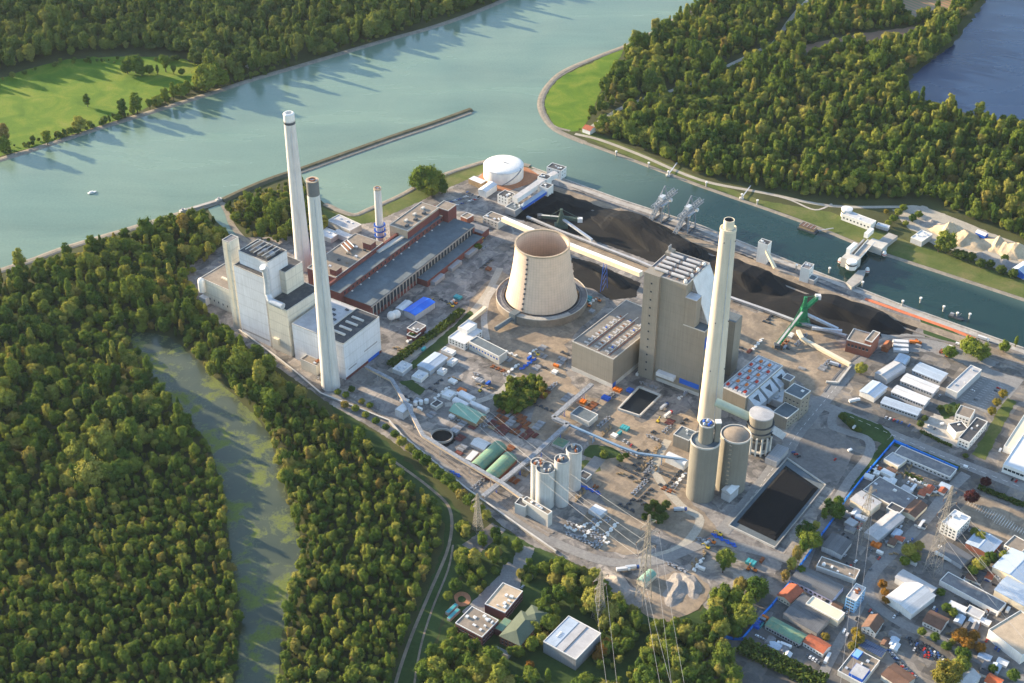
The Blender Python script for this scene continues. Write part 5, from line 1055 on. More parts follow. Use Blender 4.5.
bld('office_wing', 'brick office wing with tan roof and white chiller units', 'office', (484, 605), (505, 613), (524, 592), 10, 'brick', 'tan_stone', win=[('R', 2, 2, 3.6, 10, 1.8, 1.6)], units=6, unitm='white_roof')
for i in range(5): pass
def hip(name, label, L, N, Rr, h, wall, roof, rise):
    P, a, W, D = frame(L, N, Rr, h); t = thing(name, label, 'office', (P.x, P.y, 0), a)
    part(t, 'wall', MB().box(0, W, 0, D, 0, h), wall); s = min(W, D) / 2; o = .6
    if W >= D: r0, r1 = (s, D / 2, h + rise), (W - s, D / 2, h + rise)
    else: r0, r1 = (W / 2, s, h + rise), (W / 2, D - s, h + rise)
    c = [(-o, -o, h), (W + o, -o, h), (W + o, D + o, h), (-o, D + o, h)]
    f = [(0, 1, 5, 4), (1, 2, 5), (2, 3, 4, 5), (3, 0, 4), (3, 2, 1, 0)] if W >= D else [(0, 1, 4), (1, 2, 5, 4), (2, 3, 5), (3, 0, 4, 5), (3, 2, 1, 0)]
    part(t, 'roof', MB().add(c + [r0, r1], f), roof)
    windows(t, 'R', W, D, 2, 2, 3.6, 8, 1.6, 1.6); windows(t, 'L', W, D, 2, 2, 3.6, 5, 1.6, 1.6)
    return t
hip('brick_office', 'red brick office with a green hipped roof at the centre of the offices', (500, 635.5), (520, 645.5), (541, 620), 9, 'brick_light', 'copper_roof', 3.5)
hip('brick_office_end', 'small hipped pale green roof at the far end of the red brick office', (521, 618), (538, 625.5), (549, 613), 9, 'brick_light', 'copper_roof', 2.5)
bld('link_building', 'low green roofed link between the two brick offices', 'building', (494, 629), (502, 632), (513, 621), 7, 'brick', 'green_roof', trim=None)
bld('garden_store', 'dark grey store before the red brick office', 'hut', (494, 648), (508, 656), (510, 652.5), 4, 'concrete', 'slate_roof', trim=None)
for i, (l, n, r) in enumerate([((445.5, 611.5), (448.5, 613.5), (458, 604.5)), ((447, 617.5), (450, 619.5), (460, 609.5))]):
    bld('bike_shelter', ('teal roofed shelter at the round path, upper of the pair', 'teal roofed shelter at the round path, lower of the pair')[i], 'shelter', l, n, r, 3, 'concrete', 'teal_paint', trim=None)

# ---- trading estate
EST = [
 # name, label, L, N, R, h, wall, roof, kind, extra
 ('warehouse', 'pale warehouse nearest the curved railway, left of the warehouse rows', (875, 373), (887, 379.5), (906, 367.5), 7, 'shed_clad', 'rib_roof', 'gable', dict(rise=1.5, axis='x')),
 ('warehouse', 'sunlit warehouse with cream and pale blue roof at the lower left of the rows', (860, 391), (874.5, 398), (887, 387), 6, 'white_paint', 'blue_rib_roof', 'gable', dict(rise=1.5, axis='x')),
 ('long_warehouse', 'long pale blue warehouse facing the main street with a row of doors', (881, 402.5), (917.5, 415.5), (921, 409), 6, 'shed_clad', 'blue_rib_roof', 'gable', dict(rise=1.2, win=[('L', 3, 1, 3, 12, 1.8, 1.6)])),
 ('long_warehouse', 'long white warehouse second from the main street', (892, 391), (924.5, 405), (929, 398), 6, 'shed_clad', 'white_rib_roof', 'gable', dict(rise=1.2, win=[('L', 3, 1, 3, 12, 1.8, 1.6)])),
 ('long_warehouse', 'long white warehouse third from the main street', (901, 380), (933, 393.5), (938.5, 386), 6, 'shed_clad', 'white_rib_roof', 'gable', dict(rise=1.2, win=[('L', 3, 1, 3, 11, 1.8, 1.6)])),
 ('long_warehouse', 'long pale blue warehouse farthest from the main street', (912.5, 370), (940, 381.5), (947.5, 373.5), 6, 'shed_clad', 'blue_rib_roof', 'gable', dict(rise=1.2, win=[('L', 3, 1, 3, 9, 1.8, 1.6)])),
 ('small_warehouse', 'small pale blue roofed store between the curved railway and warehouses', (893, 361.5), (905, 365), (911, 358), 5, 'shed_clad', 'blue_rib_roof', 'barrel', dict(rise=1.5)),
 ('big_warehouse', 'large flat grey warehouse beside the upper car park', (947.5, 387), (957.5, 393), (979.5, 369), 9, 'shed_clad', 'light_roof', 'flat', dict(units=3)),
 ('white_villa', 'white flat roofed office of three joined blocks beside the gravel lot, rear block', (956, 413), (970, 419), (973, 409.5), 9, 'white_paint', 'gravel_roof', 'flat', dict(win=[('L', 2, 2, 3.5, 4, 1.8, 1.5)])),
 ('white_villa', 'white office block with a black roof facing the main street', (959.5, 437), (969.5, 443), (985, 421), 9, 'white_paint', 'dark_roof', 'flat', dict(win=[('L', 2, 2, 3.5, 3, 1.8, 1.5), ('R', 2, 2, 3.5, 6, 1.8, 1.5)], units=2)),
 ('white_villa', 'tilted white pavilion with a square black roof light beside the gravel lot', (951.5, 423.5), (956, 433), (967.5, 428), 8, 'white_paint', 'dark_roof', 'flat', dict(units=1)),
 ('edge_hall', 'long hall with a sunlit orange roof at the right edge', (1004, 446), (1014, 450), (1040, 408), 7, 'white_paint', 'cream', 'flat', dict()),
 ('edge_hall', 'white flat hall with a dark window band at the right edge', (1004, 463.5), (1030, 475), (1046, 445), 9, 'white_paint', 'white_roof', 'flat', dict(win=[('L', 4, 1, 3, 6, 3.4, 2.4)])),
 ('long_flat_store', 'long grey flat roofed store inside the blue fence corner', (894.5, 453), (950, 477.5), (956, 469), 5, 'shed_clad', 'grey_roof', 'flat', dict(win=[('L', 2, 1, 3, 14, 2, 1.5)])),
 ('flat_shed', 'small tan lit shed left below the long grey store', (884, 459), (898, 467), (906.5, 460), 4, 'cream', 'light_roof', 'flat', dict()),
 ('cream_hall', 'cream walled hall with pale roof beside the blue fence', (849.5, 500), (870, 511), (882.5, 503), 8, 'cream', 'light_roof', 'gable', dict(rise=1.2)),
 ('dark_flat_hall', 'wide dark flat roof in the middle of the upper estate', (863, 490), (901.5, 511.5), (918, 498), 4.5, 'concrete', 'grey_roof', 'flat', dict(units=3)),
 ('brown_roof_house', 'brown roofed house with sunlit front at the end of the dark flat hall', (903, 510.5), (915, 517.5), (926.5, 505), 5, 'cream', 'brown_tile', 'gable', dict(rise=1.5)),
 ('grey_hall_pair', 'grey hall with half dark roof near the slim pylon', (866.5, 531), (877.5, 540), (902, 515.5), 6, 'shed_clad', 'light_roof', 'gable', dict(rise=1.2)),
 ('dark_box', 'dark flat box building behind the grey hall near the slim pylon', (886, 508), (899, 514), (905, 509), 7, 'concrete', 'dark_roof', 'flat', dict()),
 ('white_block', 'white three storey block with a stepped white roof beside the sunlit car park', (941.5, 522.5), (957.5, 531), (970.5, 517.5), 12, 'white_paint', 'white_roof', 'flat', dict(win=[('L', 2, 3, 3.4, 4, 2, 1.6), ('R', 2, 3, 3.4, 5, 2, 1.6)], units=4)),
 ('pale_hall', 'pale blue roofed hall right of the white three storey block', (966, 543), (990, 555), (1002, 541.5), 6, 'brick_light', 'blue_rib_roof', 'gable', dict(rise=1.2)),
 ('dark_workshop', 'dark grey workshop beside the blue fence and truck lot', (821.5, 546.5), (841.5, 555), (852.5, 542), 6, 'shed_clad', 'dark_rib_roof', 'gable', dict(rise=1.2)),
 ('skylight_hall', 'brown flat hall with five round skylights', (816, 567), (855, 580), (861, 570.5), 5, 'concrete_light', 'gravel_roof', 'flat', dict(units=5, unitm='white_roof')),
 ('lilac_hall', 'wide grey roofed hall with lilac walls', (790.5, 579), (832, 600), (843.5, 586), 6, 'lilac', 'dark_rib_roof', 'gable', dict(rise=1.2, win=[('L', 2, 1, 3, 9, 2.4, 2)])),
 ('red_roof_house', 'red tiled house next to the blue fence', (776.5, 596), (790.5, 603), (804.5, 591.5), 5, 'cream', 'red_tile', 'gable', dict(rise=2.5, win=[('L', 1.5, 1, 3, 4, 1.3, 1.3)])),
 ('slate_hall', 'wide slate grey hall in the middle of the lower estate', (782.5, 615), (817, 633), (838, 613), 5, 'concrete', 'dark_rib_roof', 'gable', dict(rise=1.2)),
 ('cream_long_hall', 'long cream roofed hall along the slate grey hall', (806, 603.5), (838, 621), (844.5, 613), 7, 'cream', 'cream', 'flat', dict()),
 ('blue_office', 'light blue four storey office with a cluttered roof terrace', (846, 597), (856, 601.5), (866, 588), 14, 'pale_blue', 'light_roof', 'flat', dict(win=[('L', 2, 4, 3.2, 4, 1.4, 1.4), ('R', 2, 4, 3.2, 5, 1.4, 1.4)], units=6, unitm='rust')),
 ('gable_house', 'white gabled house with half sunlit dark roof on the street bend', (861.5, 627), (875.5, 633), (884.5, 621), 6, 'white_paint', 'brown_tile', 'gable', dict(rise=4, axis='x', win=[('L', 1.5, 2, 2.8, 3, 1.2, 1.3), ('R', 1.5, 2, 2.8, 5, 1.2, 1.3)])),
 ('solar_hall', 'low hall covered with blue solar panels', (853.5, 642), (881, 657), (886, 650), 4, 'cream', 'solar', 'gable', dict(rise=.8)),
 ('dark_courtyard_hall', 'dark flat hall with bright blue annexes at the bottom edge', (837.5, 671), (862, 684), (880, 661), 5, 'concrete_light', 'gravel_roof', 'flat', dict(units=3)),
 ('blue_annex', 'bright blue flat box on the dark flat hall', (851.5, 655), (858, 658.5), (863.5, 652), 7, 'blue_paint', 'pale_blue', 'flat', dict(trim=None)),
 ('blue_annex', 'blue walled box with pale roof at the bottom of the dark flat hall', (849, 673), (862.5, 680), (870, 669.5), 8, 'blue_paint', 'light_roof', 'flat', dict(trim=None)),
 ('green_roof_row', 'long row shed with green and dark roof beside the bottom hedge', (765.5, 625), (799.5, 643.5), (806.5, 635), 5, 'shed_clad', 'green_roof', 'gable', dict(rise=1.5, win=[('L', 1.2, 1, 3, 12, 1.8, 2)])),
 ('orange_roof_house', 'white house with an orange tiled roof at the end of the green row', (804, 641), (823, 653.5), (830, 645), 5, 'white_paint', 'red_tile', 'gable', dict(rise=2, win=[('L', 1.2, 1, 3, 6, 1.4, 1.5)])),
 ('grey_wing', 'grey roofed wing behind the bright cream and blue hall', (895.5, 577), (928.5, 596), (936, 588), 7, 'shed_clad', 'light_roof', 'gable', dict(rise=1)),
 ('bright_hall', 'hall with a roof half bright cream and half pale blue on the street bend', (888, 595.5), (911.5, 614), (933, 594), 7, 'white_paint', 'white_rib_roof', 'gable', dict(rise=2, axis='x')),
 ('brown_gable_house', 'white house with a dark brown roof on the curved street', (922.5, 621.5), (941, 630), (950, 619.5), 5, 'white_paint', 'brown_tile', 'gable', dict(rise=3, win=[('L', 1.4, 1, 3, 5, 1.3, 1.3)])),
 ('charcoal_hall', 'long charcoal flat hall with white edge under the power lines', (939.5, 581), (998, 612.5), (1006.5, 603.5), 5, 'white_paint', 'grey_roof', 'flat', dict()),
 ('white_lean_shed', 'narrow white shed below the charcoal flat hall', (946.5, 606), (966, 614), (971, 609), 4, 'shed_clad', 'white_rib_roof', 'flat', dict(trim=None)),
 ('grey_workshop', 'grey workshop beside the white narrow shed', (964, 612.5), (980, 619.5), (986, 613), 4, 'concrete', 'light_roof', 'flat', dict()),
 ('charcoal_hall', 'dark roofed hall with red and white trucks along its front', (937, 551.5), (962, 565.5), (974.5, 558), 5, 'shed_clad', 'dark_rib_roof', 'gable', dict(rise=1)),
 ('edge_hall', 'pale blue hall at the right edge, upper of the stepped pair', (992.5, 567), (1026, 585), (1045, 566), 8, 'cream', 'blue_rib_roof', 'gable', dict(rise=2)),
 ('edge_hall', 'pale blue hall at the right edge, lower of the stepped pair', (994.5, 590), (1028, 608), (1042, 593), 7, 'cream', 'blue_rib_roof', 'gable', dict(rise=2)),
 ('edge_hall', 'big hall with sunlit tan roof and white curved front at the right edge', (995, 626), (1022, 656), (1046, 630), 10, 'white_paint', 'tan_stone', 'flat', dict()),
 ('brown_hall', 'brown roofed hall at the bottom edge beside the scrap cars', (881, 675), (902, 689), (916, 678), 6, 'concrete_light', 'brown_tile', 'gable', dict(rise=1.5)),
 ('grey_gable_house', 'grey roofed house at the bottom edge beside a yellow tree', (953.5, 677), (968, 689), (978, 675), 6, 'white_paint', 'light_roof', 'gable', dict(rise=3)),
 ('red_roof_house', 'house with a bright red roof at the bottom edge', (984, 682), (998, 688), (1005, 681), 5, 'white_paint', 'orange_tile', 'gable', dict(rise=2.5)),
 ('yard_shed', 'grey shed among the scrap yard beside the cream hall', (844, 522), (853, 527), (859, 522), 4, 'concrete', 'light_roof', 'flat', dict(trim=None)),
 ('court_shed', 'white lean shed inside the courtyard of the upper estate', (880, 471), (892, 477), (896, 474), 4, 'white_paint', 'white_roof', 'flat', dict(trim=None)),
 ('court_shed', 'pale shed beside the white truck in the upper estate', (900, 488), (910, 493), (914, 489), 4, 'shed_clad', 'light_roof', 'flat', dict(trim=None)),
 ('corner_house', 'white house with a flat terrace above the sunlit car park', (1003, 546), (1020, 554), (1032, 545), 7, 'white_paint', 'gravel_roof', 'flat', dict(win=[('L', 2, 2, 3, 5, 1.6, 1.4)])),
]
for nm, lab, l, n, r, h, wl, rf, kd, ex in EST: bld(nm, lab, 'building', l, n, r, h, wl, rf, kd, **ex)
# blue fence round the scrap yards
def fence(name, label, pts, h=2.6, m='fence_blue', step=2.5):
    P = [G(*p) for p in pts]; o = P[0].copy(); t = thing(name, label, 'fence', o)
    for i in range(len(P) - 1):
        a, b = P[i] - o, P[i + 1] - o; n = max(1, int((b - a).length / 12))
        for k in range(n):
            p, q = a.lerp(b, k / n), a.lerp(b, (k + .985) / n)
            part(t, 'panel', MB().beam(p + Vector((0, 0, h / 2 + .2)), q + Vector((0, 0, h / 2 + .2)), 1.0, h), m)
            part(t, 'post', MB().beam(p + Vector((0, 0, 0.1)), p + Vector((0, 0, h + .6)), 1.15), 'blue_paint')
fence('blue_fence', 'bright blue fence around the upper yards of the estate', [(957, 469.5), (894, 442), (860, 482), (846, 500), (838, 513), (822, 535), (800, 567), (790, 583)])
fence('blue_fence', 'blue fence along the grove and tyre yard at the estate edge', [(790, 583), (772, 606), (757, 622), (742, 640), (733, 640), (710, 634)])
def hedge(label, pts, w, h, seed):
    """clipped or overgrown hedge of leaf faces"""
    r = random.Random(seed); P = [G(*p) for p in pts]; o = P[0].copy(); mb = MB()
    for i in range(len(P) - 1):
        a, b = P[i] - o, P[i + 1] - o; L = (b - a).length; s = (b - a).normalized().cross(Vector((0, 0, 1)))
        for k in range(int(L * w * 2.6)):
            c = a.lerp(b, r.random()) + s * r.uniform(-.5, .5) * w + Vector((0, 0, h * math.sqrt(r.random()) * r.uniform(.75, 1.15)))
            n = Vector((r.gauss(0, 1), r.gauss(0, 1), abs(r.gauss(.6, 1)))).normalized(); x = n.orthogonal().normalized() * r.uniform(.5, 1.1); y = n.cross(x)
            mb.add([c - x - y, c + x - y, c + x + y, c - x + y], [(0, 1, 2, 3)])
    ob_ = link('hedge', mb.mesh('hedge', 'leaf_dark'), None, o); tag(ob_, label, 'hedge'); return ob_
hedge('dark green hedge row beside the small brick pump house', [(390, 367), (412, 350), (436, 334), (462, 312)], 9, 5, 1)
hedge('dark hedge along the main street before the sunlit car park', [(978, 488), (1000, 497), (1024, 507)], 5, 3, 2)
hedge('thin hedge beside the gravel lot of the white villa', [(920, 432), (938, 441), (952, 447)], 3, 2.5, 3)
hedge('dense tall hedge along the bottom edge beside the estate', [(740, 648), (770, 662), (800, 676), (824, 687)], 16, 7, 4)
hedge('hedge between the courts of the long grey store', [(905, 474), (918, 480), (928, 486)], 3, 2, 5)

# ---- pylons and lines
def pylon(label, base, topy, arms, r=4.5, k_=1.0):
    b = G(*base); h = hgt(base[0], base[1], topy); t = thing('pylon', label, 'pylon', (b.x, b.y, 0), R(35))
    mb = MB(); n = 11; wd = lambda f: (r * (1 - f) ** 1.25 + .7)
    for i in range(n):
        f0, f1 = i / n, (i + 1) / n; a, c = wd(f0), wd(f1); z0, z1 = h * f0, h * f1
        q0 = [(-a, -a, z0), (a, -a, z0), (a, a, z0), (-a, a, z0)]; q1 = [(-c, -c, z1), (c, -c, z1), (c, c, z1), (-c, c, z1)]
        for k in range(4):
            mb.beam(q0[k], q1[k], .4 * k_); mb.beam(q0[k], q1[(k + 1) % 4], .2 * k_); mb.beam(q0[(k + 1) % 4], q1[k], .2 * k_); mb.beam(q1[k], q1[(k + 1) % 4], .2 * k_)
    part(t, 'mast', mb, 'pylon_steel')
    tips = []
    for f, L in arms:
        z = h * f; m2 = MB(); w = wd(f)
        for s in (-1, 1):
            tip = Vector((s * L, 0, z)); 
            for yy in (-w, w): m2.beam((s * w, yy, z), tip, .28); m2.beam((s * w, yy, z + h * .05), tip, .24)
            for k in range(3): g = (k + 1) / 4; m2.beam((s * (w + (L - w) * g), w * (1 - g), z), (s * (w + (L - w) * g), -w * (1 - g), z), .18)
            m3 = MB().tube(tip, tip - Vector((0, 0, 3)), .3, 6)
            part(t, 'insulator', m3, 'brown_tile'); tips.append((b + Vector((0, 0, 0))) + Vector((tip.x * math.cos(R(35)) - tip.y * math.sin(R(35)), tip.x * math.sin(R(35)) + tip.y * math.cos(R(35)), tip.z - 3)))
        part(t, 'cross_arm', m2, 'pylon_steel')
    return t, tips
mat('pylon_steel', (.3, .275, .235), .6, .2, .3, metal=.3)
p1, T1 = pylon('tall lattice pylon beside the curved green shed and gravel mounds', (643, 603), 515, [(.62, 9), (.76, 12), (.9, 8)])
p2, T2 = pylon('small lattice pylon at the railway edge above the offices', (478, 530), 494, [(.7, 5), (.88, 6)], 3.2)
p3, T3 = pylon('lattice pylon among trees above the grey hall', (599, 619), 572, [(.7, 6), (.88, 8)], 4)
p4, T4 = pylon('big lattice pylon in the middle of the trading estate', (932, 573), 486, [(.62, 9), (.76, 12), (.9, 8)], 5, .65)
p5, T5 = pylon('slim lattice pylon beside the cream hall in the estate', (861, 541), 486, [(.7, 7), (.88, 8)], 3.6, .65)
def line(label, a, b, sag, group):
    mb = MB(); n = 24; pts = [a.lerp(b, i / n) - Vector((0, 0, sag * 4 * (i / n) * (1 - i / n))) for i in range(n + 1)]
    for i in range(n): mb.beam(pts[i] - a, pts[i + 1] - a, .15)
    o = link('power_line', mb.mesh('power_line', 'wire'), None, a); tag(o, label, 'power line', group)
e1 = T1[0]; 
for i, tp in enumerate(T1[:4]):
    line('power line from the tall pylon past the pale silos', tp, G(455 + i * 5, 404 - i * 3, 22), 6, 'lines above the pale silos')
    line('power line from the tall pylon to the bottom edge', tp, G(672 + i * 8, 745, 45), 5, 'lines leaving at the bottom')
for i, tp in enumerate(T4[:4]):
    line('power line from the big estate pylon to lower right', tp, G(1080 + i * 14, 700 - i * 12, 40), 6, 'lines over the lower estate')
for i in range(2): line('thin power line between the slim pylon and the bottom edge', T5[i], G(835 + i * 10, 730, 40), 5, 'lines from the slim pylon')
for i in range(2): line('thin power line between the grove pylon and the bottom edge', T3[i], G(615 + i * 9, 740, 35), 4, 'lines from the grove pylon')

# ---- vehicles
def car_mesh(colr):
    mb = MB(); body = [(-2.15, .35), (-2.2, .75), (-1.95, .95), (2.0, .85), (2.2, .6), (2.15, .35)]
    def ext(prof, w, m, w2=None):
        n = len(prof); w2 = w2 or w
        mb.add([(x, -w, z) for x, z in prof] + [(x, w, z) for x, z in prof], [tuple(range(n)), tuple(reversed(range(n, 2 * n)))] + [(i, n + i, n + (i + 1) % n, (i + 1) % n) for i in range(n)], m)
    ext(body, .88, 0); ext([(-1.7, .93), (-1.25, 1.38), (.45, 1.38), (1.15, .9)], .76, 1); ext([(-1.3, 1.37), (-1.2, 1.45), (.35, 1.45), (.5, 1.37)], .74, 0)
    for x in (-1.35, 1.35):
        for y in (-.82, .82): mb.tube((x, y - .1, .33), (x, y + .1, .33), .33, 8, 2)
    return mb.mesh('car', [colr, 'glass', 'tyre'])
def van_mesh(colr):
    mb = MB(); mb.box(-2.7, 1.6, -.98, .98, .45, 2.4, 0).box(1.6, 2.6, -.95, .95, .45, 1.3, 0); mb.add([(1.6, -.9, 1.3), (2.3, -.9, 1.3), (1.6, -.9, 2.3), (1.6, .9, 1.3), (2.3, .9, 1.3), (1.6, .9, 2.3)], [(0, 1, 2), (5, 4, 3), (1, 4, 5, 2), (0, 3, 4, 1)], 1)
    for x in (-1.7, 1.7):
        for y in (-.9, .9): mb.tube((x, y - .12, .38), (x, y + .12, .38), .38, 8, 2)
    return mb.mesh('van', [colr, 'glass', 'tyre'])
def truck_mesh(colr, cargo):
    mb = MB(); mb.box(-6, 3.6, -1.25, 1.25, 1.1, 3.8, 3).box(4, 6.2, -1.2, 1.2, .6, 3.0, 0).box(6.2, 6.3, -1.05, 1.05, 1.8, 2.8, 1).box(-6, 4, -.5, .5, .7, 1.1, 2)
    for x in (-5, -3.8, 1.5, 5): mb.tube((x, -1.2, .5), (x, -.9, .5), .5, 10, 2); mb.tube((x, .9, .5), (x, 1.2, .5), .5, 10, 2)
    return mb.mesh('truck', [colr, 'glass', 'tyre', cargo])
CARS = {c: car_mesh('car_' + c) for c in ('white', 'silver', 'black', 'blue', 'red', 'grey')}
VANS = {'white': van_mesh('car_white'), 'silver': van_mesh('car_silver'), 'blue': van_mesh('car_blue')}
TR = {'white': truck_mesh('car_white', 'white_roof'), 'red': truck_mesh('car_red', 'white_paint'), 'blue': truck_mesh('car_blue', 'pale_steel'), 'orange': truck_mesh('orange_paint', 'orange_paint')}
VZ = .34
def put(name, cat, me, px, py, ang, where, col, group, z=VZ, label=None):
    p = G(px, py); o = link(name, me, None, (p.x, p.y, z), ang); tag(o, label or ('%s %s %s' % (col, cat, where)), cat, group); return o
vr = random.Random(99); USED = []
def carrow(p0, p1, n, ang, where, occ=.8, cols=('white', 'silver', 'black', 'blue', 'red', 'grey', 'silver', 'grey', 'white')):
    for i in range(n):
        if vr.random() > occ: continue
        t = (i + .5) / n; c = vr.choice(cols); x, y = p0[0] + (p1[0] - p0[0]) * t, p0[1] + (p1[1] - p0[1]) * t
        put('car', 'car', CARS[c], x, y, R(ang + vr.uniform(-4, 4)) + (math.pi if vr.random() < .3 else 0), where, c, 'cars ' + where)
carrow((450, 203), (470, 196), 9, 0, 'parked between the old station and white canopy', .9); carrow((456, 206), (478, 199), 9, 0, 'parked between the old station and white canopy', .9); carrow((466, 192), (480, 198), 5, 60, 'parked between the old station and white canopy', .8)
for k in range(4): carrow((956 + k * 8, 396 + k * 4), (978 + k * 8, 373 + k * 4), 9, -35, 'parked in the upper estate car park', .16)
for k in range(3): carrow((972 + k * 9, 505 + k * 5), (1004 + k * 9, 517 + k * 5), 9, 55, 'parked in the sunlit car park', .08)
for k in range(5): carrow((902 + k * 3.5, 636 + k * 4.5), (930 + k * 4.5, 648 + k * 3.5), 9, 55, 'crammed into the roadside scrap car lot', .85, ('white', 'red', 'blue', 'silver', 'black', 'silver', 'grey', 'black'))
for k in range(3): carrow((888 + k * 4, 650 + k * 6), (904 + k * 6, 668 + k * 5), 7, 145, 'in the scrap lot beside the brown roofed hall', .85, ('white', 'blue', 'silver', 'black', 'grey', 'red'))
for k in range(3): carrow((845 + k * 3, 512 + k * 6), (862 + k * 3, 522 + k * 6), 6, 55, 'heaped in the yard before the cream hall', .85, ('white', 'red', 'black', 'silver', 'red'))
for k in range(2): carrow((756 + k * 7, 636 + k * 7), (775 + k * 8, 646 + k * 6), 7, 140, 'beside the green row shed', .75, ('white', 'white', 'silver', 'red'))
for k in range(2): carrow((835 + k * 8, 560 - k * 5), (870 + k * 2, 575 - k * 4), 8, 50, 'parked between the dark workshop and the street', .45)
carrow((880, 625), (895, 640), 5, 55, 'beside the gabled house', .5); carrow((968, 530), (980, 537), 4, 60, 'behind the white three storey block', .7); carrow((792, 452), (800, 458), 3, 20, 'in the bare truck lot', .7); put('car', 'car', CARS['red'], 835, 460, 1, '', 'red', None, label='single red car in the middle of the bare truck lot')
carrow((872, 590), (875, 602), 2, 100, 'driving on the curved street', .9); carrow((858, 425), (905, 440), 5, -36, 'driving on the main street', .5); carrow((770, 478), (815, 415), 5, 60, 'driving on the works road', .5)
carrow((903, 480), (920, 490), 5, 60, 'behind the long grey store', .7); carrow((930, 605), (938, 612), 3, 60, 'beside the bright hall', .8); carrow((958, 585), (985, 600), 6, 55, 'beside the charcoal hall', .4); carrow((622, 440), (640, 452), 5, 60, 'in the dirt lot of the works', .4)
carrow((870, 350), (905, 340), 4, 30, 'on the siding behind the coal yard', .6); carrow((535, 575), (520, 590), 3, 60, 'on the office lane', .8); carrow((700, 176), (740, 190), 2, -25, 'on the far harbour road', .6, ('red', 'white')); carrow((925, 425), (950, 436), 4, 55, 'on the gravel lot of the villa', .6, ('white', 'white', 'grey'))
for px, py, a, c, k, lab in [(921, 526, 55, 'white', 'truck', 'white articulated truck parked upright beside the brown roofed house'), (668, 416, 50, 'red', 'truck', 'red and white truck between the pit and cream chimney'), (664, 408, 50, 'blue', 'truck', 'blue truck behind the red and white truck'), (680, 511, 5, 'blue', 'truck', 'blue truck on the bend below the olive silos'),
    (623, 571, 8, 'white', 'truck', 'white and blue truck on the road left of the tall pylon'), (632, 569, 8, 'blue', 'truck', 'blue truck next to the white one left of the tall pylon'), (941, 557, -32, 'red', 'truck', 'long red truck before the dark roofed hall'), (950, 562, -32, 'white', 'truck', 'white truck behind the long red truck'), (966, 468, -33, 'white', 'van', 'white van at the corner of the blue fence'),
    (854, 402, 20, 'white', 'truck', 'white truck at the left end of the warehouse rows'), (857, 401, 20, 'white', 'van', 'white van beside the truck at the warehouse rows'), (913, 490, 55, 'white', 'truck', 'white lorry between the courts of the upper estate'), (983, 340, -35, 'white', 'truck', 'white lorry on the quay road behind the trees'), (958, 345, -35, 'white', 'van', 'white van at the yard behind the coal tip'),
    (784, 647, 150, 'white', 'truck', 'white lorry beside the bottom hedge of the green row'), (770, 641, 150, 'white', 'van', 'white van at the left end of the green row'), (844, 632, 60, 'white', 'van', 'white van beside the cream long hall'), (847, 636, 60, 'silver', 'van', 'silver van beside the cream long hall'), (854, 428, 55, 'white', 'van', 'white van parked where the loop road starts'), (850, 451, 30, 'white', 'van', 'white van at the rim of the bare truck lot'), (1000, 451, 60, 'white', 'van', 'white van before the orange roofed hall'), (942, 425, 20, 'white', 'van', 'white van on the gravel lot near the villa'), (827, 660, 60, 'white', 'truck', 'pale lorry standing upright at the orange roofed house'), (915, 344, -10, 'orange', 'truck', 'orange truck behind the white stores'), (835, 366, -30, 'blue', 'truck', 'blue machine truck on the sunlit dirt lot')]:
    put(k, k, (TR if k == 'truck' else VANS)[c], px, py, R(a), '', c, None, label=lab)

# ---- containers, pallets, pipes, machines
def container_mesh(m):
    mb = MB(); mb.box(-3, 3, -1.2, 1.2, .1, 2.6, 0)
    for i in range(12): mb.box(-2.9 + i * .5, -2.65 + i * .5, -1.25, 1.25, .2, 2.5, 0)
    for y in (-1.2, 1.2):
        for z in (.15, 2.6): mb.beam((-3, y, z), (3, y, z), .16)
    for y in (-.5, .5): mb.beam((3.03, y, .3), (3.03, y, 2.5), .08)
    return mb.mesh('container', m)
CT = {c: container_mesh(m) for c, m in (('white', 'white_paint'), ('blue', 'blue_paint'), ('rusty red', 'rust'), ('orange', 'orange_paint'), ('grey', 'steel'), ('green', 'teal_paint'))}
def pallet_mesh(m, seed):
    r = random.Random(seed); mb = MB()
    for i in range(7):
        x, y = r.uniform(-3, 3), r.uniform(-2, 2); w, d, h = r.uniform(.5, 1.6), r.uniform(.4, .9), r.uniform(.5, 1.8)
        mb.box(x - w, x + w, y - d, y + d, .05, .2, 1); mb.box(x - w * .9, x + w * .9, y - d * .9, y + d * .9, .2, h, 0)
    return mb.mesh('pallet_stack', [m, 'timber'])
PL = {c: pallet_mesh(m, i) for i, (c, m) in enumerate((('white', 'white_paint'), ('blue', 'blue_paint'), ('brown', 'timber'), ('grey', 'steel'), ('red', 'red_paint'), ('rusty', 'rust'), ('dark', 'dark_steel')))}
def pipes_mesh(m, seed):
    r = random.Random(seed); mb = MB()
    for i in range(8): y = -2 + i * .55; a = r.uniform(-.4, .4); mb.tube((-4 + a, y, .4), (4 + a, y + r.uniform(-.3, .3), .4), .25, 6)
    for i in range(5): mb.tube((-3.6, -1.6 + i * .6, .9), (3.6, -1.5 + i * .6, .9), .25, 6)
    mb.box(-2.5, -2.2, -2.4, 2.4, .02, .18, 1).box(2.2, 2.5, -2.4, 2.4, .02, .18, 1)
    return mb.mesh('pipe_bundle', [m, 'timber'])
PB = {c: pipes_mesh(m, i) for i, (c, m) in enumerate((('rusty', 'rust'), ('grey', 'steel'), ('brown', 'timber'), ('dark red', 'brick')))}
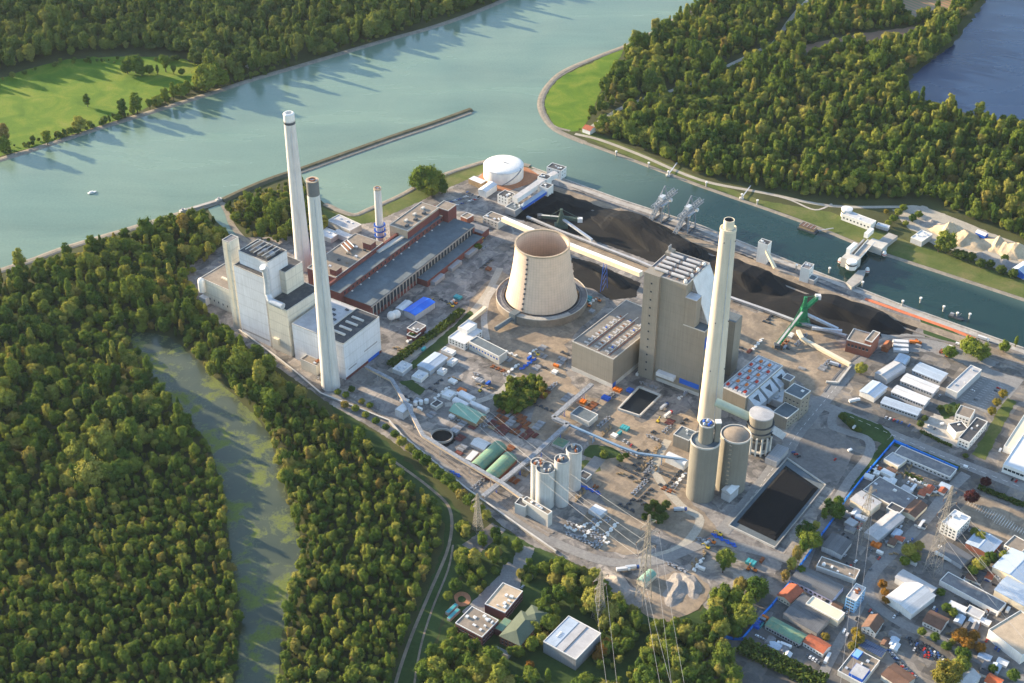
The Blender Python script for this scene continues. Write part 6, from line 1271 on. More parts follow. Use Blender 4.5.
def digger_mesh(m):
    mb = MB(); mb.box(-2, 2, -1.5, -.9, 0, .9, 1).box(-2, 2, .9, 1.5, 0, .9, 1).box(-1.8, 1.3, -1.3, 1.3, .9, 2.1, 0).box(-.2, 1.3, -1.2, -.1, 2.1, 3.2, 2)
    mb.beam((1, .4, 1.9), (4, .4, 4.4), .5, m=0).beam((4, .4, 4.4), (6.2, .4, 2), .4, m=0).box(5.8, 6.8, -.1, .9, 1, 2, 1); return mb.mesh('excavator', [m, 'dark_steel', 'glass'])
DG = {c: digger_mesh(m) for c, m in (('orange', 'orange_paint'), ('yellow', 'yellow_paint'), ('blue', 'blue_paint'))}
cr = random.Random(31)
def hut_mesh(wall, roof, w=3.4, d=2.4, h=2.6):
    mb = MB(); mb.box(-w, w, -d, d, 0, h, 0); mb.add([(-w - .3, -d - .3, h), (w + .3, -d - .3, h), (w + .3, 0, h + 1.1), (-w - .3, 0, h + 1.1), (w + .3, d + .3, h), (-w - .3, d + .3, h)], [(0, 1, 2, 3), (3, 2, 4, 5), (1, 4, 2), (0, 3, 5), (0, 5, 4, 1)], 1)
    mb.box(-.5, .5, -d - .06, -d + .02, 0, 2, 2); mb.box(1.2, 2.2, -d - .06, -d + .02, 1, 1.9, 2); return mb.mesh('hut', [wall, roof, 'glass'])
SH = {'white roofed': hut_mesh('white_paint', 'white_roof', 4.2, 3), 'grey roofed': hut_mesh('concrete_light', 'grey_roof', 4.5, 3), 'red roofed': hut_mesh('white_paint', 'red_tile', 4, 3.2), 'brown roofed': hut_mesh('cream', 'brown_tile', 4.4, 3.2), 'pale blue roofed': hut_mesh('shed_clad', 'blue_rib_roof', 5, 3.4), 'black roofed': hut_mesh('white_paint', 'dark_roof', 5, 3)}
WT = {'c': ['white', 'white', 'grey', 'grey', 'blue', 'rusty red', 'green', 'orange'], 'p': ['white', 'white', 'grey', 'grey', 'grey', 'brown', 'brown', 'dark', 'dark', 'rusty', 'dark', 'blue'], 'b': ['rusty', 'grey', 'grey', 'brown', 'dark red'], 'd': ['orange', 'yellow'], 's': list(SH)}
def inpoly(p, q):
    c = False; j = len(q) - 1
    for i in range(len(q)):
        if (q[i][1] > p[1]) != (q[j][1] > p[1]) and p[0] < (q[j][0] - q[i][0]) * (p[1] - q[i][1]) / (q[j][1] - q[i][1]) + q[i][0]: c = not c
        j = i
    return c
def strew(poly, n, mix, where, near=55, cols=None):
    """set out stores one by one inside a plot"""
    x0, x1 = min(p[0] for p in poly), max(p[0] for p in poly); y0, y1 = min(p[1] for p in poly), max(p[1] for p in poly)
    done = 0; tries = 0; spots = []
    while done < n and tries < n * 40:
        tries += 1; p = (cr.uniform(x0, x1), cr.uniform(y0, y1))
        if not inpoly(p, poly): continue
        k = cr.choice(mix); D, nm, ct = {'c': (CT, 'container', 'container'), 'p': (PL, 'pallet_stack', 'pallet stack'), 'b': (PB, 'pipe_bundle', 'pipe bundle'), 'd': (DG, 'excavator', 'excavator'), 's': (SH, 'hut', 'hut')}[k]
        c = cr.choice(cols or WT[k]); turn = near + cr.choice((0, 90)) + cr.uniform(-3, 3); row = {'c': cr.choice((1, 2, 3)), 'p': cr.choice((2, 3, 4)), 'b': cr.choice((2, 3)), 'd': 1, 's': 1}[k]
        step = {'c': (0, 2.9), 'p': (6.4, 0), 'b': (0, 5.2), 'd': (0, 0), 's': (0, 0)}[k]; w0 = G(*p)
        for q in range(row):
            e = w0 + d2(R(turn)) * step[0] * q + d2(R(turn + 90)) * step[1] * q
            if any((e - s).length < (2.7 if k == 'c' else 4.6) for s in spots): continue
            spots.append(e); o = link(nm, D[c], None, (e.x, e.y, .3), R(turn + cr.uniform(-2, 2))); tag(o, '%s %s %s' % (c, ct, where), ct, '%ss %s' % (ct, where)); done += 1
            if done >= n: break
for k in range(3): carrow((985 + k * 4, 583 + k * 2), (1000 + k * 2, 570 + k * 3), 4, -30, 'behind the stepped halls at the right edge', .4)
for q0, q1, n_, an, wh, oc in (((868, 548), (880, 560), 6, 50, 'beside the grey hall near the slim pylon', .7), ((888, 520), (902, 528), 6, 55, 'before the brown roofed house', .7), ((838, 530), (848, 540), 5, 55, 'behind the dark workshop', .7), ((905, 545), (915, 538), 5, 60, 'on the verge below the white articulated truck', .6), ((780, 632), (800, 648), 7, 55, 'along the front of the green row shed', .8), ((806, 655), (820, 664), 5, 55, 'before the orange roofed house', .7), ((846, 612), (858, 620), 5, 60, 'below the light blue office', .8), ((868, 606), (872, 616), 3, 55, 'opposite the gabled house', .8), ((880, 484), (895, 492), 6, 55, 'in the court of the upper estate', .8), ((868, 474), (878, 466), 5, 55, 'inside the upper blue fence', .8), ((935, 545), (945, 550), 4, 55, 'left of the dark roofed hall', .8), ((955, 574), (972, 583), 6, 55, 'above the charcoal hall', .7), ((975, 548), (985, 560), 4, 55, 'between the pale hall and dark roofed hall', .7), ((893, 618), (902, 612), 4, 55, 'before the bright hall', .7), ((985, 640), (1000, 652), 5, 55, 'on the tan forecourt of the big edge hall', .5), ((862, 662), (868, 672), 3, 55, 'beside the bright blue box', .8), ((920, 388), (955, 402), 8, 55, 'before the warehouse rows', .4), ((880, 416), (915, 428), 9, 55, 'along the warehouse side of the main street', .6), ((1006, 478), (1022, 484), 4, 55, 'before the white hall at the right edge', .7), ((552, 580), (562, 588), 3, 55, 'beside the office grove', .5)):
    carrow(q0, q1, n_, an, wh, oc)
strew([(425, 385), (450, 375), (480, 380), (505, 385), (490, 400), (470, 395), (440, 405)], 26, 'ccppd', 'on the lot left of the scrub')
strew([(493, 345), (540, 338), (565, 345), (560, 375), (515, 372)], 22, 'ppbdb', 'on the dirt below the cooling tower')
strew([(485, 425), (510, 412), (540, 418), (545, 432), (515, 452), (490, 440)], 40, 'bbbb', 'on the pipe store beside the scrub', cols=['rusty', 'dark red', 'dark red', 'rusty', 'brown', 'grey'])
strew([(430, 412), (450, 408), (470, 440), (462, 452), (448, 425)], 16, 'ppcb', 'around the round settling pit')
strew([(625, 475), (640, 455), (655, 448), (652, 480), (640, 486), (628, 484)], 30, 'ppp', 'on the lot left of the olive silos', cols=['dark', 'dark', 'grey', 'brown', 'blue'])
strew([(660, 475), (680, 468), (684, 490), (668, 494)], 14, 'ppp', 'at the foot of the olive silos', cols=['dark', 'grey', 'rusty', 'white'])
strew([(620, 500), (640, 490), (650, 500), (632, 516)], 14, 'ppp', 'above the scrub island', cols=['dark', 'grey', 'dark', 'white'])
strew([(578, 530), (592, 520), (612, 535), (606, 548), (585, 545)], 30, 'ppp', 'among the white bales at the road bend', cols=['white', 'white', 'white', 'grey'])
strew([(572, 300), (595, 296), (604, 305), (588, 318)], 9, 'dpc', 'right of the cooling tower')
strew([(690, 540), (720, 535), (735, 545), (710, 552)], 9, 'cpd', 'along the road below the coal basin'); strew([(672, 575), (700, 556), (712, 566), (696, 576)], 10, 'cpp', 'beside the gravel mounds'); strew([(745, 562), (770, 560), (765, 575), (748, 572)], 6, 'pdc', 'where the roads meet below the coal basin')
strew([(770, 330), (800, 345), (790, 356), (765, 345)], 10, 'ppb', 'around the tail of the green stacker'); strew([(600, 400), (615, 392), (632, 385), (640, 390), (620, 402)], 9, 'dcp', 'at the corner of the tan turbine hall')
strew([(640, 430), (660, 420), (690, 415), (670, 440), (650, 440)], 10, 'dpb', 'between the pit and the olive silos'); strew([(470, 240), (500, 235), (505, 255), (490, 275), (470, 262)], 14, 'ppcd', 'in the yard beside the old station gable'); strew([(425, 300), (450, 285), (470, 275), (478, 290), (450, 312), (432, 312)], 10, 'dpc', 'in the yard behind the hedge')
strew([(880, 465), (900, 470), (905, 480), (888, 485), (870, 480)], 12, 'ccp', 'in the yard left of the long grey store'); strew([(920, 482), (940, 480), (950, 487), (940, 498), (925, 495)], 18, 'ppp', 'in the garden yard below the long grey store'); strew([(955, 602), (975, 595), (1000, 612), (985, 622)], 10, 'pcp', 'in the courts below the charcoal hall')
strew([(990, 610), (1003, 605), (1010, 612), (1000, 620)], 7, 'pc', 'piled beside the stepped halls'); strew([(950, 628), (970, 634), (978, 642), (960, 648)], 12, 'pp', 'on the fenced plot under the yellow trees'); strew([(755, 625), (762, 615), (770, 620), (762, 634)], 7, 'ccp', 'at the left end of the green row shed')
strew([(570, 500), (590, 480), (605, 485), (590, 505)], 8, 'cpp', 'along the asphalt road below the pale silos'); strew([(885, 343), (930, 338), (960, 350), (940, 362), (915, 350)], 10, 'ccd', 'behind the warehouse rows'); strew([(535, 395), (560, 380), (575, 400), (552, 415)], 12, 'pbd', 'on the dirt beside the scrub'); strew([(580, 395), (600, 400), (598, 412), (578, 410)], 7, 'pbc', 'inside the bend of the pipe bridges')
strew([(395, 390), (420, 398), (430, 425), (415, 420)], 9, 'pcb', 'beside the railway conveyor'); strew([(500, 470), (520, 455), (535, 465), (520, 490), (505, 490)], 12, 'pbb', 'under the pipe bridge by the pale silos'); strew([(420, 455), (450, 470), (480, 492), (470, 496), (440, 475)], 7, 'pp', 'along the railway below the conveyor'); strew([(815, 595), (850, 610), (842, 628), (826, 640)], 8, 'cpp', 'around the slate grey hall'); strew([(870, 545), (890, 530), (898, 538), (880, 556)], 9, 'ccp', 'at the grey hall near the slim pylon'); strew([(900, 560), (920, 545), (925, 565), (910, 572)], 7, 'pc', 'in the yard of the big estate pylon')
for q, n_, wh in (([(862, 478), (890, 470), (905, 485), (880, 490)], 5, 'in the court inside the upper blue fence'), ([(905, 483), (935, 482), (950, 490), (925, 500)], 6, 'below the long grey store'), ([(845, 515), (862, 512), (868, 528), (850, 535)], 4, 'around the cream hall yard'), ([(900, 520), (925, 520), (915, 545), (890, 545)], 4, 'between brown roofed house and big pylon'), ([(960, 575), (985, 572), (995, 580), (975, 590)], 4, 'left of the stepped halls'), ([(945, 620), (985, 620), (990, 632), (960, 628)], 5, 'along the curved street below the charcoal hall'), ([(800, 600), (815, 596), (850, 612), (840, 625)], 4, 'beside the slate grey hall'), ([(875, 640), (890, 632), (905, 645), (890, 652)], 4, 'beside the solar hall'), ([(975, 655), (1010, 660), (1010, 678), (985, 676)], 5, 'along the lower right end of the street'), ([(985, 545), (1010, 556), (1015, 566), (990, 562)], 4, 'above the stepped halls'), ([(770, 640), (800, 655), (795, 662), (765, 650)], 4, 'before the bottom hedge')):
    strew(q, n_, 's', wh)
for q, n_, wh in (([(470, 375), (510, 365), (540, 345), (560, 372), (515, 378)], 14, 'on the way from the cooling tower to the scrub'), ([(455, 415), (490, 420), (485, 440), (462, 440)], 14, 'around the green tent hall'), ([(555, 350), (572, 348), (570, 372), (555, 376)], 8, 'at the left corner of the tan turbine hall'), ([(600, 425), (640, 425), (640, 440), (605, 445)], 12, 'on the dirt above the pale blue bridge'), ([(640, 365), (690, 392), (680, 402), (660, 392), (632, 382)], 12, 'at the foot of the tan boiler house'), ([(700, 345), (740, 335), (760, 350), (725, 360)], 9, 'behind the cream chimney'), ([(750, 315), (800, 335), (840, 372), (800, 372)], 14, 'scattered over the sunlit dirt lot'), ([(400, 345), (440, 330), (450, 340), (410, 360)], 8, 'along the hedge side of the works'), ([(300, 372), (320, 385), (370, 395), (365, 385), (330, 378)], 5, 'at the foot of the white turbine hall')):
    strew(q, n_, 'pppbc', wh)
# parking bay lines
def bays(name, p0, p1, n, ang, ln, z=.26):
    mb = MB(); a, b = G(*p0), G(*p1); e = d2(R(ang))
    for i in range(n): c = a.lerp(b, i / (n - 1)); q = Vector((0, 0, z)); mb.add([c + q - e * ln / 2 - e.orthogonal().normalized() * 0, c + q + e * ln / 2], []) if False else mb.beam(c + q - e * ln / 2, c + q + e * ln / 2, .22, .02)
    o = link(name, mb.mesh(name, 'white_paint')); o['kind'] = 'structure'
for k in range(4): bays('parking_line', (956 + k * 8, 396 + k * 4), (978 + k * 8, 373 + k * 4), 13, -35, 5)
for k in range(4): bays('parking_line', (968 + k * 9, 503 + k * 6), (1004 + k * 9, 518 + k * 6), 15, 55, 6)
for nm, q in (('main_street', [(842, 413), (900, 438.5), (960, 463.5), (1024, 488.5)]), ('works_road', [(740, 512), (760, 487), (800, 430), (842, 380)])):
    mb = MB()
    for i in range(3):
        a, b = G(*q[i]), G(*q[i + 1]); n = int((b - a).length / 9)
        for k in range(n): mb.beam(a.lerp(b, k / n) + Vector((0, 0, .3)), a.lerp(b, (k + .5) / n) + Vector((0, 0, .3)), .3, .02)
    o = link('road_marking', mb.mesh('road_marking', 'white_paint')); o['kind'] = 'structure'

# ------------------------------------------------------------------ vegetation
def crown_mesh(name, m, seed, rx, rz, zc, clumps, per, leaf, shape='round'):
    """leaf faces grouped in clumps through the volume of a crown, over small dark cores"""
    r = random.Random(seed); vs, fs = [], []
    for c in range(clumps):
        while True:
            p = Vector((r.uniform(-1, 1), r.uniform(-1, 1), r.uniform(-1, 1)))
            if .25 < p.length < 1: break
        p = p.normalized() * (.38 + .56 * r.random() ** .7)
        k = 1.0
        if shape == 'cone': k = max(.25, 1 - (p.z + 1) * .42)
        if shape == 'vase': k = .75 + .3 * p.z
        ctr = Vector((p.x * rx * k, p.y * rx * k, zc + p.z * rz)); cr_ = rx * r.uniform(.22, .36) * (.6 + .4 * k)
        for i in range(per):
            d = Vector((r.gauss(0, 1), r.gauss(0, 1), r.gauss(.35, 1))).normalized(); q = ctr + Vector((d.x, d.y, d.z * .8)) * cr_ * r.uniform(.65, 1.38)
            n = (d + (ctr - Vector((0, 0, zc))) * (.5 / rx) + Vector((r.gauss(0, .33), r.gauss(0, .33), r.gauss(.2, .33)))).normalized(); x = n.orthogonal().normalized(); y = n.cross(x)
            a = r.uniform(0, 6.28); x, y = x * math.cos(a) + y * math.sin(a), y * math.cos(a) - x * math.sin(a); s = leaf * r.uniform(.6, 1.3); b = len(vs)
            vs += [q - x * s, q + y * s * .55, q + x * s, q - y * s * .55]; fs.append((b, b + 1, b + 2, b + 3))
        b = len(vs); s = cr_ * .86
        vs += [ctr + Vector(v) * s for v in ((0, 0, .9), (.9, 0, 0), (0, .9, 0), (-.9, 0, 0), (0, -.9, 0), (0, 0, -.9))]
        fs += [(b, b + 1, b + 2), (b, b + 2, b + 3), (b, b + 3, b + 4), (b, b + 4, b + 1), (b + 5, b + 2, b + 1), (b + 5, b + 3, b + 2), (b + 5, b + 4, b + 3), (b + 5, b + 1, b + 4)]
    me = bpy.data.meshes.new(name); me.from_pydata([tuple(v) for v in vs], [], fs); me.materials.append(M[m]); me.update(); return me
def trunk_mesh(seed, h, r0):
    r = random.Random(seed); mb = MB(); mb.tube((0, 0, -.2), (0, 0, h * .5), r0, 7, 0, r0 * .7).tube((0, 0, h * .5), (r.uniform(-.4, .4), r.uniform(-.4, .4), h * .85), r0 * .7, 6, 0, r0 * .2)
    for i in range(4): a = i * 1.6 + r.random(); mb.tube((0, 0, h * (.35 + .08 * i)), (math.cos(a) * h * .22, math.sin(a) * h * .22, h * (.6 + .07 * i)), r0 * .4, 5, 0, r0 * .1)
    return mb.mesh('trunk', 'bark')
# kinds: (crown radius, half height, centre height, clumps, leaves per clump, leaf size, shape)
KINDS = [(4.6, 5.2, 7.4, 58, 40, .5, 'round'), (5.6, 5.0, 6.6, 66, 40, .54, 'round'), (3.8, 6.6, 8.8, 56, 40, .48, 'round'), (4.4, 5.6, 8.0, 56, 40, .5, 'vase'), (3.4, 7.5, 9.2, 56, 38, .46, 'cone'), (6.4, 6.0, 7.8, 76, 42, .58, 'round')]
CROWN = {}; TRUNK = []
for i, k in enumerate(KINDS):
    TRUNK.append(trunk_mesh(50 + i, k[2], .35 + .04 * i))
    for m in ('leaf',): CROWN[(i, m)] = crown_mesh('crown', m, 10 + i, *k)
def crown_of(i, m):
    if (i, m) not in CROWN: c = CROWN[(i, 'leaf')].copy(); c.materials[0] = M[m]; CROWN[(i, m)] = c
    return CROWN[(i, m)]
tr_ = random.Random(17); NT = 0
def tree(x, y, s, label, group, kind=None, leaf='leaf', name='tree', sz=1.0):
    global NT; NT += 1
    i = tr_.randrange(6) if kind is None else kind; p = Vector((x, y, 0.05))
    if any(w in label for w in ('bush', 'shrub')) and 'tree' not in label: name = 'bush'
    t = thing(name, label, name, p, tr_.uniform(0, 6.28), group); t.scale = (s, s, s * sz * tr_.uniform(.92, 1.08))
    link('trunk', TRUNK[i], t); link('crown', crown_of(i, leaf), t)
    return t
def trees_px(pts, label, group, s=1.0, kind=None, leaf='leaf', name='tree'):
    for q in pts:
        p = G(q[0], q[1]); tree(p.x, p.y, (q[2] if len(q) > 2 else 1.0) * 1.35 * s * tr_.uniform(.88, 1.12), label, group, kind, leaf, name)
def world_poly(px): return [(G(*p).x, G(*p).y) for p in px]
def fill(px, sp, seed, excl=(), jit=.42):
    """planting positions: jittered grid inside a plot"""
    P = world_poly(px); E_ = [world_poly(e) for e in excl]; r = random.Random(seed); out = []
    x0, x1 = min(p[0] for p in P), max(p[0] for p in P); y0, y1 = min(p[1] for p in P), max(p[1] for p in P); j = 0; y = y0
    while y < y1:
        x = x0 + (sp / 2 if j % 2 else 0)
        while x < x1:
            q = (x + r.uniform(-jit, jit) * sp, y + r.uniform(-jit, jit) * sp)
            if inpoly(q, P) and not any(inpoly(q, e) for e in E_): out.append(q)
            x += sp
        y += sp * .87; j += 1
    return out
def linebuf(px, w):
    """strip of ground either side of a line, kept free of trees"""
    P = [G(*p) for p in px]; l, r_ = [], []
    for i, p in enumerate(P):
        t = (P[min(i + 1, len(P) - 1)] - P[max(i - 1, 0)]).normalized(); n = Vector((-t.y, t.x, 0)) * w / 2; l.append((p + n)); r_.append((p - n))
    return [(v.x, v.y) for v in l + r_[::-1]]

# woods too dense to count: points carrying whole trees
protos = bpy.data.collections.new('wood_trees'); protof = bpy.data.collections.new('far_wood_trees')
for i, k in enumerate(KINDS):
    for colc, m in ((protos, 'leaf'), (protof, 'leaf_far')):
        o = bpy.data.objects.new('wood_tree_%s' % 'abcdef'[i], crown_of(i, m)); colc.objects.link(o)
def wood(name, label, pts, smin, smax, seed, coll, kinds=(0, 1, 2, 3, 4, 5), skew=1.5):
    r = random.Random(seed); me = bpy.data.meshes.new(name); me.from_pydata([(x, y, 0.0) for x, y in pts], [], [])
    a = me.attributes.new('size', 'FLOAT_VECTOR', 'POINT'); b = me.attributes.new('turn', 'FLOAT', 'POINT'); c = me.attributes.new('sort', 'INT', 'POINT')
    from mathutils import noise as mn
    sz, kd = [], []
    for x, y in pts:
        v = mn.noise(Vector((x * .012 + seed, y * .012, 0))); s = (smin + (smax - smin) * r.random() ** skew) * (1 + .25 * v); sz += [s * r.uniform(.78, 1.22), s * r.uniform(.78, 1.22), s * r.choice((r.uniform(.7, 1.0), r.uniform(.9, 1.2), r.uniform(1.1, 1.5)))]
        kd.append(kinds[int((v * .5 + .5 + r.uniform(-.3, .3)) * len(kinds)) % len(kinds)])
    A_ = me.attributes; a, b, c = A_['size'], A_['turn'], A_['sort']
    a.data.foreach_set('vector', sz); b.data.foreach_set('value', [r.uniform(0, 6.28) for _ in pts]); c.data.foreach_set('value', kd)
    o = link(name, me); tag(o, label, 'wood', None, 'stuff')
    ng = bpy.data.node_groups.new(name, 'GeometryNodeTree'); ng.interface.new_socket('Geometry', in_out='INPUT', socket_type='NodeSocketGeometry'); ng.interface.new_socket('Geometry', in_out='OUTPUT', socket_type='NodeSocketGeometry')
    N = ng.nodes; gi = N.new('NodeGroupInput'); go = N.new('NodeGroupOutput'); ip = N.new('GeometryNodeInstanceOnPoints'); ci = N.new('GeometryNodeCollectionInfo')
    ci.inputs['Collection'].default_value = coll; ci.inputs['Separate Children'].default_value = True; ci.inputs['Reset Children'].default_value = True
    def attr(nm, t):
        n = N.new('GeometryNodeInputNamedAttribute'); n.data_type = t; n.inputs['Name'].default_value = nm; return n.outputs['Attribute']
    ip.inputs['Pick Instance'].default_value = True
    ng.links.new(gi.outputs[0], ip.inputs['Points']); ng.links.new(ci.outputs[0], ip.inputs['Instance']); ng.links.new(attr('sort', 'INT'), ip.inputs['Instance Index'])
    cx = N.new('ShaderNodeCombineXYZ'); ng.links.new(attr('turn', 'FLOAT'), cx.inputs[2]); ng.links.new(cx.outputs[0], ip.inputs['Rotation'])
    ng.links.new(attr('size', 'FLOAT_VECTOR'), ip.inputs['Scale']); ng.links.new(ip.outputs[0], go.inputs[0])
    md = o.modifiers.new('plant', 'NODES'); md.node_group = ng; return o
PONDX = POND[:]
FW = [(-250, 372), (-100, 312), (0, 282), (60, 260), (120, 242), (175, 224), (203, 217), (213, 224), (232, 242), (212, 258), (196, 270), (190, 292), (225, 336), (280, 382), (330, 418), (365, 440), (400, 476), (436, 510), (442, 532), (428, 578), (404, 640), (386, 700), (370, 800), (-250, 800)]
PLB = [(-250, 520), (60, 500), (190, 470), (215, 440), (330, 400), (500, 500), (480, 810), (-300, 810)]
pts = [q for q in fill(FW, 8.4, 3, [POND], .5) if not inpoly(q, world_poly(PLB))] + [q for q in fill(FW, 6.2, 33, [POND], .5) if inpoly(q, world_poly(PLB))]
lb = linebuf([(105, 325), (128, 319), (150, 311), (192, 297)], 7); pts = [p for p in pts if not inpoly(p, lb)]
YL = G(0, 640).y
near = sorted([p for p in pts if p[1] < YL and -440 < p[0] < 300], key=lambda p: p[1])
near_in = [p for p in near if abs(p[0]) < 2000]
vis = [p for p in near_in if p[1] > G(0, 700).y]
sel = set(random.Random(4).sample(vis, min(110, len(vis))))
sel = set(sorted(vis, key=lambda p: p[1])[:45]) if len(vis) > 45 else set(vis)
PX = G(250, 660).x
for p in sorted(sel):
    lf = p[0] < G(262, 670).x
    tree(p[0], p[1], tr_.uniform(.62, .95), 'leafy tree at the front of the wood %s' % ('left of the backwater' if lf else 'between the backwater and the wood path'), 'front trees left of the backwater' if lf else 'front trees right of the backwater')
PLW = world_poly(PLB); rest = [p for p in pts if p not in sel]
wood('woodland', 'dense mixed wood between the river, backwater and power works', [p for p in rest if not inpoly(p, PLW)], .6, 1.8, 5, protos, skew=2.2)
wood('plantation', 'dense young plantation of small crowns either side of the backwater', [p for p in rest if inpoly(p, PLW)], .5, 1.15, 25, protos, (0, 2, 3, 0, 4, 1), skew=1.9)
# far bank and point
FB = [(-300, 120), (0, 72), (20, 67), (67, 56), (128, 51), (192, 55), (202, 82), (255, 74), (300, 61), (380, 37), (440, 20), (505, -5), (640, -66), (900, -175), (-500, -175), (-500, 150)]
pts = fill(FB, 12.5, 8)
lb = linebuf([(308, 0), (309, 20), (306, 40), (304, 56)], 8); lb2 = linebuf([(-60, 60), (90, 33), (130, 22)], 10); pts = [p for p in pts if not inpoly(p, lb) and not inpoly(p, lb2)]
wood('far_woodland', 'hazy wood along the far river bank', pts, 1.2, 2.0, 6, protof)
PW = [(624, 52), (612, 74), (599, 98), (586, 125), (600, 134), (640, 150), (700, 174), (762, 190), (830, 200), (892, 200), (925, 200), (968, 217), (1024, 240), (1300, 332), (1300, 150), (1024, 128), (990, 127), (960, 119), (930, 111), (905, 99), (903, 76), (925, 62), (945, 48), (960, 24), (980, 0), (1040, -120), (900, -120), (800, -48), (720, -4), (692, 13), (642, 43)]
pts = fill(PW, 8.2, 11, jit=.5, excl=[[(778, 52), (820, 41), (858, 33), (928, 24), (933, 33), (885, 42), (848, 48), (800, 57)], [(893, -6), (968, -6), (948, 10), (910, 20)], [(745, -42), (800, -52), (835, -10), (800, 6)]])
lb = [linebuf([(590, 128), (628, 105), (682, 87), (736, 62), (760, 50), (775, 42), (790, 20), (808, 0), (850, -40)], 22), linebuf([(735, 45), (760, 30), (790, 0)], 8)]; pts = [p for p in pts if not any(inpoly(p, b) for b in lb)]
wood('point_woodland', 'dense wood covering the point between river, harbour and lake', pts, .62, 1.8, 7, protos, skew=2.4)
bs = []
rb = random.Random(77)
for q0, q1, n_ in (((0, 153), (60, 137), 26), ((60, 137), (118, 119), 30), ((118, 119), (192, 90), 40), ((192, 92), (260, 76), 26), ((260, 74), (505, -3), 70), ((-60, 100), (67, 62), 24), ((67, 62), (188, 62), 20)):
    for _ in range(n_):
        t = rb.random(); a = G(q0[0] + (q1[0] - q0[0]) * t, q0[1] + (q1[1] - q0[1]) * t); bs.append((a.x + rb.uniform(-7, 7), a.y + rb.uniform(-7, 7)))
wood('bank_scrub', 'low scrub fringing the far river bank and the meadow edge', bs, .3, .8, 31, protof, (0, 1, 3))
# riverside and works trees, one by one
trees_px([(48, 146, 1.1), (80, 131, 1.2), (72, 134, .7), (88, 107, .9), (91, 129, .7)], 'single tree on the meadow edge of the far river bank', 'meadow edge trees')
trees_px([(6, 148, 1.6), (3, 152, 1.2)], 'tree at the left edge beside the far river bank', 'far bank corner trees')
trees_px([(124, 118, 1.4), (138, 114, 1.5), (150, 109, 1.0), (158, 107, 1.1), (166, 104, 1.2), (174, 101, 1.2), (182, 98, 1.3), (188, 95, 1.2), (118, 121, .7), (110, 123, .6), (102, 126, .5), (66, 137, .5), (60, 139, .6)], 'bank side tree in the row below the meadow', 'bank side tree row')
trees_px([(208, 92, 2.1), (214, 84, 1.8), (202, 89, 1.5), (222, 86, 1.3)], 'tall broad tree at the right end of the far meadow', 'broad trees at the meadow end', kind=5)
trees_px([(136, 73, 1.7), (128, 74, 1.0), (142, 76, 1.1), (166, 72, 1.3), (150, 74, .8), (158, 75, .9), (174, 74, .8), (182, 75, .7)], 'tree of the clump standing in the far meadow', 'meadow clump')
trees_px([(418, 190, 1.3), (426, 192, 1.7), (436, 190, 1.6), (431, 196, 1.2), (442, 194, 1.0)], 'tree of the round clump on the shore beside the oil tank', 'shore clump', kind=5)
trees_px([(240, 214, 1.1), (250, 208, 1.2), (258, 218, 1.3), (268, 210, 1.2), (276, 222, 1.3), (250, 224, 1.1), (264, 230, 1.2), (282, 212, 1.1), (286, 226, 1.2), (274, 236, 1.2), (262, 240, 1.0), (292, 236, 1.1), (236, 222, .9), (318, 222, 1.1), (324, 232, 1.1), (296, 222, 1.0), (284, 240, 1.0)], 'tree of the grove between the mole and the white boiler house', 'mole grove')
trees_px([(942, 248, 1.4), (946, 252, 1.3), (938, 252, 1.2)], 'tall leafy tree before the sand heaps', 'sand heap trees')
trees_px([(893, 222, .6), (898, 216, .6), (903, 211, .6), (888, 226, .5), (912, 222, .6), (918, 218, .7), (905, 226, .5)], 'bush along the ramp to the gravel yard', 'ramp bushes', kind=1)
trees_px([(956, 258, .7), (962, 260, .7), (970, 262, .7), (980, 268, .7), (990, 268, .6), (1000, 274, .7), (1012, 278, .7), (1004, 262, .6)], 'shrubby tree on the slope below the sand heaps', 'sand heap scrub', kind=1, leaf='leaf_dark')
trees_px([(886, 214, .4)], 'yellow bush behind the club house', None, kind=1, leaf='leaf_yellow'); trees_px([(1003, 272, .5)], 'small bright yellow tree at the corner of the gravel slope', None, kind=1, leaf='leaf_yellow')
trees_px([(860, 374, .75)], 'single small tree on the corner beside the dirt lot', None, kind=1); trees_px([(949, 358, .9)], 'round tree behind the farthest warehouse', None, kind=1); trees_px([(972, 356, 1.2), (980, 360, 1.0), (966, 352, .9)], 'large tree of the clump behind the grey flat warehouse', 'clump behind the grey warehouse', kind=5)
trees_px([(991, 415, .6), (996, 406, .6), (1002, 398, .6)], 'small round lime green tree along the upper car park', 'car park trees', kind=1, leaf='leaf_yellow')
trees_px([(1003, 352, .7), (1015, 347, .7)], 'small tree on the quay road at the right edge', 'quay road trees')
trees_px([(970, 503, .8)], 'dark purple leaved tree at the sunlit car park, lower one', None, kind=1, leaf='leaf_purple'); trees_px([(985, 486, .7)], 'dark purple leaved tree at the street corner, upper one', None, kind=1, leaf='leaf_purple')
trees_px([(805, 540, 1.0), (810, 548, 1.1), (803, 554, .9), (815, 532, .8), (836, 518, .8), (828, 512, .8), (824, 520, .7), (796, 562, .9), (790, 572, .9), (800, 575, .7), (784, 582, .8), (838, 505, .6)], 'tree along the blue fence beside the loop road', 'blue fence trees')
trees_px([(908, 557, .8), (914, 562, .7), (904, 565, .6), (918, 550, .6)], 'tree beside the base of the big estate pylon', 'big pylon trees', kind=1)
trees_px([(884, 595, .5), (886, 603, .5), (882, 588, .5)], 'ochre bush on the inside of the street bend', 'street bend bushes', kind=1, leaf='leaf_orange')
trees_px([(958, 642, .7), (966, 648, .7), (973, 640, .6), (979, 652, .6), (962, 636, .5)], 'ochre tree on the fenced plot beside the street', 'ochre plot trees', kind=1, leaf='leaf_orange')
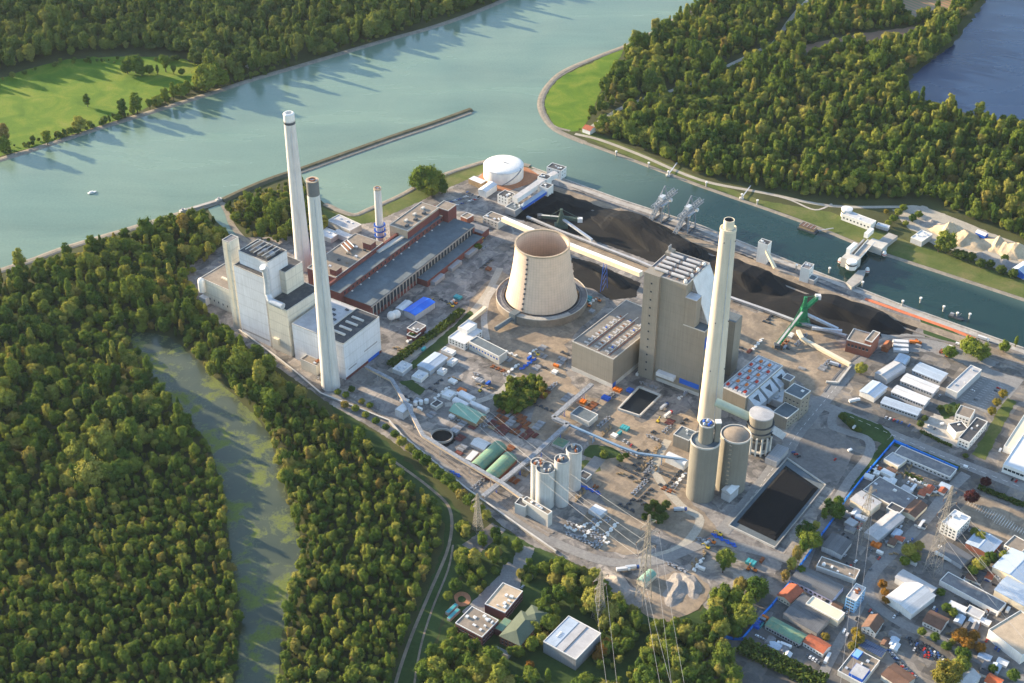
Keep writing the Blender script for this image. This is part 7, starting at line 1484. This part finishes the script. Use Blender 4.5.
trees_px([(921, 635, .5), (934, 641, .5), (946, 650, .6), (962, 660, .8), (960, 672, 1.0), (1012, 680, .6), (992, 672, .5), (952, 644, .4)], 'street tree along the lower estate street', 'lower street trees', kind=1)
trees_px([(944, 684, 1.1), (950, 680, .9)], 'big yellow green tree at the bottom edge of the street', 'bottom street trees', kind=5, leaf='leaf_yellow')
trees_px([(858, 643, .6), (852, 650, .6), (855, 635, .5)], 'yellow bush at the side street corner', 'side street bushes', kind=1, leaf='leaf_yellow')
trees_px([(825, 640, .5)], 'yellow shrub beside the orange roofed house', None, kind=1, leaf='leaf_yellow'); trees_px([(940, 596, .5), (946, 612, .6), (952, 616, .6), (978, 570, .7), (984, 566, .7), (990, 562, .7), (972, 574, .6), (974, 536, .6), (980, 541, .6), (1003, 560, .6)], 'green bush in the courts of the lower estate', 'estate bushes', kind=1)
trees_px([(842, 420, .5), (850, 426, .5), (858, 432, .4), (958, 410, .5), (948, 413, .5), (940, 410, .4), (962, 420, .4), (920, 427, .5), (924, 421, .4), (965, 458, .4)], 'bush on the verges of the main street', 'main street bushes', kind=1, leaf='leaf_dark')
trees_px([(512, 392, .55), (520, 388, .6), (516, 400, .55), (525, 396, .6), (530, 402, .55), (522, 408, .55), (512, 410, .5), (536, 398, .55), (506, 402, .5), (510, 384, .6), (540, 392, .5), (532, 388, .6), (500, 408, .45), (526, 384, .5)], 'small tree in the scrub patch below the cooling tower', 'scrub patch trees', kind=0)
trees_px([(542, 395, .6), (545, 400, .5)], 'lime yellow tree at the right tip of the scrub patch', 'lime trees of the scrub patch', leaf='leaf_yellow', kind=3)
trees_px([(648, 512, .6), (654, 508, .65), (660, 514, .65), (666, 508, .55), (652, 520, .6), (658, 524, .6), (664, 520, .55), (645, 520, .5)], 'tree of the small round island below the yard lots', 'island trees', kind=1, leaf='leaf_dark')
trees_px([(413, 338, .4), (478, 250, .6), (604, 458, .5), (620, 462, .5), (626, 458, .4), (588, 418, .4)], 'lone bush inside the power works', 'lone works bushes', kind=1)
trees_px([(386, 430, .5), (395, 438, .6), (402, 446, .65), (410, 452, .6), (418, 460, .7), (426, 466, .7), (434, 474, .8), (440, 480, .8), (448, 486, .85), (455, 492, .8), (462, 500, .8), (470, 506, .8), (478, 514, .8), (486, 520, .7), (376, 424, .5), (366, 418, .5), (356, 412, .5), (345, 408, .5)], 'tree in the row along the white railway wall', 'railway wall tree row', kind=1)
trees_px([(338, 395, .5), (346, 398, .5), (352, 392, .5), (362, 404, .5), (370, 408, .5)], 'bush at the foot of the banded chimney', 'banded chimney bushes', kind=1)
# grove round the offices
gr = fill([(424, 668), (450, 645), (470, 650), (490, 658), (512, 672), (535, 674), (560, 690), (605, 690), (640, 665), (655, 640), (700, 640), (730, 655), (740, 700), (420, 700)], 13.5, 41)
gr2 = fill([(470, 548), (500, 548), (516, 552), (505, 566), (485, 590), (470, 588), (462, 565)], 14, 42) + fill([(535, 575), (560, 568), (600, 585), (618, 610), (650, 635), (620, 650), (608, 628), (585, 612), (560, 605), (540, 595)], 13.5, 43)
gr3 = fill([(700, 625), (715, 600), (740, 590), (765, 596), (752, 620), (735, 636), (712, 632)], 12, 44) + fill([(725, 560), (732, 570), (722, 575)], 6, 45)
for L_, lab, gp, lf in ((gr, 'tree of the grove along the bottom edge below the offices', 'bottom grove', 'leaf'), (gr2, 'tree of the grove around the brick offices and grove pylon', 'office grove', 'leaf'), (gr3, 'tree of the round grove beside the gravel mounds', 'gravel mound grove', 'leaf')):
    for x, y in L_: tree(x, y, tr_.uniform(1.05, 1.55), lab, gp, leaf=lf)
gw = fill([(418, 690), (440, 650), (470, 655), (512, 676), (535, 678), (560, 694), (606, 694), (642, 662), (655, 622), (690, 622), (730, 640), (742, 700), (730, 760), (418, 760)], 8, 61) + fill([(460, 520), (500, 540), (518, 552), (506, 568), (484, 596), (466, 592), (455, 560)], 11, 62, [[(462, 545), (492, 523), (506, 530), (478, 555)], [(452, 590), (472, 590), (472, 608), (452, 608)]]) + fill([(532, 575), (545, 562), (600, 580), (622, 606), (655, 630), (622, 655), (606, 628), (585, 606), (555, 604)], 9, 63) + fill([(545, 604), (562, 606), (548, 640), (538, 650), (524, 660), (505, 662), (512, 655), (530, 640)], 9, 67) + fill([(520, 560), (540, 570), (530, 592), (548, 600), (560, 612), (552, 628), (545, 606), (526, 588), (512, 580)], 9, 71) + fill([(566, 606), (600, 615), (612, 636), (602, 632), (570, 614)], 8, 72) + fill([(452, 632), (470, 640), (490, 652), (500, 668), (440, 660)], 8, 68) + fill([(600, 640), (615, 630), (640, 640), (620, 670), (592, 672)], 9, 69) + fill([(466, 575), (480, 580), (470, 592), (460, 585)], 9, 70) + fill([(700, 632), (715, 596), (742, 588), (768, 594), (752, 622), (738, 640), (712, 638)], 9, 64) + fill([(224, 206), (250, 196), (300, 180), (318, 205), (326, 232), (312, 240), (280, 244), (255, 240), (236, 226)], 8.5, 65) + fill([(493, 406), (512, 382), (528, 378), (548, 388), (532, 406), (510, 418)], 4.5, 66)
sg = [p for p in gw if p[1] < G(0, 450).y]; ss = [p for p in gw if p[1] >= G(0, 450).y]
wood('underwood', 'lower trees and bushes filling the groves around the offices', sg, .55, 1.1, 15, protos, (0, 1, 3, 5))
wood('shore_underwood', 'bushes filling the mole grove and the scrub patch below the cooling tower', ss, .4, .8, 16, protos, (0, 1, 3))
trees_px([(602, 655, .7), (606, 648, .6), (530, 668, .5), (597, 660, .5)], 'orange leaved tree beside the grey cube hall', 'orange trees at the grey hall', kind=1, leaf='leaf_orange')
trees_px([(462, 575, .7), (456, 590, .7), (448, 600, .6), (470, 580, .6), (463, 560, .8), (460, 630, .6)], 'tree on the lawn beside the round red path', 'round path trees', kind=1)
print('trees as things', NT, 'objects', len(bpy.data.objects))

# same-looking neighbours: tell them apart by their order across the view
def across(o):
    v = o.matrix_basis.translation; d = v - Vector((0, 0, CAMH)); return d.x / (d.y * _c - d.z * _s)
ORD = 'first second third fourth fifth sixth seventh eighth ninth tenth eleventh twelfth thirteenth fourteenth fifteenth sixteenth seventeenth eighteenth nineteenth twentieth'.split()
same = {}
for o in COL.objects:
    if o.parent is None and 'label' in o and o.get('kind') is None: same.setdefault(o['label'], []).append(o)
for lab, os_ in same.items():
    if 2 <= len(os_) <= 20:
        for i, o in enumerate(sorted(os_, key=across)):
            nl = '%s, %s from left' % (lab, ORD[i]); o['label'] = nl if len(nl.split()) <= 16 else lab
            if 'group' not in o: o['group'] = lab

# evening haze: even, pale air over the whole site
hz = link('haze', MB().box(-2600, 2600, -60, 4200, -1.0, CAMH + 40).mesh('haze', []))
hz['kind'] = 'stuff'; hz['label'] = 'thin pale evening haze over the whole valley'
hm = bpy.data.materials.new('haze'); hm.use_nodes = True; ht_ = hm.node_tree
for n_ in list(ht_.nodes):
    if n_.type != 'OUTPUT_MATERIAL': ht_.nodes.remove(n_)
pv = ht_.nodes.new('ShaderNodeVolumePrincipled'); pv.inputs['Color'].default_value = (.66, .82, 1, 1); pv.inputs['Density'].default_value = .000009; pv.inputs['Anisotropy'].default_value = .1
ht_.links.new(pv.outputs[0], [n_ for n_ in ht_.nodes if n_.type == 'OUTPUT_MATERIAL'][0].inputs['Volume'])
hz.data.materials.append(hm)
